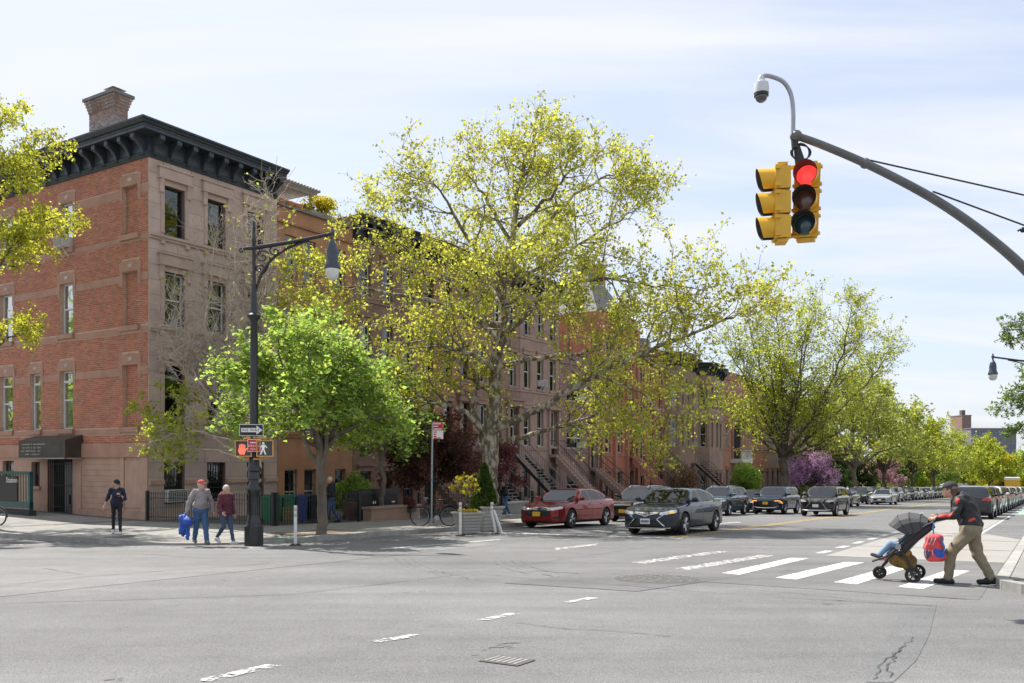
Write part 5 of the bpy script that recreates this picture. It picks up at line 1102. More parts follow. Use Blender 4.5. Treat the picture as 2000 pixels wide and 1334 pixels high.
# ---------------------------------------------------------------- shrubs
def shrub(name, label, base, r, seed, lmat, n=3500, ls=.09, shape=None, cat='shrub', stem=True, root=None):
    rng = np.random.default_rng(seed); root = root or empty(name, base, 0, label, cat)
    d = rng.normal(size=(n, 3)); d /= np.linalg.norm(d, axis=1)[:, None]; rad = .55+.5*rng.random(n)**.6
    k = rng.normal(size=(14, 3)); k /= np.linalg.norm(k, axis=1)[:, None]; bulge = 1+.22*np.maximum(0, (d@k.T)**1).max(1)*rng.uniform(.4, 1)-.12
    K_ = 11; cc = rng.normal(size=(K_, 3)); cc /= np.linalg.norm(cc, axis=1)[:, None]; cc *= rng.uniform(.3, .68, (K_, 1)); w_ = rng.uniform(.3, .52, K_); pick = rng.integers(0, K_, n)
    C = (cc[pick]+d*rad[:, None]*w_[pick][:, None])*np.array(r)+np.array([0, 0, r[2]])
    if shape == 'cone': 
        z = rng.random(n)**1.5; a = rng.uniform(0, 2*np.pi, n); q = (1-z)**.75*(.55+.5*rng.random(n)**.5)+.03; C = np.stack([np.cos(a)*q*r[0], np.sin(a)*q*r[1], z*r[2]*2], 1)
    if shape == 'box': C = rng.uniform(-1, 1, (n, 3)); ax = rng.integers(0, 3, n); C[np.arange(n), ax] = np.sign(C[np.arange(n), ax])*rng.uniform(.8, 1.04, n); C = C*np.array(r)+np.array([0, 0, r[2]])
    C[:, 2] = np.maximum(C[:, 2], .02)
    V, Q = leaves(C, ls, rng); o = link('foliage', np_mesh('foliage', V, Q), root, lmat); o['kind'] = 'stuff'
    if stem:
        bl = []
        for i in range(14):
            e = C[rng.integers(n)]; bl.append((np.array([[rng.normal()*.05, rng.normal()*.05, -.03], e*np.array([.4, .4, .5]), e]), np.array([.02, .014, .005])))
        V, Q = tubes(bl, 4); link('stems', np_mesh('stems', V, Q, True), root, M_BARKD)
    return root
shrub('shrub', 'round glossy green bush behind the bins in the front yard', on_walk(27.9, 25.6), (.95, .95, 1.0), 1, M_LGR, 2600, .13)
shrub('shrub', 'rose bush with pink flowers by the parked bicycle', on_walk(28.6, 22.9), (.4, .4, .65), 2, leafmat('leaf_rose', (.14, .06, .05), (.2, .08, .06), .4, .5), 900, .07)
shrub('shrub', 'bright green bush at the foot of the reddish bay house', on_walk(83.5, 25.5), (2.1, 2.1, 1.9), 3, M_LGR, 5200, .2)
shrub('shrub', 'brown leafless looking bush before the red sandstone house', on_walk(66.5, 25), (2.0, 2.0, 1.8), 4, leafmat('leaf_brown', (.20, .13, .075), (.24, .16, .08), .3, .4), 3000, .14)
shrub('hedge', 'clipped box hedge before the dark red brick house', on_walk(97, 23.6), (2.6, .7, .65), 5, M_LGD, 5000, .14, 'box', 'hedge')
shrub('shrub', 'golden shrub growing in the roof planter', W(27.77+3.3, TF+.55, 13.35), (.95, .6, .62), 6, M_LYB, 2200, .1)
shrub('shrub', 'small grass tuft on the pavement beside the grey planters', on_walk(28.6, 18.95), (.42, .42, .33), 7, M_LOL, 900, .1)
# ================================================================ vehicles
M_CGL = glassmat('car_glass', (.42, .5, .5), .09, .45, .42); M_SEAT = pm('seat_fabric', (.05, .05, .052), .8, .2, 8); M_TYREB = pm('tyre_rubber', (.02, .02, .021), .85, .2, 20); M_RIM = pm('alloy', (.42, .42, .43), .3, .1, 8, metal=.85)
M_RIMD = pm('alloy_dark', (.05, .05, .052), .4, .1, 8, metal=.6)
M_TRIM = pm('black_trim', (.018, .018, .019), .5, .2, 12); M_GRI = pm('grille_black', (.012, .012, .013), .45, .3, 30); M_CHR = pm('chrome', (.6, .6, .61), .18, .05, 5, metal=1)
M_LAMP = pm('headlamp', (.55, .56, .57), .08, .3, 14, spec=1, coat=1); M_TAIL = pm('tail_lamp', (.32, .012, .012), .15, .15, 8, coat=1); M_AMB = pm('amber_lamp', (.8, .3, .03), .3, .1, 8, emit=(1, .38, .04), estr=.45); M_DRL = pm('lit_headlamp', (.9, .85, .7), .2, .1, 8, emit=(1, .85, .55), estr=2.0)
M_PLY = pm('plate_yellow', (.72, .40, .03), .5, .08, 8); M_PLW = pm('plate_white', (.66, .67, .68), .5, .08, 8); M_PLT = pm('plate_letters', (.03, .04, .10), .6, .1, 8)
def smax(a, b, k):
    h = np.clip(.5-.5*(b-a)/k, 0, 1); return b+(a-b)*h+k*h*(1-h)
def smin(a, b, k):
    h = np.clip(.5+.5*(b-a)/k, 0, 1); return b+(a-b)*h-k*h*(1-h)
def mir(half): return half+[(x, -y) for x, y in half[::-1] if abs(y) > 1e-6]
def submesh(name, V, Q, sel):
    q = Q[sel]
    if len(q) == 0: return None
    u, inv = np.unique(q, return_inverse=True); return np_mesh(name, V[u], inv.reshape(q.shape), True)
def build_car(c, h=.02):
    L, Wd, H, wf, wrr, r = c['L'], c['W'], c['H'], c['wf'], c['wr'], c['r']
    ax = [np.arange(-L/2-.1, L/2+.13, h), np.arange(-Wd/2-.08, Wd/2+.11, h), np.arange(.08, H+.12, h)]
    X, Z = np.meshgrid(ax[0], ax[2], indexing='ij'); dl = sd_poly(X, Z, c['low'])[:, None, :]; dg = sd_poly(X, Z, c['gh'])[:, None, :]
    X, Y = np.meshgrid(ax[0], ax[1], indexing='ij'); pl = sd_poly(X, Y, mir(c['plan']))[:, :, None]; pg = sd_poly(X, Y, mir(c['gplan']))[:, :, None]
    Y, Z = np.meshgrid(ax[1], ax[2], indexing='ij'); yl = sd_poly(Y, Z, [(a, b) for a, b in c['sec']]+[(-a, b) for a, b in c['sec'][::-1]])[None]; yg = sd_poly(Y, Z, [(a, b) for a, b in c['gsec']]+[(-a, b) for a, b in c['gsec'][::-1]])[None]
    D = smin(smax(smax(dl, pl, .09), yl, .06), smax(smax(dg, pg, .06), yg, .05), .035)
    X3_, Y3, Z3 = ax[0][:, None, None], ax[1][None, :, None], ax[2][None, None, :]
    for xw in (wf, wrr):
        cyl = np.sqrt((X3_-xw)**2+(Z3-r)**2)-(r+.05); D = np.maximum(D, -np.maximum(cyl, (Wd/2-.30)-np.abs(Y3)))
    V, Q = surface_nets(D.astype(np.float32), [a[0] for a in ax], h)
    P = V[Q]; ctr = P.mean(1); nrm = np.cross(P[:, 2]-P[:, 0], P[:, 3]-P[:, 1]); nrm /= np.linalg.norm(nrm, axis=1)[:, None]+1e-9
    x, y, z = ctr.T; ay = np.abs(y); bz = np.interp(x, *zip(*c['belt'])); used = np.zeros(len(Q), bool); parts = []
    def take(name, sel, mat):
        s = sel & ~used; used[s] = True; me = submesh(name, V, Q, s)
        if me: parts.append((name, me, mat))
    for xw in (wf, wrr):
        for sd in (-1, 1): take('wheel_well', (np.hypot(x-xw, z-r) < r+.075) & (ay < Wd/2-.03) & (z < r*2+.2) & ((nrm[:, 0]*(xw-x)+nrm[:, 2]*(r-z)) > .12) & (y*sd > 0), M_TRIM)
    for i, w in enumerate(c['side']):
        sel = in_poly(x, z, w) & (np.abs(nrm[:, 1]) > .35) & (ay > .3)
        take('side_window', sel & (y > 0), M_CGL); take('side_window', sel & (y < 0), M_CGL)
    take('windshield', (nrm[:, 0] > .2) & (z > bz+.03) & in_poly(z, ay, c['wsh']) & (x > c['wx']), M_CGL)
    take('rear_window', (nrm[:, 0] < -.2) & (z > bz+.02) & in_poly(z, ay, c['rwin']) & (x < 0), M_CGL)
    for nm, poly, mt, two in c['front']:
        f = (x > L/2-c.get('fd', .42)) & (nrm[:, 0] > (.05 if two else .25)) & in_poly(ay, z, poly)
        if two: take(nm, f & (y > 0), mt); take(nm, f & (y < 0), mt)
        else: take(nm, f, mt)
    for nm, poly, mt, two in c['rear']:
        f = (x < -L/2+.45) & (nrm[:, 0] < .1) & in_poly(ay, z, poly)
        if two: take(nm, f & (y > 0), mt); take(nm, f & (y < 0), mt)
        else: take(nm, f, mt)
    take('lower_trim', (z < c['trimz']) | ((z < c['trimz']+.12) & (nrm[:, 2] < -.5)), M_TRIM)
    if c.get('clad'): take('arch_cladding', ((np.hypot(x-wf, z-r) < r+.13) | (np.hypot(x-wrr, z-r) < r+.13)) & (ay > Wd/2-.2) & (z < 2*r+.2), M_TRIM)
    take('body', np.ones(len(Q), bool), None); parts = parts[::-1]
    xs = []
    zb_ = c['belt'][1][1]
    for sx_, sy_ in ((.25, .38), (.25, -.38)): m = MB(); m.box(sx_-.45, sx_+.05, sy_-.24, sy_+.24, .35, zb_-.4); m.prism([(sx_-.4, zb_-.45), (sx_-.25, zb_-.45), (sx_-.42, zb_+.12), (sx_-.52, zb_+.12)], sy_-.22, sy_+.22); m.prism([(sx_-.45, zb_+.14), (sx_-.37, zb_+.14), (sx_-.41, zb_+.3), (sx_-.48, zb_+.3)], sy_-.13, sy_+.13); xs.append(('seat', m.mesh('seat', M_SEAT), M_SEAT))
    m = MB(); m.box(-1.15, -.65, -.62, .62, .35, zb_-.35); m.prism([(-1.1, zb_-.4), (-.95, zb_-.4), (-1.12, zb_+.1), (-1.25, zb_+.1)], -.6, .6); xs.append(('rear_bench', m.mesh('rear_bench', M_SEAT), M_SEAT)); m = MB(); m.box(.62, 1.05, -.66, .66, .5, zb_-.02); xs.append(('dashboard', m.mesh('dashboard', M_SEAT), M_SEAT))
    mb = MB()                                               # mirrors, handles, roof rails, plates, emblem
    for sd in (-1, 1):
        m = MB(); bx = c['mx']; m.ball((bx, sd*(Wd/2+.035), c['belt'][1][1]+.07), .1, 10, 8, (.7, 1.1, .72)); m.box(bx-.03, bx+.06, min(sd*(Wd/2-.16), sd*(Wd/2+.0)), max(sd*(Wd/2-.16), sd*(Wd/2+.0)), c['belt'][1][1]-.01, c['belt'][1][1]+.05); xs.append(('mirror', m.mesh('mirror', M_TRIM, 50), None if c.get('bodymirror', 1) else M_TRIM))
        for hx in c['handles']:
            m = MB(); m.box(hx-.1, hx+.1, sd*(Wd/2-.012)-.015, sd*(Wd/2-.012)+.015, c['hz']-.018, c['hz']+.018); xs.append(('door_handle', m.mesh('door_handle', M_CHR), M_CHR))
        if c.get('rails'):
            m = MB(); g = c['gsec'][-2][0]-.04; m.tube([(.52, sd*(g+.0), H-.12), (.4, sd*(g+.0), H-.035), (-1.35, sd*(g+.0), H-.04), (-1.5, sd*(g+.0), H-.13)], .022, 6); xs.append(('roof_rail', m.mesh('roof_rail', M_CHR, 50), M_TRIM if c['rails'] == 1 else M_CHR))
    # dark gaps round the doors
    m = MB()
    for sd in (-1, 1):
        for xd in c['seams']:
            n_ = 8; za, zb = c['trimz']+.08, np.interp(xd, *zip(*c['belt']))-.01; prev = None
            for k in range(n_+1):
                zz = za+(zb-za)*k/n_; j = np.argmin((x-xd)**2+(z-zz)**2+np.where(y*sd > .4, 0, 9)); yy = y[j]; cur = (xd, yy+sd*.004, zz)
                if prev: m.quad((prev[0]-.006, prev[1], prev[2]), (prev[0]+.006, prev[1], prev[2]), (cur[0]+.006, cur[1], cur[2]), (cur[0]-.006, cur[1], cur[2]))
                prev = cur
    xs.append(('door_gap', m.mesh('door_gap', M_TRIM, fix=False), M_TRIM))
    for nm, x0, y0, z0, w_, h_, mt in c['extras']:
        m = MB(); m.box(x0-.012, x0+.012, y0-w_/2, y0+w_/2, z0-h_/2, z0+h_/2); xs.append((nm, m.mesh(nm, mt), mt))
    for nm, pts, rad, mt in c.get('lines', ()):
        m = MB(); m.tube(pts, rad, 5); xs.append((nm, m.mesh(nm, mt, 50), mt))
    return dict(parts=parts+xs, c=c)
def wheel_meshes(r, w=.22, spokes=5, dark=False):
    Mx = Matrix.Rotation(R(-90), 3, 'X')
    t = MB(); t.lathe([(r*.66, -w*.42), (r*.9, -w*.5), (r*.985, -w*.38), (r, -w*.2), (r, w*.2), (r*.985, w*.38), (r*.9, w*.5), (r*.66, w*.42), (r*.6, 0)], 28, M=Mx, cap=False); tm = t.mesh('wheel', M_TYREB, 50)
    m = MB(); m.lathe([(r*.67, w*.44), (r*.67, w*.3), (r*.61, w*.3), (r*.61, w*.45)], 28, M=Mx, cap=False); m.lathe([(.02, w*.36), (r*.14, w*.36), (r*.14, w*.2)], 12, M=Mx)
    for k in range(spokes):
        for dd in (-.09, .09):
            a = 2*math.pi*k/spokes+dd; d = Vector((math.cos(a), 0, math.sin(a))); e = Vector((math.cos(a+dd*.8), 0, math.sin(a+dd*.8))); y0 = w*.34
            m.tube([d*r*.1+Vector((0, y0, 0)), e*r*.63+Vector((0, y0+.015, 0))], [r*.085, r*.075], 4)
    rm = m.mesh('rim', M_RIM, 40)
    b = MB(); b.lathe([(.01, 0), (r*.6, 0), (r*.6, w*.1), (.01, w*.1)], 20, M=Mx); bm_ = b.mesh('brake', M_RIMD)
    return tm, rm, bm_
SED_PLAN = [(2.45, 0), (2.44, .30), (2.38, .58), (2.22, .78), (1.9, .88), (1.3, .915), (0, .925), (-1.5, .915), (-2.1, .86), (-2.36, .70), (-2.44, .4), (-2.45, 0)]
SED_SEC = [(.74, .16), (.87, .26), (.915, .48), (.925, .66), (.90, .84), (.84, .96), (.7, 1.04), (.4, 1.09), (0, 1.10)]
SED_GS = [(.86, .8), (.83, .96), (.66, 1.30), (.56, 1.405), (.4, 1.435), (0, 1.45)]
SED_GP = [(1.25, 0), (1.2, .35), (1.02, .62), (.7, .8), (-.2, .86), (-1.2, .82), (-1.85, .66), (-2.0, .3), (-2.0, 0)]
SEDAN = dict(L=4.9, W=1.85, H=1.45, wf=1.45, wr=-1.38, r=.335, trimz=.22, hz=.86, handles=(.0, -.98), mx=.78, seams=(.98, -.14, -1.12), bodymirror=1,
  low=[(2.34, .2), (2.43, .28), (2.45, .5), (2.43, .64), (2.3, .74), (1.9, .83), (1.05, .945), (0, .97), (-1.5, 1.0), (-1.9, 1.045), (-2.3, 1.05), (-2.4, 1.02), (-2.44, .85), (-2.45, .6), (-2.42, .34), (-2.32, .22), (-1.9, .19), (1.9, .17)],
  gh=[(1.22, .86), (1.12, .93), (.36, 1.36), (.1, 1.425), (-.35, 1.45), (-.8, 1.43), (-1.25, 1.335), (-1.95, 1.05), (-1.9, .9)],
  plan=SED_PLAN, sec=SED_SEC, gsec=SED_GS, gplan=SED_GP, belt=[(-2.5, 1.03), (-1.8, 1.0), (1.05, .93), (2.5, .75)], wx=.2,
  side=[[(.80, .965), (.22, 1.335), (-.1, 1.375), (-.14, .985)], [(-.21, .985), (-.18, 1.375), (-.6, 1.372), (-1.02, 1.30), (-1.10, 1.01)], [(-1.15, 1.01), (-1.07, 1.29), (-1.22, 1.25), (-1.62, 1.05)]],
  wsh=[(.955, 0), (.955, .70), (1.385, .545), (1.395, 0)], rwin=[(1.08, 0), (1.08, .62), (1.37, .5), (1.385, 0)])
def sedan_red():
    c = dict(SEDAN); c['front'] = [('headlight', [(.36, .66), (.42, .74), (.88, .80), (.90, .72), (.60, .65)], M_LAMP, True), ('grille', [(0, .42), (.40, .44), (.52, .55), (.47, .67), (.36, .73), (0, .735)], M_GRI, False), ('fog_intake', [(.62, .34), (.82, .36), (.82, .45), (.60, .42)], M_GRI, True)]
    c['rear'] = [('tail_light', [(.35, .82), (.9, .82), (.92, .98), (.4, .96)], M_TAIL, True)]
    c['extras'] = [('licence_plate', 2.47, 0, .52, .31, .16, M_PLY), ('rear_plate', -2.47, 0, .75, .31, .16, M_PLW)]
    c['lines'] = [('grille_bar', [(2.36, .52, .70), (2.44, .36, .745), (2.455, 0, .755), (2.44, -.36, .745), (2.36, -.52, .70)], .022, M_CHR), ('emblem', [(2.47, -.05, .67), (2.47, -.04, .73), (2.47, .04, .73), (2.47, .05, .67), (2.47, -.05, .67)], .012, M_CHR)]
    return build_car(c)
def sedan_blue():
    c = dict(SEDAN); c['front'] = [('headlight', [(.42, .62), (.44, .69), (.86, .79), (.90, .70), (.62, .63)], M_LAMP, True), ('upper_grille', [(0, .56), (.12, .56), (.42, .66), (.43, .72), (0, .69)], M_GRI, False), ('lower_grille', [(0, .25), (.58, .25), (.50, .34), (.38, .47), (0, .475)], M_GRI, False), ('corner_vent', [(.66, .28), (.84, .32), (.86, .56), (.80, .56)], M_TRIM, True)]
    c['rear'] = [('tail_light', [(.42, .82), (.9, .82), (.92, .98), (.5, .97)], M_TAIL, True)]
    c['extras'] = [('licence_plate', 2.475, 0, .43, .31, .16, M_PLW), ('rear_plate', -2.47, 0, .75, .31, .16, M_PLW)]
    for k in range(6): c['extras'].append(('plate_letter', 2.488, -.11+k*.044, .43, .022, .07, M_PLT))
    c['lines'] = [('bumper_edge', [(2.3, .60, .245), (2.42, .53, .33), (2.455, .36, .49), (2.40, .50, .60), (2.3, .62, .64)], .02, M_CHR), ('bumper_edge', [(2.3, -.60, .245), (2.42, -.53, .33), (2.455, -.36, .49), (2.40, -.50, .60), (2.3, -.62, .64)], .02, M_CHR), ('lip', [(2.25, .72, .235), (2.42, .5, .225), (2.45, 0, .225), (2.42, -.5, .225), (2.25, -.72, .235)], .018, M_CHR), ('emblem', [(2.455+.0, .09*math.cos(a), .625+.06*math.sin(a)) for a in [2*math.pi*k/10 for k in range(11)]], .012, M_CHR), ('emblem_bar', [(2.45, -.4, .67), (2.47, -.1, .61), (2.475, 0, .60), (2.47, .1, .61), (2.45, .4, .67)], .013, M_CHR)]
    c['extras'] += [('turn_signal', 2.315, .80, .70, .12, .05, M_AMB)]
    return build_car(c)
SUV = dict(L=4.75, W=1.9, H=1.68, wf=1.42, wr=-1.36, r=.37, trimz=.30, hz=1.0, handles=(.02, -.96), mx=.82, seams=(1.0, -.12, -1.1), clad=1, fd=.45,
  low=[(2.2, .26), (2.33, .32), (2.375, .55), (2.36, .78), (2.26, .92), (1.9, .99), (1.05, 1.07), (0, 1.09), (-1.6, 1.12), (-2.1, 1.12), (-2.3, 1.08), (-2.37, .85), (-2.375, .6), (-2.33, .38), (-2.2, .27), (1.9, .24)],
  gh=[(1.22, .98), (1.12, 1.05), (.5, 1.5), (.25, 1.61), (-.3, 1.665), (-1.1, 1.66), (-1.85, 1.60), (-2.0, 1.52), (-2.28, 1.08), (-2.2, .95)],
  plan=[(2.375, 0), (2.36, .4), (2.26, .70), (2.02, .87), (1.5, .94), (0, .95), (-1.6, .945), (-2.1, .90), (-2.32, .75), (-2.375, .4), (-2.375, 0)],
  sec=[(.78, .2), (.90, .34), (.945, .6), (.95, .8), (.93, .98), (.87, 1.08), (.7, 1.15), (.4, 1.19), (0, 1.2)], gsec=[(.89, .9), (.87, 1.08), (.73, 1.50), (.66, 1.60), (.5, 1.65), (0, 1.68)],
  gplan=[(1.25, 0), (1.2, .4), (1.02, .68), (.7, .85), (-.2, .9), (-1.4, .88), (-2.05, .8), (-2.25, .6), (-2.3, 0)], belt=[(-2.5, 1.12), (-1.8, 1.11), (1.05, 1.05), (2.5, .95)], wx=.3,
  side=[[(.82, 1.10), (.36, 1.46), (.05, 1.54), (-.1, 1.55), (-.13, 1.115)], [(-.2, 1.115), (-.17, 1.555), (-1.0, 1.555), (-1.08, 1.13)], [(-1.15, 1.13), (-1.07, 1.55), (-1.75, 1.51), (-1.98, 1.2)]],
  wsh=[(1.08, 0), (1.08, .76), (1.56, .62), (1.585, 0)], rwin=[(1.14, 0), (1.14, .74), (1.52, .64), (1.57, .5), (1.57, 0)])
SUV_REAR = [('tail_light', [(.5, .92), (.92, .90), (.95, 1.08), (.80, 1.12), (.55, 1.02)], M_TAIL, True), ('rear_bumper', [(0, .3), (.9, .3), (.9, .5), (0, .5)], M_TRIM, False)]
def suv_plain(rails=1, plate=M_PLY):
    c = dict(SUV); c['rails'] = rails; c['front'] = [('headlight', [(.52, .78), (.54, .88), (.88, .92), (.92, .82), (.70, .77)], M_LAMP, True), ('grille', [(0, .66), (.44, .68), (.48, .86), (0, .88)], M_GRI, False), ('lower_grille', [(0, .36), (.5, .38), (.44, .56), (0, .56)], M_GRI, False), ('fog_intake', [(.62, .42), (.84, .44), (.84, .62), (.64, .60)], M_TRIM, True)]
    c['rear'] = SUV_REAR; c['extras'] = [('licence_plate', 2.395, 0, .5, .31, .16, plate), ('rear_plate', -2.40, 0, .86, .31, .16, M_PLW), ('rear_emblem', -2.40, 0, 1.02, .14, .08, M_CHR)]
    c['lines'] = [('grille_bar', [(2.37, -.44, .77), (2.385, 0, .775), (2.37, .44, .77)], .016, M_CHR)]; return build_car(c)
def suv_spindle():
    c = dict(SUV); c['rails'] = 0; c['front'] = [('headlight', [(.50, .80), (.56, .87), (.90, .92), (.93, .84), (.70, .77)], M_LAMP, True), ('spindle_grille', [(0, .36), (.56, .36), (.56, .42), (.36, .72), (.30, .74), (.42, .86), (.40, .90), (0, .92)], M_GRI, False), ('corner_vent', [(.64, .42), (.86, .46), (.86, .66), (.70, .66)], M_TRIM, True)]
    c['rear'] = SUV_REAR; c['extras'] = [('licence_plate', 2.40, 0, .58, .31, .16, M_PLW), ('rear_plate', -2.40, 0, .86, .31, .16, M_PLW)]
    o = []
    for sd in (-1, 1): o.append(('grille_edge', [(2.20, sd*.42, .915), (2.33, sd*.40, .87), (2.375, sd*.30, .745), (2.37, sd*.40, .64), (2.33, sd*.56, .40), (2.28, sd*.60, .34)], .016, M_CHR))
    o.append(('bumper_bar', [(2.2, -.74, .36), (2.36, -.5, .335), (2.385, 0, .33), (2.36, .5, .335), (2.2, .74, .36)], .028, M_CHR)); o.append(('emblem', [(2.385, .07*math.cos(a), .82+.05*math.sin(a)) for a in [2*math.pi*k/10 for k in range(11)]], .01, M_CHR)); c['lines'] = o; return build_car(c)
def suv_amber():
    c = dict(SUV); c['rails'] = 0; c['front'] = [('lower_mask', [(0, .34), (.72, .36), (.62, .62), (.5, .76), (0, .76)], M_GRI, False), ('running_light', [(.50, .77), (.52, .82), (.80, .82), (.92, .64), (.88, .62), (.76, .77)], M_AMB, True), ('headlight', [(.70, .70), (.74, .75), (.86, .66), (.84, .62)], M_LAMP, True)]
    c['rear'] = SUV_REAR; c['extras'] = [('licence_plate', 2.395, 0, .66, .31, .16, M_PLY), ('rear_plate', -2.40, 0, .86, .31, .16, M_PLW)]; c['lines'] = [('mask_edge', [(2.2, -.74, .48), (2.36, -.5, .40), (2.38, 0, .385), (2.36, .5, .40), (2.2, .74, .48)], .02, M_CHR)]; return build_car(c)
def coupe():
    c = dict(SEDAN); c['front'] = [('headlight', [(.5, .62), (.5, .70), (.86, .78), (.9, .68)], M_LAMP, True), ('grille', [(0, .40), (.5, .42), (.44, .66), (0, .68)], M_GRI, False), ('lower_grille', [(0, .25), (.6, .25), (.5, .34), (0, .34)], M_GRI, False)]
    c['rear'] = [('tail_light', [(.35, .82), (.9, .82), (.92, .98), (.4, .96)], M_TAIL, True)]; c['extras'] = [('licence_plate', 2.47, 0, .46, .31, .16, M_PLW), ('rear_plate', -2.47, 0, .75, .31, .16, M_PLW)]
    c['lines'] = [('grille_bar', [(2.43, -.42, .6), (2.47, 0, .61), (2.43, .42, .6)], .016, M_CHR)]; return build_car(c)
MODELS = dict(red=sedan_red(), blue=sedan_blue(), suv=suv_plain(), spin=suv_spindle(), amber=suv_amber(), sed=coupe(), suvw=suv_plain(2, M_PLW))
WH = {.335: wheel_meshes(.335), .37: wheel_meshes(.37)}
def paint(name, col, flake=.0, metal=.55, rough=.22): return pm('paint_'+name, col, rough, .05, 2, metal=min(metal, .3), coat=.7, spec=.15)
def place_car(model, label, s, t, away, pnt, cat='car', group=None, yaw=0.0, sc=1.0):
    m = MODELS[model]; c = m['c']; p = on_road(s, t); f = W(1, 0)*(1 if away else -1); f = Matrix.Rotation(R(yaw), 3, 'Z')@f; f.z = -KS*f.y; f.normalize(); n = Vector((0, KS, 1)).normalized(); l_ = n.cross(f).normalized(); f = l_.cross(n)
    M = Matrix((f, l_, n)).transposed().to_4x4(); M.translation = p
    root = empty(cat.replace(' ', '_'), (0, 0, 0), 0, label, cat, group); root.matrix_world = M@Matrix.Scale(sc, 4)
    for nm, me, mt in m['parts']:
        o = bpy.data.objects.new(nm, me); COL.objects.link(o); o.parent = root
        if not me.materials: me.materials.append(mt or M_TRIM)
        if nm in ('door_gap', 'arch_cladding'): o['kind'] = 'stuff'
        if mt is None: o.material_slots[0].link = 'OBJECT'; o.material_slots[0].material = pnt
    tm, rm, bm_ = WH[c['r']]
    for xw in (c['wf'], c['wr']):
        for sd in (-1, 1):
            w = link('wheel', tm, root); w.location = (xw, sd*(c['W']/2-.125), c['r']); w.rotation_euler = (0, R(rd.uniform(0, 70)), 0 if sd > 0 else math.pi)
            link('rim', rm, w); link('brake', bm_, w)
    return root
PT = dict(red=paint('red', (.24, .016, .016)), navy=paint('blue_black', (.01, .02, .034)), black=paint('black', (.012, .012, .014), metal=.2), teal=paint('teal_grey', (.055, .085, .095)), dnavy=paint('navy', (.02, .032, .065)), grey=paint('grey', (.14, .15, .16)), silver=paint('silver', (.36, .38, .40)), white=paint('white', (.66, .66, .66), metal=0), dgrey=paint('dark_grey', (.03, .032, .036)), bronze=paint('bronze', (.12, .10, .085)), beige=paint('sand', (.33, .31, .27)))
place_car('red', 'red sedan with yellow plate parked at the left kerb beyond the planters', 31.1, 16.7, False, PT['red'], sc=1.07)
place_car('blue', 'dark blue black sedan nearest the camera waiting at the stop line', 28.9, 11.3, False, PT['navy'], sc=1.08)
place_car('suv', 'black wagon with roof rails parked directly behind the red sedan', 38.3, 16.6, False, PT['black'])
place_car('suvw', 'teal grey crossover partly hidden behind the nearest dark sedan', 48.6, 16.2, False, PT['teal'])
place_car('sed', 'low dark car parked behind the teal grey crossover', 55.4, 16.4, False, PT['dgrey'])
place_car('amber', 'navy crossover with lit amber running lights and yellow plate', 53.0, 14.3, False, PT['dnavy'])
place_car('spin', 'black luxury crossover with hourglass grille near the yellow centre line', 50.9, 11.0, False, PT['black'])
place_car('suv', 'dark crossover just behind the hourglass grille car', 64.5, 14.2, False, PT['grey'])
place_car('sed', 'bronze grey sedan parked by the tall yellow green tree', 76.5, 15.0, False, PT['bronze'])
place_car('suv', 'dark grey crossover with yellow plate parked beside the silver sedan', 88.0, 15.8, False, PT['dgrey'])
place_car('sed', 'silver grey sedan driving beside the distant parked row', 86.6, 13.5, False, PT['silver'])
cols = ['dgrey', 'black', 'silver', 'grey', 'black', 'white', 'dgrey', 'silver', 'navy', 'grey', 'white', 'black', 'silver', 'grey', 'black', 'white', 'silver', 'dgrey']
ordn = ['first', 'second', 'third', 'fourth', 'fifth', 'sixth', 'seventh', 'eighth', 'ninth', 'tenth', 'eleventh', 'twelfth', 'thirteenth', 'fourteenth', 'fifteenth', 'sixteenth', 'seventeenth', 'eighteenth']
cname = dict(dgrey='dark grey', black='black', silver='silver', grey='grey', white='white', navy='blue black', bronze='bronze', beige='sand coloured')
for i in range(16):
    md = ['suv', 'suvw', 'suv', 'sed', 'suvw', 'suv', 'sed', 'suvw'][i % 8]
    place_car(md, '%s %s parked far down the left side, %s beyond the silver sedan' % (cname[cols[i]], 'sedan' if md == 'sed' else 'crossover', ordn[i]), 94.5+i*6.0, 15.7, False, PT[cols[i]], group='cars parked far down the left side')
for i, (s, md, cn, lb) in enumerate(((50.5, 'suvw', 'dgrey', 'dark grey crossover seen from behind, nearest of the right hand row'), (56.5, 'suv', 'black', 'black crossover with red tail lights, second in the right hand row'), (62.6, 'suvw', 'white', 'white crossover, third in the right hand row'), (68.8, 'suv', 'dgrey', 'dark crossover, fourth in the right hand row'), (74.9, 'suvw', 'beige', 'sand coloured crossover, fifth in the right hand row'), (81, 'sed', 'grey', 'grey sedan, sixth in the right hand row'), (87, 'suv', 'silver', 'silver crossover, seventh in the right hand row'), (93, 'suvw', 'black', 'black crossover, eighth in the right hand row'), (99, 'suv', 'white', 'white crossover, ninth in the right hand row'), (105, 'sed', 'dgrey', 'dark sedan, tenth in the right hand row'), (111, 'suv', 'grey', 'grey crossover, eleventh in the right hand row'))):
    place_car(md, lb, s, 3.55, True, PT[cn], group='cars parked along the right side')
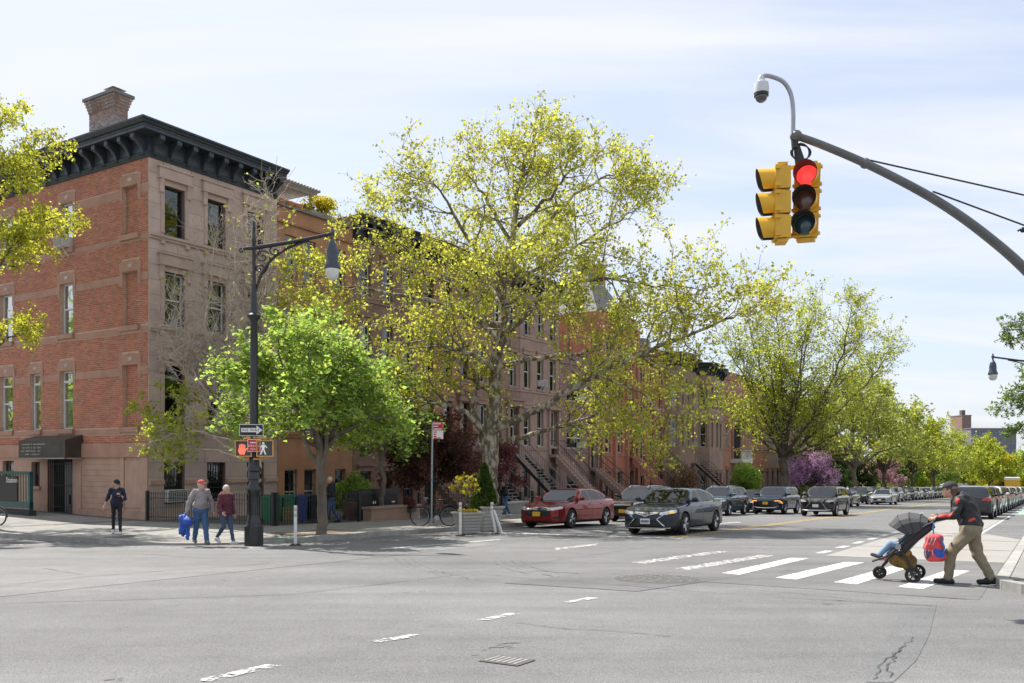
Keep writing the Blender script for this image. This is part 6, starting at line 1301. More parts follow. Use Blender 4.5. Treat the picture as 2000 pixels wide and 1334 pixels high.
# delivery truck far off
tk = empty('truck', on_road(196, 7.2), ROTZ, 'yellow and white box truck driving far down the street', 'truck')
MB().box(-3.2, 1.6, -1.2, 1.2, 1.0, 3.5).build('cargo_box', pm('truck_yellow', (.72, .40, .02), .5, .1, 2), tk)
MB().box(-3.24, 1.64, -1.24, 1.24, 3.1, 3.6).build('box_roof', M_WHITEP, tk); MB().box(-3.26, -3.2, -1.05, 1.05, .9, 1.5).build('tail_lift', M_RIMD, tk); MB().prism([(1.65, .6), (3.4, .6), (3.4, 1.4), (3.0, 2.3), (1.65, 2.4)], -1.1, 1.1).build('cab', M_WHITEP, tk)
for x_ in (-2.2, 2.6):
    for y_ in (-1.0, 1.0): w = link('wheel', WH[.37][0], tk); w.location = (x_, y_, .45); w.scale = (1.2, 1.2, 1.2)
# ================================================================ street furniture
M_LAMPB = pm('lamp_black', (.014, .015, .017), .3, .2, 6, spec=.6); M_GALV = pm('galvanised_pole', (.34, .35, .37), .4, .12, 8, metal=.7)
M_SIGY = pm('signal_yellow', (.72, .40, .02), .45, .08, 5); M_SIGYD = pm('signal_yellow_worn', (.66, .38, .03), .5, .14, 5); M_LENSR = pm('lens_red', (.6, .02, .02), .25, .5, 70, emit=(1, .05, .045), estr=.42)
M_LENSA = pm('lens_amber_off', (.13, .05, .035), .25, .3, 30, coat=.6); M_LENSG = pm('lens_green_off', (.02, .06, .07), .2, .3, 30, coat=.6)
M_SW = pm('sign_white', (.74, .74, .73), .5, .04, 5); M_SB = pm('sign_black', (.015, .015, .016), .5, .1, 5); M_SR = pm('sign_red', (.55, .02, .025), .45, .06, 5)
M_GLOBE = pm('lamp_glass', (.62, .62, .58), .2, .1, 6)
def face_cam_rot(p): return math.atan2(p[0], p[1])*-1.0
# ---------------------------------------------------------------- ornate lamp post with bracket arm
def lamp_post():
    LS = lambda pr, k=.72: [(r_*k, z_*.925) for r_, z_ in pr]
    b = ground(496, 1054, .16); lp = empty('lamp_post', b, ROTZ-R(0), 'ornate black cast iron lamp post with scrolled arm at the corner', 'lamp post')
    MB().prism([(.26*math.cos(R(22.5+45*k)), .26*math.sin(R(22.5+45*k))) for k in range(8)], -.15, .36, axis='z').build('plinth', M_LAMPB, lp)
    MB().lathe(LS([(.40, .36), (.38, .42), (.33, .46), (.33, .52), (.29, .6), (.27, .7), (.265, 1.15), (.27, 1.32), (.33, 1.4), (.34, 1.47), (.30, 1.55), (.22, 1.64), (.19, 1.75)], .58), 16).build('base', M_LAMPB, lp, smooth=35)
    m = MB()
    for k in range(12):
        a = 2*math.pi*k/12; m.tube([(  .158*math.cos(a),   .158*math.sin(a), .67), (  .158*math.cos(a),   .158*math.sin(a), 1.18)], .014, 5)
    m.build('fluting', M_LAMPB, lp)['kind'] = 'stuff'
    MB().lathe(LS([(.19, 1.75), (.17, 1.95), (.21, 2.0), (.21, 2.06), (.16, 2.15), (.155, 2.5), (.13, 2.6), (.125, 3.0), (.115, 5.0), (.105, 6.3), (.13, 6.36), (.2, 6.45), (.21, 6.5), (.13, 6.55), (.10, 6.7), (.09, 7.0), (.07, 7.4)], .9), 14).build('shaft', M_LAMPB, lp, smooth=35)
    MB().lathe(LS([(.07, 7.3), (.066, 8.6), (.09, 8.64), (.09, 8.7), (.06, 8.76), (.055, 9.0), (.075, 9.03), (.05, 9.08), (.06, 9.16), (.02, 9.24)]), 12).build('finial', M_LAMPB, lp, smooth=35)
    # arm reaches over the road, away down the street
    d = Vector((.93, .37, 0)); d.rotate(Matrix.Rotation(-ROTZ+R(0), 3, 'Z')); d = Vector((math.cos(R(-50)), math.sin(R(-50)), 0))
    q = lambda r_, z: d*r_+Vector((0, 0, z*.925))
    MB().tube([q(-.28, 8.42), q(.0, 8.45), q(1.0, 8.66), q(2.0, 8.93), q(2.12, 8.95)], [.035, .06, .052, .046, .046], 8).build('arm', M_LAMPB, lp, smooth=40)
    MB().tube(bez(q(.06, 7.2), q(.2, 8.0), q(.6, 8.45), q(1.45, 8.72), 14), .036, 6).build('brace', M_LAMPB, lp, smooth=40)
    def scroll(c, z, r0, turns, a0, name='scroll'):
        return MB().tube([q(c+r0*(1-k/26)*math.cos(a0+turns*2*math.pi*k/24), z+r0*(1-k/26)*math.sin(a0+turns*2*math.pi*k/24)) for k in range(25)],   .024, 5).build(name, M_LAMPB, lp, smooth=40)
    scroll(.22, 8.2, .2, 1.4, .5); scroll(.55, 8.38, .15, 1.3, 2.2); scroll(.14, 7.85, .14, 1.3, -.5); scroll(-.32, 8.36, .07, 1.0, 1.5)
    MB().tube(bez(q(.08, 7.6), q(.3, 7.7), q(.4, 7.9), q(.42, 8.2), 8), .02, 5).build('scroll', M_LAMPB, lp, smooth=40)
    h = empty('lamp_head', q(2.06, -.05)); h.parent = lp
    MB().lathe(LS([(.03, 9.2), (.05, 9.1), (.09, 9.02), (.05, 8.95), (.05, 8.82), (.09, 8.76), (.12, 8.72), (.17, 8.62), (.2, 8.45), (.205, 8.2), (.25, 8.1), (.27, 8.05), (.27, 7.98), (.24, 7.95)], .78), 18).build('shade', pm('lamp_blue_grey', (.06, .07, .09), .3, .15, 6, metal=.4), h, smooth=35)
    MB().lathe(LS([(.245, 7.97), (.24, 7.85), (.2, 7.72), (.12, 7.64), (.02, 7.62)], .78), 18).build('globe', M_GLOBE, h, smooth=60)
    m = MB(); m.lathe([(.09, 2.62), (.1, 2.62), (.1, 2.68), (.09, 2.68)], 12); m.build('strap', M_GALV, lp)
    return lp, b
lp, LPB = lamp_post()
yaw_cam = math.atan2(-LPB.x, LPB.y)                            # signs turned square to the street corner, facing the crossing
def sign_frame(name, u, v, label, cat, y=None, dz=0, off=.16, yaw=None):
    yy = (LPB.y if y is None else y)-off; o = empty(name, ((u-1000)/FPX*yy, yy, CAMH-(v-HOR)/FPX*yy), 0, label, cat); o.rotation_euler = (0, 0, (yaw_cam*.6 if yaw is None else yaw)); return o
ow = sign_frame('one_way_sign', 491, 840, 'black and white one way arrow sign on the lamp post', 'sign')
MB().box(-.31, .31, .0, .012, -.155, .155).build('plate', M_SW, ow); MB().box(-.295, .295, -.004, .0, -.14, .14).build('black_field', M_SB, ow)
MB().prism([(-.265, -.055), (.13, -.055), (.13, -.12), (.285, 0), (.13, .12), (.13, .055), (-.265, .055)], -.008, -.004).build('arrow', M_SW, ow)
put_text('ONE WAY', .105, ow, (-.045, -.009, -.002), (R(90), 0, 0), M_SB, (1.05, 1), ext=.001)
wwy = sign_frame('wrong_way_sign', 496, 870, 'small square red wrong way sign between the two walk signals', 'sign', off=.3)
MB().box(-.165, .165, .0, .01, -.165, .165).build('plate', M_SW, wwy); MB().box(-.15, .15, -.004, 0, -.15, .15).build('red_field', M_SR, wwy)
put_text('WRONG', .085, wwy, (0, -.005, -.015), (R(90), 0, 0), M_SW, (.98, 1)); put_text('WAY', .085, wwy, (0, -.005, -.1), (R(90), 0, 0), M_SW)
m = MB(); m.prism([(-.1, .06), (.06, .06), (.06, .03), (.11, .075), (.06, .12), (.06, .09), (-.1, .09)], -.008, -.004); m.build('arrow', M_SW, wwy)
M_PEDY = pm('pedestrian_signal_case', (.55, .30, .09), .5, .15, 6)
for nm, u, lb in (('hand', 476, 'left walk signal showing a red hand on the lamp post'), ('man', 518, 'right walk signal showing a walking man on the lamp post')):
    ps = sign_frame('pedestrian_signal', u, 876, lb, 'walk signal', off=.22)
    m = MB(); m.box(-.215, .215, .02, .2, -.215, .215); ring(m, lambda a, b, c: (a, -b, c), -.22, .22, -.22, .22, -.02, .1, .03); m.build('housing', M_PEDY, ps); MB().box(-.19, .19, -.0, .02, -.19, .19).build('lens', pm('signal_lens_dark', (.07, .075, .08), .3, .3, 20), ps)
    if nm == 'hand':
        M_HAND = pm('hand_lit', (.6, .1, .05), .4, .1, 8, emit=(1, .22, .12), estr=.3); m = MB(); m.prism([(-.1, -.16), (.02, -.16), (.06, -.04), (.04, .02), (-.12, .02), (-.15, -.06)], -.006, 0)
        for k in range(4): m.prism([(-.12+k*.042, .02), (-.085+k*.042, .02), (-.085+k*.042, .13-abs(k-1.4)*.02), (-.12+k*.042, .13-abs(k-1.4)*.02)], -.006, 0)
        m.prism([(.05, -.06), (.1, .0), (.085, .02), (.045, -.02)], -.006, 0); m.build('hand', M_HAND, ps)
    else:
        m = MB(); F_ = lambda *p: m.prism(list(p), -.006, 0); M_WLK = pm('walk_symbol_glow', (.7, .7, .66), .4, .05, 8, emit=(1, 1, .92), estr=.08)  # slight glow put into the white figure, though the symbol is unlit
        m.ball((-.05, -.004, .14), .034, 8, 6, (1, .2, 1)); F_((-.09, .1), (-.01, .1), (-.02, -.02), (-.085, -.02)); F_((-.085, -.02), (-.045, -.02), (-.1, -.16), (-.14, -.16)); F_((-.05, -.02), (-.02, -.02), (.0, -.09), (.03, -.16), (-.01, -.16), (-.035, -.09)); F_((-.09, .1), (-.075, .07), (-.12, .0), (-.14, .01)); F_((-.01, .1), (-.015, .06), (.04, .01), (.055, .03)); m.build('walking_man', M_WLK, ps)
    MB().tube([(0, .1, .21), (0, .1, .27), ((496-u)/68, .14, .29)], .03, 6).build('mount', M_PEDY, ps); MB().tube([(0, .1, -.21), (0, .1, -.26), ((496-u)/68, .14, -.28)], .03, 6).build('mount', M_PEDY, ps)
# ---------------------------------------------------------------- white flexible posts
def bollard(label, u, v, lean=None):
    p = ground(u, v); b = empty('flex_post', p, 0, label, 'bollard', 'white flexible posts along the kerb lane')
    pts = [(0, 0, .03), (0, 0, .55), (0, 0, 1.08)] if not lean else [(0, 0, .03), (-.06, .02, .4), (-.13, .03, .72), (-.12, .03, 1.06)]
    MB().tube(pts, [.045]*len(pts), 12).build('post', pm('post_white', (.68, .67, .64), .5, .12, 7), b, smooth=40)
    MB().lathe([(.16, 0), (.15, .03), (.07, .06), (.05, .06)], 14).build('base', M_TRIM, b, smooth=30)
    for z in (.78, .93): q = pts[-1]; MB().tube([(q[0], q[1], z), (q[0], q[1], z+.08)], .0475, 12).build('reflector_band', pm('reflector_grey', (.42, .42, .43), .3, .1, 10), b)
    if lean: MB().tube([(.2, 0, .04), (.1, .0, .35), (-.06, .02, .8)], [.05, .045, .04], 8).build('torn_sleeve', pm('post_white', (.68, .67, .64)), b, smooth=40)
bollard('white flexible post by the kerb near the green tree', 577, 1066); bollard('white flexible post before the front planter', 899, 1047); bollard('bent white flexible post with torn sleeve by the rear planter', 968, 1043, True)
# ---------------------------------------------------------------- slatted planters
M_PLB = pm('planter_grey', (.36, .345, .32), .8, .12, 3, stretch=(.5, .5, 8), objr=.06); M_SOIL = pm('soil', (.05, .035, .025), .95, .3, 12)
def planter(label, u, v, w0, w1, h, rz, flowers, off=0):
    p = ground(u, v, off); b = empty('planter', p, rz, label, 'planter', 'grey slatted planters'); n = 7; g = .012
    for i in range(n):
        za, zb = .03+i*h/n+g/2, .03+(i+1)*h/n-g/2; wa, wb = w0+(w1-w0)*i/n, w0+(w1-w0)*(i+1)/n; t_ = .028
        for k in range(4):
            M_ = Matrix.Rotation(k*math.pi/2, 3, 'Z'); vs = [M_@Vector(q) for q in ((-wa, -wa, za), (wa, -wa, za), (wa-t_, -wa+t_, za), (-wa+t_, -wa+t_, za), (-wb, -wb, zb), (wb, -wb, zb), (wb-t_, -wb+t_, zb), (-wb+t_, -wb+t_, zb))]
            MB().add(vs, [(0, 3, 2, 1), (4, 5, 6, 7), (0, 1, 5, 4), (1, 2, 6, 5), (2, 3, 7, 6), (3, 0, 4, 7)]).build('board', M_PLB, b)
    m = MB(); m.box(-w0+.03, w0-.03, -w0+.03, w0-.03, .02, .06); m.box(-w1+.03, w1-.03, -w1+.03, w1-.03, h-.1, h-.04); vs = [Vector((sx*(w0-.03), sy*(w0-.03), .05)) for sx, sy in ((-1, -1), (1, -1), (1, 1), (-1, 1))]+[Vector((sx*(w1-.035), sy*(w1-.035), h-.05)) for sx, sy in ((-1, -1), (1, -1), (1, 1), (-1, 1))]; m.add(vs, [(0, 1, 5, 4), (1, 2, 6, 5), (2, 3, 7, 6), (3, 0, 4, 7)]); m.build('liner', M_SOIL, b)
    m = MB(); ring(m, lambda a, n_, c: (a, c, h+.02-n_), -w1-.03, w1+.03, -w1-.03, w1+.03, .0, .05, .07); m.build('rim', M_PLB, b)
    return b, p, h
pA = planter('front grey slatted planter with yellow flowers and a small golden tree', 914, 1043, .26, .40, .72, R(32), 1)
pB = planter('rear grey slatted planter with pansies and a cone shaped conifer', 952, 1038, .28, .43, .88, R(32), 1)
def bedding(par_name, label, base, r, seed, mats, n=260, ls=.07):
    rng = np.random.default_rng(seed); root = empty(par_name, base, 0, label, 'flowers')
    for i, mt in enumerate(mats):
        C = rng.uniform(-1, 1, (n, 3))*np.array([r, r, .06])+np.array([0, 0, .08+.03*i]); V, Q = leaves(C, ls, rng, up=.5); o = link('foliage' if i == 0 else 'petals', np_mesh('petals', V, Q), root, mt); o['kind'] = 'stuff'
M_PY = leafmat('petal_yellow', (.75, .50, .02), (.6, .4, .02), .3, .2); M_PW = leafmat('petal_white', (.6, .57, .66), (.5, .48, .55), .3, .25)
bedding('flower_bed', 'yellow flowers filling the front planter', Vector(pA[1])+Vector((0, 0, .66)), .32, 3, [M_LGR, M_PY]); bedding('flower_bed', 'white and yellow pansies filling the rear planter', Vector(pB[1])+Vector((0, 0, .82)), .34, 4, [M_LGR, M_PW, M_PY])
shrub('conifer_shrub', 'cone shaped dark green conifer in the rear planter', Vector(pB[1])+Vector((-.12, .05, .8)), (.5, .5, .82), 12, leafmat('leaf_cypress', (.06, .10, .02), (.12, .2, .03), .35, .4), 7500, .08, 'cone')
street_tree('golden_tree', 'small golden leaved tree in the front planter', Vector(pA[1])+Vector((-.08, 0, .62)), 1.3, .62, .85, .04, 15, M_LYB, M_BARKG, nl=6, n2=16, L2=.26, n3=4, L3=.16, lp=5, ls=.075, up=-.08, ljit=.02, flat_=.9)
# ---------------------------------------------------------------- parking sign
sp = empty('parking_sign', ground(843, 1027, .17), 0, 'red and white parking sign on a grey pole above the bicycle', 'sign')
MB().tube([(0, 0, -.1), (.01, 0, 2.0), (.03, 0, 3.75)], .035, 10).build('pole', M_GALV, sp, smooth=40); MB().tube([(.012, 0, 1.6), (.013, 0, 1.72)], .037, 10).build('blue_sticker', pm('sticker_blue', (.05, .25, .5), .5), sp)
b_ = MB().box(.045, .425, -.045, -.035, 3.15, 3.76).build('plate', M_SW, sp); MB().box(.055, .415, -.049, -.045, 3.46, 3.75).build('red_panel', M_SR, sp)
for z, w_ in ((3.70, .26), (3.61, .17), (3.51, .29)): MB().box(.075, .075+w_, -.053, -.049, z-.017, z+.017).build('text_line', M_SW, sp)
for z, w_ in ((3.40, .11), (3.32, .09), (3.24, .1), (3.18, .26)): MB().box(.075, .075+w_, -.049, -.045, z-.022, z+.022).build('text_line', M_SR, sp)
# ---------------------------------------------------------------- bicycles
def bicycle(label, loc, rz, frame_mat, lean=R(6), small=False):
    root = empty('bicycle', loc, rz, label, 'bicycle'); root.rotation_euler = (lean, 0, rz); r = .34
    def wheel(x):
        w = MB(); w.tube([(x+r*math.cos(2*math.pi*k/28), 0, r+r*math.sin(2*math.pi*k/28)) for k in range(28)], .02, 6, closed=True); t_ = w.build('wheel', M_TYREB, root, smooth=60)
        m = MB(); m.tube([(x+(r-.03)*math.cos(2*math.pi*k/28), 0, r+(r-.03)*math.sin(2*math.pi*k/28)) for k in range(28)], .011, 5, closed=True); m.build('rim', M_GALV, t_)
        m = MB()
        for k in range(20): a = 2*math.pi*k/20; m.tube([(x, .02*(-1)**k, r), (x+(r-.03)*math.cos(a), 0, r+(r-.03)*math.sin(a))], .0025, 3, cap=False)
        m.lathe([(.02, -.04), (.02, .04)], 8, (x, 0, r), Matrix.Rotation(R(90), 3, 'X')); m.build('spokes', M_GALV, t_)['kind'] = 'stuff'
        m = MB(); m.tube([(x+(r+.03)*math.cos(a), 0, r+(r+.03)*math.sin(a)) for a in [R(-5)+R(170)*k/12 for k in range(13)]], .02, 5); m.build('mudguard', frame_mat, t_, smooth=50)
    wheel(.54); wheel(-.52)
    bb, seat, head0, head1 = (-.06, 0, .28), (-.2, 0, .86), (.36, 0, .62), (.33, 0, .84); m = MB()
    for a, b in ((bb, seat), (bb, head0), ((-.18, 0, .76), (.34, 0, .76)), (head0, head1)): m.tube([a, b], .019, 8)
    for sd in (-.05, .05): m.tube([(-.52, sd, .34), (-.06, sd*.6, .28)], .01, 5); m.tube([(-.52, sd, .34), (-.19, sd*.3, .76)], .009, 5); m.tube([(.54, sd, .34), (.40, sd, .58), (.36, 0, .63)], .012, 5)
    m.build('frame', frame_mat, root, smooth=50)
    MB().tube([(.28, .30, .98), (.36, .28, 1.02), (.42, .12, 1.0), (.35, 0, .95), (.42, -.12, 1.0), (.36, -.28, 1.02), (.28, -.30, .98)], .014, 6).build('handlebar', M_GALV, root, smooth=50); MB().tube([head1, (.34, 0, .97)], .014, 6).build('stem', M_GALV, root)
    m = MB(); m.ball((-.24, 0, .93), .12, 10, 6, (1.15, .7, .35)); m.tube([(-.2, 0, .8), (-.23, 0, .92)], .014, 6); m.build('saddle', M_TRIM, root, smooth=50)
    m = MB(); m.lathe([(.09, -.005), (.095, 0), (.09, .005)], 20, (-.06, .05, .28), Matrix.Rotation(R(90), 3, 'X')); m.tube([(-.06, .05, .28), (.02, .06, .13)], .011, 5); m.tube([(-.06, -.05, .28), (-.14, -.06, .43)], .011, 5); m.build('crank', M_GALV, root)
    m = MB(); m.box(.0, .09, -.06, -.02, .12, .14); m.box(-.2, -.1, .02, .06, .42, .44); m.build('pedal', M_TRIM, root)['kind'] = 'stuff'
    MB().box(-.74, -.3, -.08, .08, .72, .735).build('rack', M_STEEL, root)
bicycle('black bicycle locked to the parking sign pole', ground(850, 1027, .17), R(190), M_TRIM, R(5))
bicycle('grey bicycle cut off by the left edge of the picture', ground(-42, 1029, .2), R(10), pm('bike_brown', (.10, .07, .05), .4, .1, 6), R(-4))
# ---------------------------------------------------------------- subway entrance at the left edge
M_SUB = pm('subway_green', (.012, .075, .075), .4, .2, 4); se = empty('subway_entrance', on_walk(19.3, 36.3), ROTZ+R(90), 'dark green subway entrance railing with black station sign at the left edge', 'subway entrance')
# local x runs along the side street towards the corner house front (to the right in the picture is -x)
def sube():
    P = lambda a, n, z: (a, n, z); zt, zb = 1.62, .42
    for a in (-1.55, 1.5): MB().box(a-.07, a+.07, -.07, .07, -.2, zt+.05).build('post', M_SUB, se)
    MB().box(-1.62, 1.57, -.08, .08, zt, zt+.12).build('top_rail', M_SUB, se); MB().box(-1.62, 1.57, -.08, .08, zb-.15, zb+.1).build('bottom_rail', M_SUB, se)
    MB().box(-1.7, 1.6, -.15, .15, -.3, .18).build('kerb', pm('subway_base', (.03, .035, .035), .7, .2, 5), se)
    pk = MB().box(-.025, .025, -.025, .025, zb+.1, zt).mesh('picket', pm('subway_picket', (.25, .22, .16), .5, .2, 6))
    for k in range(16): o = link('picket', pk, se); o.location = (-1.45+k*.19, .03, 0)
    MB().box(-.8, 1.35, .09, .13, zb+.12, zt-.06).build('sign_panel', M_SB, se)
    put_text('Station', .3, se, (-.84, .133, zt-.24), (R(90), 0, R(180)), M_SW, align='RIGHT')
    return zt
sube()

# second lamp of the same kind down the right side
l2 = copy_tree(lp); l2.location = on_road(60, .55)+Vector((0, 0, .14)); l2.rotation_euler = (0, 0, ROTZ+R(90)+R(50)); l2.scale = (1.3, 1.3, 1.12); l2['label'] = 'black lamp whose bell shade hangs in at the right edge over the parked cars'
# ---------------------------------------------------------------- iron fences
PK = MB().tube([(0, 0, .02), (0, 0, 1.0), (0, 0, 1.04), (0, 0, 1.12)], [.011, .011, .02, .002], 5).mesh('picket', M_STEEL)
def fence(label, a, b, h=1.0, step=.13, zf=walk_z):
    A, B = W(*a), W(*b); L_ = (B-A).length; A.z = zf(A); B.z = zf(B); d = (B-A); root = empty('iron_fence', A, math.atan2(d.y, d.x), label, 'fence', 'black iron fences of the front yards'); sl = (B.z-A.z)/L_
    n = int(L_/step)
    for i in range(n+1):
        o = link('picket', PK, root); x = L_*i/n; o.location = (x, 0, sl*x); o.scale = (1, 1, h)
    for z in (.14, .86): MB().add([(0, -.015, z*h), (L_, -.015, z*h+sl*L_), (L_, .015, z*h+sl*L_), (0, .015, z*h), (0, -.015, z*h+.025), (L_, -.015, z*h+.025+sl*L_), (L_, .015, z*h+.025+sl*L_), (0, .015, z*h+.025)], [(0, 3, 2, 1), (4, 5, 6, 7), (0, 1, 5, 4), (1, 2, 6, 5), (2, 3, 7, 6), (3, 0, 4, 7)]).build('rail', M_STEEL, root)
    for x in (0, L_): MB().box(x-.05, x+.05, -.05, .05, -.1+sl*x, 1.15*h+sl*x).build('post', M_STEEL, root)
fence('iron fence running from the corner house towards the kerb', (21.0, 29.7), (21.0, 22.8)); fence('iron fence before the green and blue bins', (21.1, 22.75), (25.3, 22.75))
fence('iron fence behind the locked bicycle', (29.6, 23.2), (36.2, 23.2), .95); fence('iron fence before the iron stair', (38.6, 23.6), (41.7, 23.6), .95); fence('iron fence between the two stone stoops', (43.9, 24), (47, 24), .95); fence('iron fence before the brick infill house', (54.3, 24.4), (58.4, 24.4), .95); fence('iron fence before the red sandstone house', (60.8, 24), (65.5, 24), .95)
fence('iron fence before the arched balcony house', (88, 23.2), (95, 23.2), .95); fence('iron fence before the brick house by the hedge', (99.8, 23.2), (112, 23.2), .95, .2)
lw = empty('low_wall', on_walk(26.1, 23.05), ROTZ, 'low brown masonry wall of a front yard behind the pavement', 'wall'); MB().box(0, 3.1, -.22, .22, -.2, .46).build('wall', M_BS3T, lw); MB().box(-.04, 3.14, -.26, .26, .46, .54).build('coping', M_BS4, lw)
lw = empty('low_wall', on_walk(36.4, 23.3), ROTZ, 'grey stone yard wall by the foot of the iron stair', 'wall'); MB().box(0, 2.1, -.22, .22, -.3, .5).build('wall', M_SLAB, lw); MB().box(-.04, 2.14, -.26, .26, .5, .57).build('coping', M_CONC, lw)
# ---------------------------------------------------------------- bins
def bin_(label, s, t, col, w=.55, h=1.02, rz=0.0, lid=None, group='wheeled bins lined up behind the fence'):
    p = on_walk(s, t); b = empty('wheeled_bin', p, ROTZ+rz, label, 'bin', group); m = MB(); a, c = w/2*.84, w/2
    m.add([(-a, -a, .06), (a, -a, .06), (a, a, .06), (-a, a, .06), (-c, -c, h*.92), (c, -c, h*.92), (c, c, h*.92), (-c, c, h*.92)], [(0, 3, 2, 1), (4, 5, 6, 7), (0, 1, 5, 4), (1, 2, 6, 5), (2, 3, 7, 6), (3, 0, 4, 7)]); m.build('body', col, b)
    m = MB(); m.prism([(-c-.05, h*.92), (c+.03, h*.92), (c+.03, h*.95), (.0, h*1.03), (-c-.05, h*1.0)], -c-.03, c+.03, axis='x'); m.build('lid', lid or col, b)
    m = MB(); m.tube([(-c+.05, c+.06, h*.95), (c-.05, c+.06, h*.95)], .018, 6); m.build('handle', M_TRIM, b)
    for sd in (-1, 1): MB().lathe([(.09, -.025), (.1, 0), (.09, .025)], 12, (sd*c*.9, c*.8, .1), Matrix.Rotation(R(90), 3, 'Y')).build('wheel', M_TYREB, b)
    return b
M_BG = pm('bin_green', (.015, .13, .06), .45, .15, 4); M_BB = pm('bin_blue', (.015, .04, .17), .45, .15, 4); M_BK = pm('bin_black', (.012, .012, .014), .5, .2, 4); M_BBR = pm('bin_brown', (.07, .03, .02), .5, .2, 4)
bin_('leftmost green wheeled bin behind the fence', 21.75, 23.7, M_BG); bin_('second green wheeled bin, next to the blue one', 22.4, 23.75, M_BG); bin_('blue wheeled bin between green and black ones', 23.05, 23.75, M_BB); bin_('black wheeled bin right beside the blue bin', 23.7, 23.7, M_BK); bin_('black wheeled bin nearest the tree trunk', 24.3, 23.75, M_BK)
bin_('small brown food waste bin beside the walking man in black', 26.0, 23.85, M_BBR, .42, .72, group='bins by the low wall')
sb = empty('storage_box', on_walk(26.6, 24.2), ROTZ, 'long black bin shed with sloped lid behind the low wall', 'bin shed'); MB().box(0, 2.3, -.4, .4, -.2, 1.0).build('body', M_BK, sb); MB().prism([(-.46, .98), (.44, 1.0), (.44, 1.04), (-.4, 1.22), (-.46, 1.2)], -.05, 2.35, axis='x').build('lid', M_TRIM, sb)
m = MB(); m.box(.7, .76, -.41, -.4, .6, .72); m.box(.82, .88, -.41, -.4, .6, .72); m.box(1.9, 2.1, -.41, -.4, .62, .68); m.build('house_number', M_SW, sb)['kind'] = 'stuff'
tg = empty('trellis', on_walk(21.75, 23.1), ROTZ, 'small orange wood lattice panel before the green bins', 'trellis')
for k in range(7): MB().box(k*.12, k*.12+.02, 0, .015, 0, .62).build('lath', pm('cedar', (.34, .15, .07), .8, .2, 6), tg)
for k in range(5): MB().box(-.02, .76, .016, .03, .08+k*.12, .1+k*.12).build('lath', pm('cedar', (.34, .15, .07)), tg)
# ---------------------------------------------------------------- traffic signal on its curved mast arm
SIGD = 12.2
def px3(u, v, y): return Vector(((u-1000)/FPX*y, y, CAMH-(v-HOR)/FPX*y))
M_MAST = pm('mast_grey', (.13, .135, .135), .45, .15, 4, metal=.4)
pb = on_road(15.6, -.9); pb.z += .14
mast = empty('signal_mast', pb, 0, 'dark grey curved signal mast arm sweeping in from the right edge', 'signal mast')
rel = lambda p: p-pb
arm = [px3(1545, 262, SIGD), px3(1600, 281, SIGD), px3(1690, 319, SIGD+.05), px3(1780, 364, SIGD+.1), px3(1850, 405, SIGD+.15), px3(1920, 455, SIGD+.2), px3(2000, 524, SIGD+.28), px3(2090, 625, SIGD+.36), px3(2150, 740, SIGD+.4), Vector((pb.x, pb.y, px3(2191, 860, pb.y).z))]
ap = smoothline([rel(p) for p in arm], 4); n_ = len(ap)
MB().tube(ap, [.05+.03*(k/(n_-1)) for k in range(n_)], 12).build('arm', M_MAST, mast, smooth=40)
MB().tube([(0, 0, 0), (0, 0, 2.2), (0, 0, 6.6)], [.13, .11, .09], 12).build('pole', M_MAST, mast, smooth=40); MB().lathe([(.26, 0), (.26, .1), (.15, .5), (.13, .55)], 12).build('base', M_MAST, mast, smooth=30)
for q in (1690, 1600): 
    c_ = rel(px3(1690, 319, SIGD+.05)) if q == 1690 else rel(px3(1555, 266, SIGD)); MB().ball(c_, .075 if q == 1690 else .085, 12, 8).build('clamp', M_MAST, mast, smooth=60)
ptop = Vector((0, 0, 6.5))
def wire(a_, b_):
    A_, B_ = rel(px3(*a_, SIGD+.05)), rel(px3(*b_, SIGD+.3)); k_ = (0-A_.x)/(B_.x-A_.x); MB().tube([A_, A_+(B_-A_)*k_], .012, 6).build('guy_wire', M_STEEL, mast)
wire((1690, 311), (2000, 381)); wire((1822, 374), (2000, 440))
m = MB(); m.ball(rel(px3(1998, 449, SIGD+.28)), .04, 8, 6); m.tube([rel(px3(1988, 451, SIGD+.28)), rel(px3(2010, 440, SIGD+.28))], .015, 6); m.build('cable_clamp', M_STEEL, mast, smooth=60)
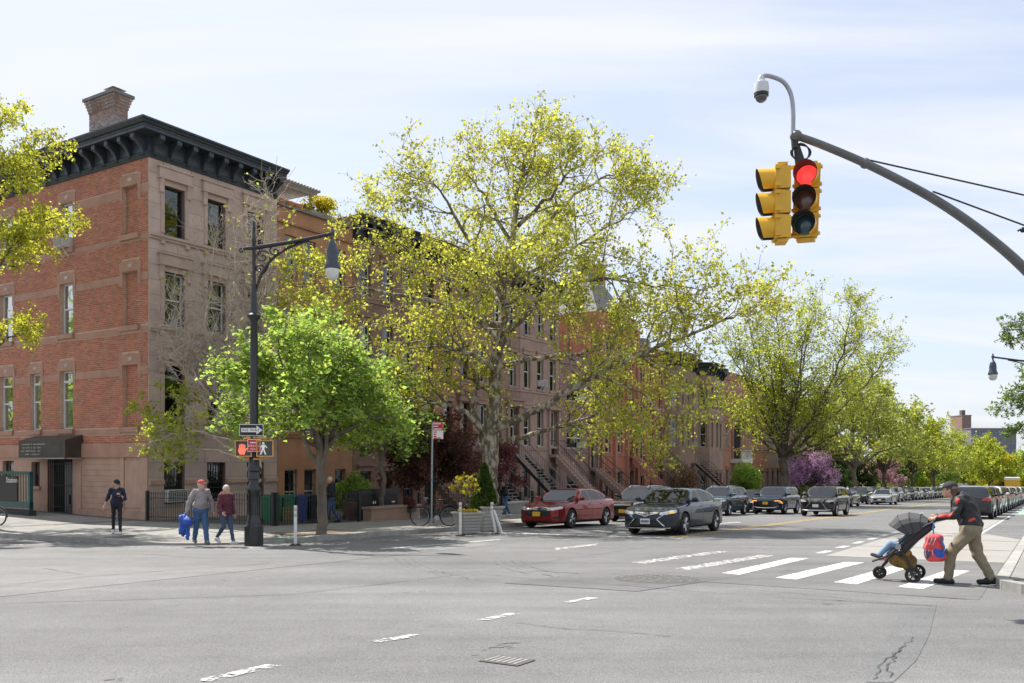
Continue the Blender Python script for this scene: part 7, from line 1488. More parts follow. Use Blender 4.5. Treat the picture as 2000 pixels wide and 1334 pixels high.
def signal_head(name, label, c, rz, lenses, tilt=0.0):
    r_ = empty(name, c, rz, label, 'traffic light'); r_.rotation_euler = (0, R(tilt), rz); sh = .342
    for k in range(3):
        z = sh*(1-k); m = MB(); w = .165
        m.add([(-w, .0, z-sh/2+.006), (w, .0, z-sh/2+.006), (w*.8, .2, z-sh/2+.02), (-w*.8, .2, z-sh/2+.02), (-w, .0, z+sh/2-.006), (w, .0, z+sh/2-.006), (w*.8, .2, z+sh/2-.02), (-w*.8, .2, z+sh/2-.02)], [(0, 3, 2, 1), (4, 5, 6, 7), (0, 1, 5, 4), (1, 2, 6, 5), (2, 3, 7, 6), (3, 0, 4, 7)])
        m.box(-w-.01, w+.01, -.015, .0, z-sh/2+.006, z+sh/2-.006)
        for sd in (-1, 1):
            for q in (-.12, .12): m.box(sd*(w+.01)-.02, sd*(w+.01)+.02, -.02, .05, z+q-.018, z+q+.018)
        sec = m.build('signal_section', M_SIGYD, r_)
        m = MB(); m.lathe([(.005, -.045), (.07, -.04), (.115, -.025), (.14, -.012), (.145, .0)], 22, (0, 0, z), Matrix.Rotation(R(90), 3, 'X')@Matrix.Rotation(R(180), 3, 'X')); 
        lm = MB(); prof = [(.004, -.05), (.06, -.045), (.11, -.03), (.142, -.014)]; kk = 22
        vs = [(a*math.cos(2*math.pi*j/kk), b-.012, z+a*math.sin(2*math.pi*j/kk)) for a, b in prof for j in range(kk)]; lm.add(vs, [(i*kk+j, i*kk+(j+1) % kk, (i+1)*kk+(j+1) % kk, (i+1)*kk+j) for i in range(3) for j in range(kk)]); lm.build('lens', lenses[k], sec, smooth=60)
        vm = MB(); N = 26; a0, a1 = R(-62), R(242); rad = .158
        ring_ = lambda y, r2, cut_: [(r2*math.cos(a0+(a1-a0)*j/N), y(j), z+r2*math.sin(a0+(a1-a0)*j/N)) for j in range(N+1)]
        yf = lambda j: -.015-.24*(.62+.38*math.sin(math.pi*j/N)) ; yb = lambda j: -.012
        A, B, A2, B2 = ring_(yb, rad, 0), ring_(yf, rad+.004, 0), ring_(yb, rad-.008, 0), ring_(yf, rad-.004, 0); vm.add(A+B, [(j, j+1, N+1+j+1, N+1+j) for j in range(N)]); vm.build('visor', M_SIGY, sec, smooth=60)
        vi = MB(); vi.add(A2+B2, [(j, j+1, N+1+j+1, N+1+j) for j in range(N)]); vi.build('visor_inside', pm('visor_black', (.035, .04, .045), .6, .2, 6), sec, smooth=60)
    MB().box(-.12, .12, .02, .16, sh*1.5, sh*1.5+.04).build('top_cap', M_SIGYD, r_); MB().box(-.12, .12, .02, .16, -sh*1.5-.04, -sh*1.5).build('bottom_cap', M_SIGYD, r_)
    return r_
h1 = px3(1575, 392, SIGD); signal_head('traffic_light', 'yellow traffic light showing red, facing the camera', h1, R(-27), [M_LENSR, M_LENSA, M_LENSG], 2.2)
h2 = px3(1513, 399, SIGD+.02); signal_head('traffic_light', 'yellow traffic light turned to the left, only its visors showing', h2, R(-98), [M_LENSA, M_LENSA, M_LENSG], 0)
hg = empty('signal_hanger', px3(1558, 262, SIGD), 0, 'black hanger and looped cables joining the traffic lights to the arm', 'hanger'); rl = lambda u, v, dy=0: px3(u, v, SIGD+dy)-px3(1558, 262, SIGD)
MB().tube([rl(1551, 262), rl(1553, 290)], .05, 8).build('clamp', M_STEEL, hg); MB().tube([rl(1556, 285, .02), rl(1563, 318, .02)], [.045, .075], 8).build('junction', M_STEEL, hg, smooth=40)
for k in range(3): MB().tube([rl(1564+(16+k*2)*math.cos(a), 298+(18-k*2)*math.sin(a), -.02+.03*k) for a in [R(200)-R(330)*j/16 for j in range(17)]], .009, 5).build('cable', M_STEEL, hg, smooth=60)
MB().tube([rl(1524, 332, .06), rl(1548, 327, .06), rl(1580, 318, .06)], .03, 8).build('top_bar', M_SIGY, hg); MB().tube([rl(1522, 466, .06), rl(1558, 461, .06), rl(1575, 462, .06)], .022, 8).build('bottom_bar', M_SIGY, hg)
cm = empty('dome_camera', px3(1548, 258, SIGD), 0, 'white dome camera on a curved pipe above the traffic light', 'camera'); rc = lambda u, v: px3(u, v, SIGD)-px3(1548, 258, SIGD)
MB().tube(smoothline([rc(1549, 262), rc(1549, 215), rc(1544, 182), rc(1530, 160), rc(1508, 150), rc(1492, 148), rc(1487, 155)], 4), .03, 10).build('pipe', M_GALV, cm, smooth=50)
o_ = rc(1487, 172); MB().lathe([(.03, .18), (.05, .14), (.05, .1), (.095, .07), (.105, .0), (.105, -.07), (.09, -.08)], 18, o_).build('housing', pm('camera_white', (.58, .6, .62), .4, .05, 6), cm, smooth=40)
MB().lathe([(.098, -.075), (.1, -.1), (.1, -.115), (.085, -.12)], 18, o_).build('collar', M_STEEL, cm); MB().ball(o_+Vector((0, 0, -.12)), .085, 16, 10).build('dome', pm('camera_dome', (.05, .05, .055), .08, .1, 6, coat=1), cm, smooth=60)
# ================================================================ people
M_SKIN = pm('skin', (.52, .31, .22), .6, .08, 6); M_SKIN2 = pm('skin_tan', (.45, .26, .18), .6, .08, 6)
M_EYE = pm('eye_dark', (.03, .02, .018), .3); M_LIP = pm('lip', (.36, .14, .12), .5)
def cloth(name, col, rough=.85, var=.14, scale=7): return pm('cloth_'+name, col, rough, var, scale, bump=.25, bscale=45)
def hand_caps(f, wr, el, curl=.55, sc=1.0, side=1, grip=None):
    """palm, four unequal bent fingers and a thumb leaving the side of the palm"""
    wr = np.array(wr, float); d = unit(wr-np.array(el, float)); d = unit(np.array(grip, float)) if grip is not None else d
    lat = np.cross(d, np.array([0, side*1.0, 0])); lat = unit(lat) if np.linalg.norm(lat) > .1 else np.array([1., 0, 0]); inn = np.cross(lat, d)*side
    inn = unit(inn); k = np.array([0, -side, 0.]); inn = unit(k-d*(k@d)); lat = unit(np.cross(d, inn))
    if lat[0] < 0: lat = -lat
    f.cap(wr, wr+d*.075*sc, .026*sc, .033*sc, .02)
    for i, (o, L_) in enumerate(((.030, .070), (.011, .080), (-.009, .074), (-.028, .058))):
        p = wr+d*.078*sc+lat*o*sc; a = p+unit(d+inn*curl*.5)*L_*.5*sc; b = a+unit(d*.6+inn*curl*1.3)*L_*.5*sc; f.cap(p, a, .0105*sc, .010*sc, .006); f.cap(a, b, .010*sc, .0085*sc, .004)
    p = wr+d*.025*sc+lat*.03*sc; a = p+unit(d*.6+lat*.8+inn*.4)*.045*sc; b = a+unit(d*.9+lat*.2+inn*.5)*.035*sc; f.cap(p, a, .0125*sc, .0115*sc, .01); f.cap(a, b, .0115*sc, .0095*sc, .004)
def person(label, loc, heading, J, W_=1.0, h=.0115, top=None, pants=None, shoe=None, hair=None, skin=M_SKIN, topr=1.0, pantr=1.0, head_yaw=0.0, head_pitch=0.0, sleeve=1.0, extra=None, shoe_h=.0, belly=0.0, hairlen=.0, cap_=None, face=True, long_top=.0, female=False, hood_=None, fold=.009, grips=(None, None)):
    root = empty('person', loc, heading, label, 'person'); sk = .86
    lo = np.min([v for v in J.values()], axis=0)-.3; hi = np.max([v for v in J.values()], axis=0)+.35; lo[2] = -.03
    j = {k: np.array(v, float) for k, v in J.items()}
    H_ = j['head']; cy, sy = math.cos(head_yaw), math.sin(head_yaw); cp, sp_ = math.cos(head_pitch), math.sin(head_pitch)
    RM = np.array(Matrix.Rotation(head_yaw, 3, 'Z')@Matrix.Rotation(head_pitch, 3, 'Y')); hp = lambda x, y, z: H_+RM@np.array([x, y, z])
    f = Field(lo, hi, h)
    f.ell(H_, (.098, .076, .115), .01, RM); f.ell(hp(.02, 0, -.05), (.07, .058, .07), .03, RM); f.cap(hp(.094, 0, -.005), hp(.106, 0, -.032), .010, .015, .012); f.cap(hp(.07, 0, -.085), hp(.075, 0, -.09), .028, .026, .02)
    for sd in (-1, 1): f.ell(hp(-.005, sd*.078, -.012), (.022, .012, .032), .008, RM); f.cap(hp(.085, sd*.03, .022), hp(.08, sd*.045, .02), .012, .012, .015)
    f.cap(j['neck']+np.array([0, 0, -.06]), hp(-.015, 0, -.07), .055, .05, .03)
    f.cap(j['pelvis'], j['chest'], .11*W_, .12*W_, .05); f.cap(j['shL'], j['shR'], .05, .05, .05); f.cap(j['chest'], j['neck'], .09, .05, .05)
    for s_ in 'LR':
        f.cap(j['sh'+s_], j['el'+s_], .045*W_, .037*W_, .02); f.cap(j['el'+s_], j['wr'+s_], .037*W_, .024, .015); hand_caps(f, j['wr'+s_], j['el'+s_], side=1 if s_ == 'L' else -1, grip=grips[0 if s_ == 'L' else 1])
        f.cap(j['hip'+s_], j['kn'+s_], .075*W_*sk, .05*W_*sk, .03); f.cap(j['kn'+s_], j['an'+s_], .05*W_*sk, .033, .02); f.cap(j['an'+s_], j['toe'+s_]+(j['an'+s_]-j['toe'+s_])*.3, .032, .025, .01)
    link('body', f.mesh('body', skin), root)
    def folds(F, amp, fr=1.0):
        X, Y, Z = F.ax[0][:, None, None], F.ax[1][None, :, None], F.ax[2][None, None, :]
        F.D += (amp*(np.sin(X*37*fr+Z*23*fr+np.sin(Y*31*fr)*1.6)*.5+np.sin(Z*41*fr-Y*29*fr+np.sin(X*17*fr)*2)*.5)).astype(np.float32)
    f = Field(lo, hi, h)                                      # upper garment
    f.cap(j['pelvis']+np.array([0, 0, .04-long_top]), j['chest'], (.145 if not female else .138)*W_*topr, .148*W_*topr, .06)
    f.cap(j['hipL']+np.array([0, 0, .1-long_top]), j['hipR']+np.array([0, 0, .1-long_top]), .11*W_*topr, .11*W_*topr, .06)
    f.cap(j['shL']*.9+j['shR']*.1, j['shR']*.9+j['shL']*.1, .07*W_*topr, .07*W_*topr, .06); f.cap(j['chest'], j['neck']-np.array([0, 0, .03]), .12*W_, .068, .05)
    if belly: f.ell((j['pelvis']*.55+j['chest']*.45)+np.array([.07, 0, 0]), (.11+belly, .14, .16), .05)
    for s_ in 'LR':
        f.cap(j['sh'+s_], j['el'+s_], .066*W_*topr, .056*W_*topr, .03)
        e = j['el'+s_]+(j['wr'+s_]-j['el'+s_])*max(0.02, sleeve); f.cap(j['el'+s_], e, .055*W_*topr, .042*W_*topr, .02)
    if hood_ is not None: f.ell(j['neck']+np.array([-.09, 0, -.01]), (.10, .13, .09), .04)
    folds(f, fold); link('top', f.mesh('top', top), root)
    f = Field(lo, hi, h)                                      # trousers
    f.cap(j['hipL'], j['hipR'], .118*W_*pantr, .118*W_*pantr, .05); f.cap(j['pelvis'], j['pelvis']+np.array([0, 0, .06]), .13*W_*pantr, .125*W_*pantr, .05)
    for s_ in 'LR':
        f.cap(j['hip'+s_], j['kn'+s_], .094*W_*pantr, .070*W_*pantr, .03); f.cap(j['kn'+s_], j['an'+s_]+np.array([0, 0, .015]), .068*W_*pantr, .054*W_*pantr, .02)
    X, Y, Z = f.ax[0][:, None, None], f.ax[1][None, :, None], f.ax[2][None, None, :]
    folds(f, fold*.8); link('trousers', f.mesh('trousers', pants), root)
    for s_ in 'LR':
        an, to = j['an'+s_], j['toe'+s_]; f = Field(np.minimum(an, to)-.16, np.maximum(an, to)+.16, h); d = unit(to-an-np.array([0, 0, (to-an)[2]])); pit_ = to[2]-.03
        heel = an-d*.05; heel[2] = an[2]-.055
        f.cap(heel, to, .045, .04, .02); f.cap(an-d*.02-np.array([0, 0, .02]), an+d*.06-np.array([0, 0, .04]), .05, .045, .02); link('shoe', f.mesh('shoe', shoe), root)
    if hair is not None:
        f = Field(H_-.3-np.array([0, 0, hairlen]), H_+.3, h); f.ell(hp(-.018, 0, .022), (.098, .088, .108), .01, RM)
        X, Y, Z = f.ax[0][:, None, None]-H_[0], f.ax[1][None, :, None]-H_[1], f.ax[2][None, None, :]-H_[2]; IM = RM.T; x_ = IM[0, 0]*X+IM[0, 1]*Y+IM[0, 2]*Z; z_ = IM[2, 0]*X+IM[2, 1]*Y+IM[2, 2]*Z
        f.D = np.maximum(f.D, (x_-.045-np.clip(z_-.035, 0, .1)*1.3).astype(np.float32)); f.D = np.maximum(f.D, (-.065-z_).astype(np.float32))
        if hairlen:
            for sd in (-.055, 0, .055): f.cap(hp(-.075, sd, 0), hp(-.07, sd*1.5, -.08-hairlen), .045, .03, .03)
            if hairlen > .14:
                for sd in (-1, 1): f.cap(hp(-.01, sd*.08, -.02), hp(.04, sd*.095, -.1-hairlen), .032, .02, .02)
        folds(f, .004, 3); link('hair', f.mesh('hair', hair), root)
    if cap_ is not None:
        f = Field(H_-.35, H_+.35, h); f.ell(hp(-.008, 0, .045), (.112, .092, .092), .01, RM)
        X, Y, Z = f.ax[0][:, None, None]-H_[0], f.ax[1][None, :, None]-H_[1], f.ax[2][None, None, :]-H_[2]; IM = RM.T; z_ = IM[2, 0]*X+IM[2, 1]*Y+IM[2, 2]*Z
        f.D = np.maximum(f.D, (.035-z_).astype(np.float32))
        for sd in (-.055, -.028, 0, .028, .055): f.cap(hp(.07, sd, .045), hp(.185-abs(sd)*.5, sd, .032), .011, .008, .012)
        link('cap', f.mesh('cap', cap_), root)
    if face:
        m = MB()
        for sd in (-1, 1): m.ball(hp(.088, sd*.032, .006), .0125, 8, 6)
        m.build('eyes', M_EYE, root, smooth=60)['kind'] = 'stuff'; MB().ball(hp(.09, 0, -.058), .02, 8, 6, (.35, 1, .3), Matrix(RM.tolist())).build('mouth', M_LIP, root, smooth=60)
    return root, j, hp
def stand(hh=1.72, stride=.28, lean=0.0, armL=None, armR=None, kneeL=.0, kneeR=.0, w=.17):
    """walking skeleton: left leg forward, right leg back"""
    k = hh/1.72; q = lambda x, y, z: (x*k, y*k, z*k); J = dict(pelvis=q(0, 0, .96), chest=q(.02+lean*.4, 0, 1.28), neck=q(.02+lean*.75, 0, 1.47), head=q(.05+lean, 0, 1.60), shL=q(.02+lean*.7, w, 1.41), shR=q(.02+lean*.7, -w, 1.41), hipL=q(0, .085, .92), hipR=q(0, -.085, .92))
    J['knL'] = q(stride*.55+kneeL*.1, .09, .50); J['anL'] = q(stride, .09, .085); J['toeL'] = q(stride+.17, .10, .045); J['knR'] = q(-stride*.3+kneeR*.15, -.09, .49+kneeR*.02); J['anR'] = q(-stride-.02, -.09, .12+.06*kneeR); J['toeR'] = q(-stride+.13, -.10, .045)
    J['elL'] = q(-.06+lean*.5, w+.06, 1.13); J['wrL'] = q(.02+lean*.5, w+.07, .89); J['elR'] = q(.04+lean*.5, -w-.06, 1.13); J['wrR'] = q(.16+lean*.5, -w-.05, .90)
    for s_, a in (('L', armL), ('R', armR)):
        if a: J['el'+s_], J['wr'+s_] = q(*a[0]), q(*a[1])
    return J
def hd(dx, dy): return math.atan2(dy, dx)
C_BLK = cloth('black', (.012, .013, .018)); C_NVY = cloth('navy', (.015, .018, .045)); C_DEN = cloth('denim', (.05, .115, .22)); C_DEN2 = cloth('denim_dark', (.04, .065, .12)); C_GRY = cloth('grey_knit', (.27, .245, .25)); C_MAR = cloth('maroon', (.09, .018, .032)); C_KHK = cloth('khaki', (.225, .19, .13))
S_WHT = pm('shoe_white', (.55, .55, .56), .7, .12, 10); S_GRY = pm('shoe_grey', (.12, .125, .11), .7, .2, 10); S_BLK = pm('shoe_black', (.018, .018, .02), .7, .2, 10)
H_BLO = pm('hair_blond', (.36, .22, .10), .6, .3, 30, stretch=(8, 8, 1)); H_GRY = pm('hair_grey', (.42, .40, .37), .7, .3, 30); H_DRK = pm('hair_dark', (.03, .02, .015), .6, .3, 30); H_BRN = pm('hair_brown', (.10, .05, .03), .6, .3, 30)
# woman in black with a phone, walking towards the camera's right along the side wall
wl_ = ground(228, 1043, .18)
r1, J1, hp1 = person('woman in black with a cap and long blond hair looking at her phone', wl_, hd(.45, -.9), stand(1.6, .3, .0, armL=((.06, .24, 1.12), (.24, .10, 1.24)), armR=((-.05, -.26, 1.14), (-.02, -.36, .9))), .9, top=C_NVY, pants=C_BLK, shoe=S_WHT, hair=H_BLO, sleeve=.35, hairlen=.16, cap_=C_BLK, pantr=.86, female=True, head_pitch=.25, head_yaw=.2)
ph = MB().box(-.04, .04, -.006, .006, -.075, .075).build('phone', M_SB); ph.location = wl_+Matrix.Rotation(hd(.45, -.9), 3, 'Z')@Vector((.31*.93, .07, 1.29*.93)); ph.rotation_euler = (R(-30), 0, hd(.45, -.9)+R(90)); tag(ph, 'dark phone held by the woman in black', 'phone')
# man in the red cap
mn = ground(392, 1062, .07); hm = hd(.55, -.83)
person('man in grey sweater, blue jeans and red cap carrying a blue jacket', mn, hm, stand(1.68, .27, .02, armR=((.0, -.31, 1.12), (.02, -.37, .86)), armL=((-.04, .28, 1.13), (.06, .32, .88))), 1.1, top=C_GRY, pants=C_DEN, shoe=S_GRY, hair=H_GRY, cap_=cloth('red_cap', (.42, .075, .08)), belly=.03, head_yaw=.5, pantr=1.0)
bg_ = empty('blue_jacket', mn+Matrix.Rotation(hm, 3, 'Z')@Vector((.05, -.41, .38)), hm, 'bundled blue jacket hanging from the hand of the man in the red cap', 'jacket')
f = Field((-.32, -.32, -.5), (.32, .32, .5), .016)
for a, b, ra, rb_2 in (((-.1, 0, .28), (.12, .04, .22), .11, .12), ((-.02, -.06, .32), (.05, .1, .2), .10, .09), ((-.06, 0, .2), (-.1, -.02, -.12), .08, .05), ((.06, .04, .18), (.07, .05, -.22), .07, .045), ((0, -.05, .2), (.0, -.1, -.05), .08, .06), ((0, 0, .3), (0, .02, .46), .05, .02)): f.cap(a, b, ra, rb_2, .05)
X, Y, Z = f.ax[0][:, None, None], f.ax[1][None, :, None], f.ax[2][None, None, :]; f.D += (.016*np.sin(X*40+Z*33+np.sin(Y*50)*2)*np.cos(Y*37-Z*21)).astype(np.float32); link('cloth', f.mesh('cloth', cloth('royal_blue', (.018, .075, .36), .6)), bg_)
# woman in maroon
wm_ = ground(440, 1062, .08)
person('woman with short grey hair in maroon jacket and dark jeans', wm_, hd(.75, -.66), stand(1.53, .28, .03, armL=((-.06, .24, 1.12), (.04, .27, .88)), armR=((.06, -.24, 1.12), (.22, -.22, .95)), kneeR=1.0), .95, top=C_MAR, pants=C_DEN2, shoe=S_WHT, hair=H_GRY, skin=M_SKIN2, long_top=.06, topr=1.1, pantr=.86, female=True, head_yaw=.1, hood_=True)
# man in black hoodie behind the young tree
mb_ = ground(648, 1022, .22)
person('man in black hoodie and jeans walking behind the young tree trunk', mb_, hd(-.95, -.25), stand(1.74, .24, .03, armL=((.02, .24, 1.14), (.2, .16, 1.02))), 1.02, top=C_BLK, pants=C_DEN, shoe=S_BLK, hair=H_GRY, skin=M_SKIN2, hood_=True, topr=1.1)
# woman with pink pushchair by the iron stair
wp_ = on_walk(33.2, 21.4)
def px_loc(u, t):
    s = s_at(u, t); return on_walk(s, t)
wp_ = px_loc(988, 21.6)
person('woman in black top and jeans pushing a pink pushchair by the stair', wp_, hd(-.9, -.35), stand(1.66, .2, .06, armL=((.12, .22, 1.14), (.36, .14, .98)), armR=((.12, -.22, 1.14), (.36, -.14, .98))), .95, h=.016, top=C_BLK, pants=C_DEN, shoe=S_WHT, hair=H_DRK, female=True, hairlen=.08, skin=M_SKIN2)
pc = empty('pushchair', wp_+Matrix.Rotation(hd(-.9, -.35), 3, 'Z')@Vector((.75, 0, 0)), hd(-.9, -.35), 'small pink and red pushchair half hidden by the cone conifer', 'pushchair'); C_PNK = cloth('pink', (.55, .08, .16)); C_RED = cloth('red', (.5, .03, .03))
f = Field((-.4, -.4, .0), (.5, .4, 1.1), .02); f.cap((-.05, -.12, .75), (-.05, .12, .75), .18, .18, .03); f.cap((.0, -.1, .45), (.0, .1, .45), .15, .15, .03); f.cap((.05, -.1, .42), (.25, -.1, .36), .1, .08, .03); f.cap((.05, .1, .42), (.25, .1, .36), .1, .08, .03); link('seat', f.mesh('seat', C_RED), pc)
for sd in (-.2, .2):
    MB().tube([(-.35, sd*.7, .98), (.1, sd, .4), (.32, sd, .1)], .015, 6).build('frame', M_GALV, pc); MB().tube([(-.3, sd, .1), (.05, sd, .5)], .015, 6).build('frame', C_PNK, pc)
    for x_ in (-.3, .32): MB().lathe([(.075, -.015), (.09, 0), (.075, .015)], 14, (x_, sd, .09), Matrix.Rotation(R(90), 3, 'X')).build('wheel', M_TYREB, pc)
# ---------------------------------------------------------------- the parent with the black pushchair on the crossing
HB = ground(1882, 1141); hw = hd(W(0, 1).x, W(0, 1).y)
JH = dict(pelvis=(-.10, 0, .88), chest=(-.02, 0, 1.17), neck=(.10, 0, 1.33), head=(.19, 0, 1.43), shL=(.05, .18, 1.26), shR=(.05, -.18, 1.26), hipL=(-.10, .09, .84), hipR=(-.10, -.09, .84),
  knL=(.16, .09, .48), anL=(.20, .09, .085), toeL=(.37, .10, .04), knR=(-.18, -.10, .46), anR=(-.36, -.10, .11), toeR=(-.20, -.11, .04), elL=(.10, .25, 1.06), wrL=(.33, .19, 1.0), elR=(.10, -.25, 1.06), wrR=(.33, -.19, 1.0))
JH = {k: tuple(np.array(v)*1.06) for k, v in JH.items()}; GR = (.95, 0, -.25)
pr, jj, hpp = person('parent in black and red jacket, khaki trousers and cap pushing a pushchair', HB, hw, JH, 1.08, h=.0085, top=cloth('black_jacket', (.014, .015, .018), .6), pants=C_KHK, shoe=S_BLK, hair=H_BRN, cap_=cloth('charcoal_cap', (.03, .032, .037)), topr=1.1, pantr=1.16, hairlen=.12, fold=.009, grips=(GR, GR), head_pitch=.1, hood_=True)
# red flashes on the jacket, cut from the same garment surface a little proud of it
def flash():
    me = [c for c in pr.children if c.name.startswith('top')][0].data; n = len(me.vertices); V = np.zeros(n*3); me.vertices.foreach_get('co', V); V = V.reshape(-1, 3); N_ = np.zeros(n*3); me.vertices.foreach_get('normal', N_); N_ = N_.reshape(-1, 3)
    Q = np.array([list(p.vertices) for p in me.polygons]); c = V[Q].mean(1)/1.06
    C_FL = cloth('orange_red', (.62, .05, .03), .6)
    def strip(name, pts, w):
        d = np.full(len(c), 9.); P_ = np.array(pts, float)
        for a, b in zip(P_[:-1], P_[1:]):
            ab = b-a; t = np.clip(((c-a)@ab)/(ab@ab), 0, 1); d = np.minimum(d, np.linalg.norm(c-a-t[:, None]*ab, axis=1))
        sel = d < w
        if sel.sum():
            q = Q[sel]; u, inv = np.unique(q, return_inverse=True); link(name, np_mesh(name, V[u]+N_[u]*.004, inv.reshape(q.shape), True), pr, C_FL)
    for sd in (1, -1):
        strip('sleeve_stripe', [(.05, sd*.26, 1.3), (.12, sd*.32, 1.14), (.17, sd*.31, 1.05), (.31, sd*.25, 1.04)], .026); strip('side_stripe', [(-.10, sd*.19, 1.26), (-.14, sd*.2, 1.12), (-.17, sd*.19, 1.02), (-.1, sd*.2, .98)], .02); strip('hem_stripe', [(.08, sd*.17, 1.05), (.10, sd*.16, .97)], .024)
    strip('collar', [(.13, 0, 1.31), (.10, .07, 1.35), (.10, -.07, 1.35)], .03)
flash()
for sd in (1, -1):
    f = Field((-.3, -.4, .4), (.4, .4, .9), .01); f.ell((.045*1.06 if sd > 0 else -.16, sd*.165, .66), (.075, .03, .085), .01); link('cargo_pocket', f.mesh('cargo_pocket', C_KHK), pr)
def stroller():
    st_ = empty('pushchair', HB, hw, 'black three wheeled pushchair with hood and mustard basket on the crossing', 'pushchair'); C_SB = cloth('stroller_black', (.022, .023, .027), .7); C_SG = cloth('stroller_grey', (.05, .052, .06), .7); C_MUS = cloth('mustard', (.42, .22, .015), .7)
    def wh(x, y, r):
        w = MB(); w.tube([(x+(r-.02)*math.cos(2*math.pi*k/26), y, r+(r-.02)*math.sin(2*math.pi*k/26)) for k in range(26)], .021, 8, closed=True); t_ = w.build('wheel', M_TYREB, st_, smooth=60)
        m = MB(); m.tube([(x+(r-.045)*math.cos(2*math.pi*k/26), y, r+(r-.045)*math.sin(2*math.pi*k/26)) for k in range(26)], .01, 6, closed=True)
        for k in range(6): a = 2*math.pi*k/6; m.tube([(x, y, r), (x+(r-.04)*math.cos(a), y, r+(r-.04)*math.sin(a))], [.014, .009], 5)
        m.lathe([(.03, -.03), (.03, .03)], 10, (x, y, r), Matrix.Rotation(R(90), 3, 'X')); m.build('rim', M_RIMD, t_)
    wh(.71, .28, .125); wh(.71, -.28, .125); wh(1.26, .045, .105); wh(1.26, -.045, .105)
    for sd in (-1, 1):
        y = sd*.25; MB().tube([(.41, y, 1.0), (.52, y, .94), (.92, y, .58), (1.12, y*.8, .40), (1.34, y*.6, .30)], [.016, .016, .018, .016, .014], 8).build('frame', M_STEEL, st_, smooth=50); MB().tube([(.71, y*1.1, .13), (.80, y, .36), (.92, y, .58)], [.022, .024, .02], 8).build('rear_leg', M_STEEL, st_, smooth=50)
        MB().tube([(1.22, sd*.06, .2), (1.10, y*.9, .36), (.95, y, .56)], .018, 8).build('front_leg', M_STEEL, st_, smooth=50); MB().lathe([(.045, -.02), (.045, .02)], 14, (.93, sd*.275, .575), Matrix.Rotation(R(90), 3, 'X')).build('hinge', M_GALV, st_)
    MB().tube([(.41, -.25, 1.0), (.385, -.2, 1.015), (.38, 0, 1.02), (.385, .2, 1.015), (.41, .25, 1.0)], .019, 10).build('handlebar', M_TRIM, st_, smooth=50); MB().tube([(.71, -.28, .125), (.71, .28, .125)], .014, 8).build('axle', M_STEEL, st_); MB().tube([(1.34, -.15, .30), (1.36, 0, .295), (1.34, .15, .30)], .016, 8).build('footrest', M_STEEL, st_)
    m = MB()                                               # reclined seat shell
    sec = [(.46, .93, .20), (.60, .80, .22), (.74, .67, .22), (.86, .52, .22), (1.0, .46, .21), (1.12, .46, .2)]
    for (x0, z0, w0), (x1, z1, w1) in zip(sec[:-1], sec[1:]): m.add([(x0, -w0, z0), (x0, w0, z0), (x1, w1, z1), (x1, -w1, z1), (x0-.03, -w0, z0-.05), (x0-.03, w0, z0-.05), (x1-.03, w1, z1-.05), (x1-.03, -w1, z1-.05)], [(0, 1, 2, 3), (4, 7, 6, 5), (0, 3, 7, 4), (1, 5, 6, 2)])
    m.build('seat', C_SB, st_)
    for sd in (-1, 1): m = MB(); y = sd*.23; m.prism([(.46, .95), (.60, .9), (.80, .78), (.96, .60), (.86, .46), (.74, .62), (.58, .78), (.44, .90)], y-.012, y+.012); m.build('side_panel', C_SB, st_)
    # hood: ribs carried from side to side with cloth stretched between
    m = MB(); K = 10; ribs = [((.49, .955), (.50, 1.02)), ((.60, .87), (.62, 1.11)), ((.70, .80), (.80, 1.13)), ((.77, .77), (.98, 1.08)), ((.80, .775), (1.11, .93))]; rows = []
    for (bx_, bz_), (tx, tz) in ribs:
        row = []
        for k in range(K+1):
            a = math.pi*k/K; c_, s_ = math.cos(a), math.sin(a); s2 = s_**.55; row.append((bx_+(tx-bx_)*s2, .26*c_, bz_+(tz-bz_)*s2))
        rows.append(row)
    for r0_, r1_ in zip(rows[:-1], rows[1:]):
        b0 = len(m.v); m.v += r0_+r1_
        for k in range(K): m.f.append([b0+k, b0+k+1, b0+K+1+k+1, b0+K+1+k]); m.m.append(0)
    hd_ = m.build('hood', C_SG, st_, fix=False); so = hd_.modifiers.new('thick', 'SOLIDIFY'); so.thickness = .008
    for row in rows[1:]: MB().tube(row, .007, 5).build('hood_rib', M_TRIM, hd_)
    f = Field((.66, -.3, .1), (1.2, .3, .62), .014); f.ell((.90, 0, .33), (.22, .2, .13), .02); f.cap((.80, -.14, .26), (.80, .14, .26), .09, .09, .04); f.cap((1.0, -.14, .38), (1.0, .14, .38), .09, .09, .04); f.clip_below(lambda X, Y, Z: Z-.47+.25*(X-.9)); link('basket', f.mesh('basket', pm('basket_mesh', (.16, .10, .02), .8, .4, 20)), st_)
    f = Field((.7, -.25, .25), (1.12, .25, .6), .014); f.cap((.84, -.12, .43), (.98, .12, .42), .07, .06, .03); f.cap((.9, -.15, .42), (.84, .1, .45), .06, .06, .03); link('stowed_cloth', f.mesh('stowed_cloth', C_MUS), st_)
stroller()
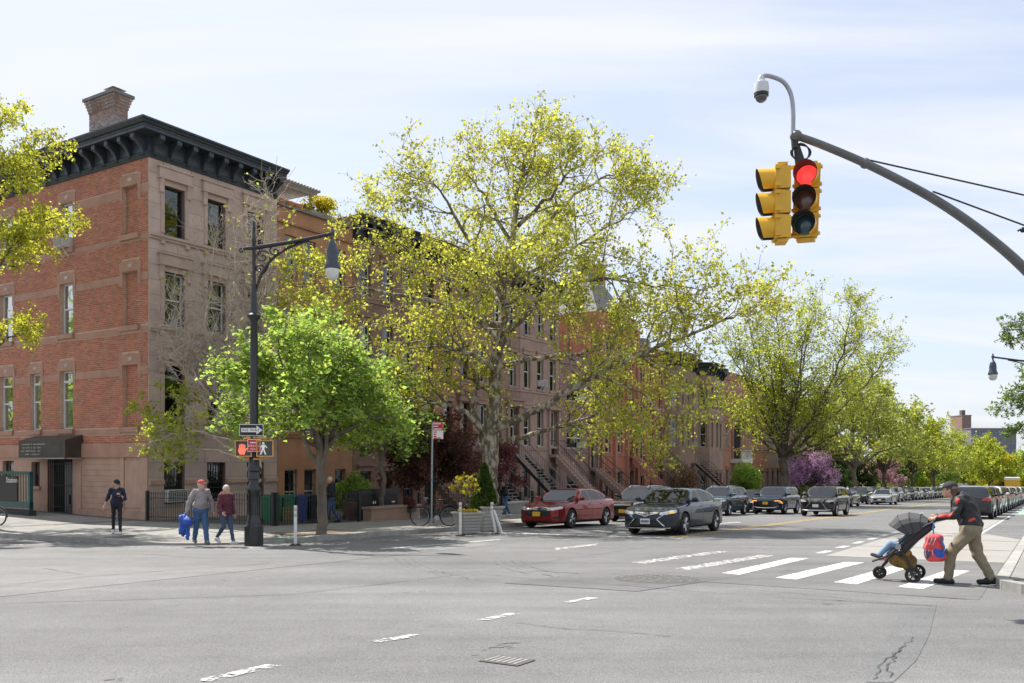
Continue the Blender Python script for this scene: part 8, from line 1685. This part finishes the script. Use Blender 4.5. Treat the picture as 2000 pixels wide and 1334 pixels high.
# the child, sitting back under the hood
def child():
    c = empty('child', HB, hw, 'small child in light jeans and bright trainers sitting in the black pushchair', 'person'); f = Field((.4, -.3, .2), (1.6, .3, 1.1), .01)
    hp_, ch_, nk, hd0 = np.array((.86, 0, .60)), np.array((.72, 0, .76)), np.array((.64, 0, .88)), np.array((.62, 0, .98)); f.cap(hp_, ch_, .09, .09, .03); f.cap(ch_, nk, .08, .04, .03); f.ell(hd0, (.075, .07, .085), .02); f.cap(hd0+np.array([.07, 0, -.01]), hd0+np.array([.08, 0, -.02]), .01, .012, .01)
    for sd in (-1, 1):
        f.cap(ch_+np.array([-.03, sd*.09, .05]), (.84, sd*.14, .68), .03, .026, .02); f.cap((.84, sd*.14, .68), (.95, sd*.08, .66), .026, .02, .02); hand_caps(f, (.95, sd*.08, .66), (.84, sd*.14, .68), sc=.6, side=sd)
    K = dict(L=((1.08, .10, .60), (1.24, .11, .42)), R=((1.06, -.10, .58), (1.16, -.12, .38)))
    for sd, s_ in ((1, 'L'), (-1, 'R')): f.cap((.88, sd*.08, .58), K[s_][0], .045, .035, .02); f.cap(K[s_][0], K[s_][1], .034, .025, .02)
    link('body', f.mesh('body', M_SKIN), c)
    f = Field((.4, -.3, .2), (1.6, .3, 1.1), .01); f.cap(hp_+np.array([-.03, 0, .03]), ch_, .11, .11, .04)
    for sd in (-1, 1): f.cap(ch_+np.array([-.03, sd*.09, .05]), (.84, sd*.14, .68), .042, .036, .02); f.cap((.84, sd*.14, .68), (.93, sd*.09, .665), .036, .03, .02)
    link('top', f.mesh('top', cloth('teal', (.05, .2, .25))), c); f = Field((.4, -.3, .2), (1.6, .3, 1.1), .01)
    for sd, s_ in ((1, 'L'), (-1, 'R')): f.cap((.86, sd*.07, .57), K[s_][0], .066, .055, .03); f.cap(K[s_][0], K[s_][1], .055, .046, .02)
    link('trousers', f.mesh('trousers', cloth('pale_denim', (.20, .30, .44))), c)
    for (s_, col, d) in (('L', pm('sock_dark', (.05, .04, .06), .8), (.12, 0, .02)), ('R', pm('trainer_pink', (.6, .22, .24), .6, .3, 12), (.12, 0, -.03))):
        a = np.array(K[s_][1]); f = Field(a-.2, a+.25, .01); f.cap(a+np.array([-.02, 0, -.045]), a+np.array(d)+np.array([0, 0, -.03]), .036, .03, .01); f.cap(a, a+np.array([0, 0, -.04]), .034, .036, .01); link('shoe', f.mesh('shoe', col), c)
    f = Field(hd0-.2, hd0+.2, .01); f.ell(hd0+np.array([-.015, 0, .02]), (.078, .076, .082), .01); f.clip_below(lambda X, Y, Z: X-hd0[0]-.03); link('hair', f.mesh('hair', H_BRN), c)
child()
# backpack hanging from the handlebar
bp_ = empty('backpack', HB, hw, 'red and blue child backpack hanging from the pushchair handle', 'backpack'); f = Field((.05, .0, .25), (.8, .6, 1.05), .011); yb_ = .33
f.cap((.33, yb_, .74), (.45, yb_, .73), .075, .075, .02); f.cap((.30, yb_, .46), (.44, yb_, .45), .085, .085, .02); f.cap((.34, yb_-.01, .6), (.45, yb_-.01, .6), .105, .105, .05)
link('bag', f.mesh('bag', cloth('pack_red', (.55, .05, .06), .6, .25, 14)), bp_)
f = Field((.05, .0, .25), (.8, .6, 1.05), .011); f.cap((.31, yb_+.02, .50), (.37, yb_+.02, .60), .085, .075, .03); link('blue_pocket', f.mesh('blue_pocket', cloth('pack_blue', (.02, .07, .36), .6)), bp_); f = Field((.05, .0, .25), (.8, .6, 1.05), .011); f.cap((.47, yb_+.03, .47), (.48, yb_+.03, .53), .065, .06, .02); link('front_pocket', f.mesh('front_pocket', cloth('pack_dark', (.10, .04, .10), .6, .5, 30)), bp_)
MB().tube([(.40, yb_-.05, 1.0), (.41, yb_-.02, .9), (.40, yb_, .8)], .012, 6).build('hanging_strap', cloth('strap_blue', (.02, .16, .36)), bp_); MB().tube([(.30, yb_+.06, .78), (.24, yb_+.08, .62), (.27, yb_+.07, .44)], .014, 6).build('shoulder_strap', cloth('strap_blue', (.02, .16, .36)), bp_)
for k in range(3): MB().tube([(.50-k*.05, yb_+.08, .44+k*.02), (.52-k*.05, yb_+.085, .6), (.46-k*.05, yb_+.075, .76)], .005, 5).build('piping', pm('piping_white', (.6, .55, .55), .6), bp_)
